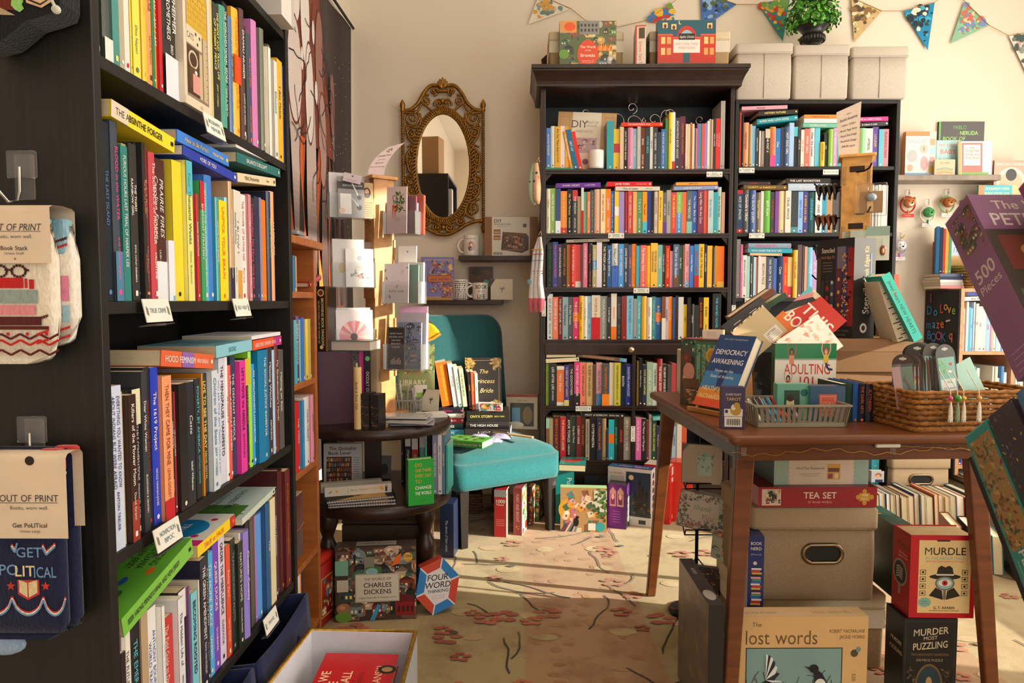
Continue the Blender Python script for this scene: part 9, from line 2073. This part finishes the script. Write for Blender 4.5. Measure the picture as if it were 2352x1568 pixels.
def biggie(f):w,h=f.w,f.h;f.full('dcd8d0');f.rect(0,h*.9,w,h*.1,'d8853c');f.rect(0,0,w*.75,h*.09,'6a9ac0');f.rect(w*.78,0,w*.22,h,'c8c4bc');[f.rect(w*.8,h*(.1+.2*i),w*.17,h*.14,('e0b04a','d8a0a0','9ac0d0','e0a070')[i])for i in range(4)];f.txt('BIGGIE!',w*.4,h*.8,h*.11,'a8b4bc',w*.66,bold=1);f.ell(w*.6,h*.62,w*.14,h*.1,'d8b4a4',18);f.txt('1',w*.6,h*.62,h*.09,'6a4a3c',bold=1);f.ell(w*.22,h*.46,w*.18,h*.14,'b4b4b0',18);f.ell(w*.16,h*.2,w*.1,h*.08,'e0a080',14);f.ell(w*.62,h*.3,w*.13,h*.16,'d89a9a',16)
stand(2078,2148,302,400,.03,'d8853c',biggie,z=z3,Y=3.69,name='picture_book',label='picture book BIGGIE with orange spine on the wall shelf',cat='picture book',spine=lambda f:f.full('c87a3c'))
stand(2153,2257,279,400,.02,'3c342c',lambda f:(f.full('3f362e'),f.rect(0,0,f.w*.04,f.h,'5aa84a'),f.txt('PABLO',f.w*.46,f.h*.9,f.h*.07,'5a8a4a',f.w*.3,bold=1),f.txt('NERUDA',f.w*.66,f.h*.8,f.h*.07,'9ad86a',f.w*.4,bold=1),f.txt('BOOK OF',f.w*.34,f.h*.7,f.h*.07,'8ad05a',f.w*.5,bold=1),f.txt('QUESTIONS',f.w*.44,f.h*.6,f.h*.07,'8ad05a',f.w*.6,bold=1)),z=z3,Y=3.735,name='picture_book',label='dark picture book with green lettering BOOK OF QUESTIONS',cat='picture book')
stand(2149,2202,322,400,.02,'9cc8c4',lambda f:(f.full('a4ccc8'),f.txt('MY FIRST',f.w*.5,f.h*.86,f.h*.09,'d87a6a',f.w*.8),f.txt('BABY',f.w*.5,f.h*.7,f.h*.13,'d86a5a',f.w*.8,bold=1),f.txt('40 ESSENTIAL',f.w*.5,f.h*.5,f.h*.06,'4a9a9a',f.w*.9)),z=z3,Y=3.705,name='picture_book',label='pale aqua picture book MY FIRST BABY on the wall shelf',cat='picture book')
stand(2146,2193,366,400,.01,'c8b088',lambda f:(f.full('ccb48c'),[f.line([(f.w*.1,f.h*(.15+.08*i)),(f.w*.5,f.h*(.25+.08*i)),(f.w*.9,f.h*(.15+.08*i))],.003,('c8541f','e0a83c','6a9a4a','3a7a9a')[i])for i in range(4)],f.txt('oh, hello',f.w*.5,f.h*.8,f.h*.12,'5a4a34',f.w*.7)),z=z3,Y=3.66,name='picture_book',label='small tan picture book with painted waves before the aqua one',cat='picture book')
stand(2201,2278,323,400,.008,'c8d4dc',lambda f:(f.full('b4d0e0'),f.rect(0,0,f.w*.08,f.h,'c8a04a'),f.rect(f.w*.1,f.h*.05,f.w*.62,f.h*.9,'c86a5a'),f.rect(f.w*.16,f.h*.3,f.w*.5,f.h*.6,'ece4d0'),[f.txt(s,f.w*.41,f.h*y,f.h*.075,'c84a3a',f.w*.44,bold=1)for s,y in(('the',.82),('MONSTER',.72),('at the end',.62),('of this Book',.52))],f.rect(f.w*.1,0,f.w*.8,f.h*.1,'7ab04a')),z=z3,Y=3.66,rx=3,name='picture_book',label='picture book with gold spine and red bordered title panel',cat='picture book')
z4=L4[2]+.0006
stand(2281,2360,368,452,.012,'d89880',lambda f:(f.full('e0a088'),f.ell(f.w*.5,f.h*.4,f.w*.42,f.h*.42,'e8d0c0',28),f.ell(f.w*.5,f.h*.38,f.w*.34,f.h*.34,'e0b090',24),f.ell(f.w*.5,f.h*.62,f.w*.16,f.h*.16,'2a2a2c',18),f.ell(f.w*.5,f.h*.2,f.w*.3,f.h*.16,'e8c890',14),f.txt('WHAT CAN A CITIZEN DO?',f.w*.5,f.h*.9,f.h*.07,'f0e8e0',f.w*.9,bold=1)),z=z4,Y=3.68,name='picture_book',label='peach picture book WHAT CAN A CITIZEN DO on the lower wall shelf',cat='picture book')
stand(2247,2324,425,452,.012,'3aa4b4',lambda f:(f.full('44aebc'),f.rect(0,0,f.w*.16,f.h,'d8803c'),f.txt('GOODNIGHT MOON',f.w*.56,f.h*.72,f.h*.2,'e0dca0',f.w*.7,bold=1),f.txt('BUENAS NOCHES, LUNA',f.w*.56,f.h*.34,f.h*.2,'e0dca0',f.w*.74,bold=1)),z=z4,Y=3.655,name='picture_book',label='turquoise and orange board book on the lower wall shelf',cat='picture book')
def plush(px,py,c,c2,sc,c3,label,ears,tagc):
 p=PY(px,py,3.72);k=.75;e=empty('plush_keychain',label,'plush toy',p,group='plush keychains');g=G()
 g.ball((0,-.01,0),.036*k,c,'knit',14,9,(1.1,.8,1));g.ball((0,-.034*k,-.008),.019*k,c2,'knit',10,7,(1.1,.7,.85));g.ball((0,-.052*k,-.004),.006*k,'241c1a','knit',8,5)
 for s in(-1,1):
  g.ball((s*.014*k,-.04*k,.01*k),.0035*k,'1d1a1a','ceramic',8,5)
  if ears:g.ball((s*.034*k,-.008,.026*k if ears==1 else.016*k),.014*k,tint(c,.85),'knit',10,7,(.8,.5,1.2)if ears==1 else(1.9,.5,.8),Matrix.Rotation(D(s*25),3,'Y'))
 g.build('head',e)
 g=G();g.tube([(.05*k*math.cos(6.283*i/20),.004,-.008+.055*k*math.sin(6.283*i/20))for i in range(20)],.006*k,c3,'knit',8,True);g.build('collar',e)
 g=G();g.box(-.04*k,.04*k,-.004,-.001,-.10*k,-.075*k,tagc,'paper');f=F(g,(-.04*k,-.004,-.10*k),(1,0,0),(0,0,1),.08*k,.025*k);f.txt('BookTails',.04*k,.012*k,.007*k,'c8604a' if tagc!='c83a2c' else 'e8d0c0',.07*k,bold=1);g.tube([(0,-.002,-.05*k),(0,-.002,-.08*k)],.006*k,sc,'knit',6);g.build('paper_tag',e)
 g=G();g.rbox(-.012*k,.012*k,-.0,.02,.055*k,.095*k,.003,'ffffff','acrylic');g.tube([(0,-.002,.075*k),(.004,-.008,.06*k),(0,-.006,.045*k)],.0018,'b8b4b0','metal',6);g.build('hook',e)
plush(2086,466,'c8763a','e8dccc','d8903c','b83a2c','orange and white fox face plush keychain with a red collar',1,'c83a2c');plush(2131,488,'4a9a5a','6ab070','3a8a3c','e0d8c8','green duck like plush keychain with a white tag',0,'ddd6cc');plush(2176,465,'a8642c','d8a070','c89a5a','8ab07a','brown floppy eared dog plush keychain',2,'e8dcd0');plush(2066,565,'e4e0e4','f0eaea','d870b0','c8c0dc','white unicorn plush keychain near the black bookcase',0,'e6e0e4')
g=G();g.lathe([(.006,0),(.0005,.03)],'d8a84a','gold',8);p=PY(2068,548,3.69);o=g.build('horn',M=TM(p.x+.012,3.70,p.z,0,D(20),D(30)));o.parent=[q for q in S.objects if q.name.startswith('plush_keychain')][-1];o.matrix_parent_inverse=Matrix.Translation(-o.parent.location)
zk=KZ+.9306
wicker('wicker_basket',"pale straw basket on the children's bookcase",TM(2.43,3.60,zk,D(2)),.33,.2,.115,'cfa468',rows=8,step=.02)
x=xb=PY(2120,600,3.6).x
for i,(t,cc)in enumerate(((.016,'2a6a9a'),(.014,'24304a'),(.01,'c84a3a'),(.014,'e0b04a'),(.012,'5aa07a'))):book(TM(2.135+.88*(x-xb),3.60-.47*(x-xb),zk+.0765,D(-26)),t,.24-.006*i,.12,cc,'W','','',None,0,'picture_book','%s picture book spine behind the straw basket, %s of the upright five'%(near_name(cc),ordn(i+1)),'picture book',"upright picture books on the children's bookcase");x+=t+.0006
p=PY(2192,600,3.69);slab(TM(p.x+.02,3.715,zk,0,D(-2)),.22,.25,.02,'d0dce0',lambda f:(f.full('c4d8e4'),f.rect(0,0,f.w,f.h*.42,'d8ccb8'),f.ell(f.w*.5,f.h*.5,f.w*.32,f.h*.2,'e0b070',24),f.txt('BABY FACES',f.w*.44,f.h*.82,f.h*.11,'7a8aa0',f.w*.7,bold=1)),name='picture_book',label='pale blue picture book BABY FACES behind the straw basket',cat='picture book',spine=lambda f:f.full('c8402c'))
for i in range(5):lying(TM(2.135,3.55+.002*i,zk+.0152*i,D(2*(i%3))),.12,.0145,.14,('c8706a','b0a4a0','d8d4d0','2a3458','2c3864')[i],'W','','',None,0,'picture_book','thin picture book lying by the straw basket, %s up in the pile'%ordn(i+1),'picture book','pile of thin picture books')
for i in range(4):g=G();g.rbox(-.035,.035,0,.003,0,.13,.001,('b8bcb8','d8dcd8','9aa0a0','c8d4d4')[i],'plastic');f=F(g,(-.035,0,0),(1,0,0),(0,0,1),.07,.13);f.rect(.008,.01,.054,.07,('8ab0b8','e0e0d8','b8c8c8','d8d8c8')[i]);o=g.build('board_book',M=TM(2.33+.05*i,3.56+.012*i,zk+.05,D(-6+5*i),D(-10),D(-14+9*i)));setp(o,'pale carded bookmark poking from the straw basket, %s along'%ordn(i+1),'bookmark','bookmarks in the straw basket')
LEAN=D(-37);RK=.675
def leanbox(x,Y,z,w,h,t,col,art,side,label,top=None):
 """x, Y, z: the top front corner nearest the room; the box leans back on the rack"""
 M=TM(x,Y,z,0,LEAN)@Matrix.Translation((w/2,t/2,-h));o=slab(M,w,h,t,col,art,name='puzzle_box',label=label,cat='puzzle',group='puzzles on the sloped rack',box=1,spine=side,top=top)
 g=G();g.box(-w/2-.0012,w/2+.0012,-t/2-.0012,t/2+.0012,-.001,h+.0012,'ffffff','film');g.build('shrink_wrap',o);return o
def shops(f):w,h=f.w,f.h;f.full('8a5080');f.txt('The World of',w*.42,h*.93,h*.06,'d8c8c0',w*.6,bold=1,al='c');f.txt('PETER & CO',w*.42,h*.83,h*.085,'e0d4c8',w*.7,bold=1);f.rect(0,0,w,h*.76,'3a2c1c');f.rect(w*.06,h*.5,w*.5,h*.22,'7a2a1c');f.ell(w*.26,h*.62,w*.1,h*.05,'c8922c');f.txt('Bookshop',w*.36,h*.44,h*.05,'c8a04a');f.rect(w*.04,h*.1,w*.6,h*.28,'5a6a54');f.txt('OLD',w*.3,h*.33,h*.04,'2a2a24',bold=1);f.txt('MILL',w*.3,h*.25,h*.06,'2a2a34',bold=1)
def side500(f):f.full('8a5684');busy(f.sub(f.w*.12,f.h*.7,f.w*.8,f.h*.26),'7a6a3c 5a4a2c 8a4a3a 4a5a34 3a2a3a'.split(),40,3,.3);q=f.turn(1);q.txt('500',q.w*.62,q.h*.55,q.h*.4,'dcc8c8',q.w*.2,bold=1)if 0 else f.txt('500',f.w*.5,f.h*.58,f.w*.34,'dcc8c8',f.w*.8,bold=1);f.txt('Pieces',f.w*.5,f.h*.5,f.w*.22,'dcc8c8',f.w*.8);[f.rect(f.w*.15,f.h*(.12-.03*i),f.w*.6,.0015,'a88aa8')for i in range(4)]
leanbox(.634,1.0,1.199,.22,.27,.06,'6a3a5c',shops,side500,'purple shrink wrapped puzzle box reading 500 Pieces on the sloped rack')
leanbox(.634+.045,.93,1.225,.2,.2,.04,'8a2a68',None,lambda f:f.full('8c3070'),'plain magenta puzzle box resting before the purple one')
def house(f):w,h=f.w,f.h;f.full('2a9490');leafy(f.rect(w*.08,h*.42,w*.84,h*.54,'a8804a'),'6a7a4a 8a5a3c 4a5a34 c8a06a 7a3a2c 9aa06a'.split(),150,3,.16,(w*.08,h*.42,w*.92,h*.95));q=f.turn(-1);q.txt('House of',q.w*.68,q.h*.7,q.h*.16,'b8d0c4',q.w*.22,it=.2);q.txt('PETER PAN',q.w*.76,q.h*.42,q.h*.26,'dfe0d0',q.w*.36,bold=1);q.rect(q.w*.62,q.h*.14,q.w*.3,.002,'8ab8b0')
leanbox(.675,1.0,.878,.22,.3,.058,'1f6e6c',None,house,'teal puzzle box with leafy art on the sloped rack, rearmost below',top=lambda f:f.full('349a96'))
leanbox(.675,.952,.915,.22,.326,.056,'3a2a40',None,lambda f:(f.full('342838'),leafy(f,'d8b04a 8a7a6a 5a4a5a 6a5a4a a8a098'.split(),110,5,.1),f.ell(f.w*.5,f.h*.6,f.w*.3,f.w*.34,'8a8078',18),f.txt('D',f.w*.8,f.h*.45,.012,'d8a84a',bold=1)),'dark violet puzzle box with celestial speckles on the sloped rack')
leanbox(.677,.906,.952,.22,.328,.05,'3a6a9a',None,lambda f:(f.full('3f78a8'),f.ell(f.w*.6,f.h*.8,f.w*.3,f.w*.4,'c8b8a8',16),f.rect(0,0,f.w,f.h*.5,'5a4a44')),'blue topped puzzle box foremost on the sloped rack')
e=empty('puzzle_stand','black sloped display stand behind the leaning puzzle boxes','display rack',(.9,1.1,0));inv=Matrix.Translation((-.9,-1.1,0))
for nm,zt,yy,lz in(('upper_shelf',1.13,1.065,-.255),('lower_shelf',.81,1.07,-.314)):
 g=G(inv);M=TM(.70,yy,zt,0,LEAN);g.box(0,.34,.0,.008,-.3,.0,'1c1b1c','plastic',M);g.box(0,.34,-.2,.008,lz-.008,lz,'1c1b1c','plastic',M);g.build(nm,e)
for xx in(.95,1.02):g=G(inv);g.tube([(xx,1.12,0),(xx,1.12,1.2)],.011,'1c1b1c','metal',8);g.build('post',e)
g=G(inv);g.box(.86,1.1,.85,1.25,0,.02,'1c1b1c','plastic');g.build('base',e)
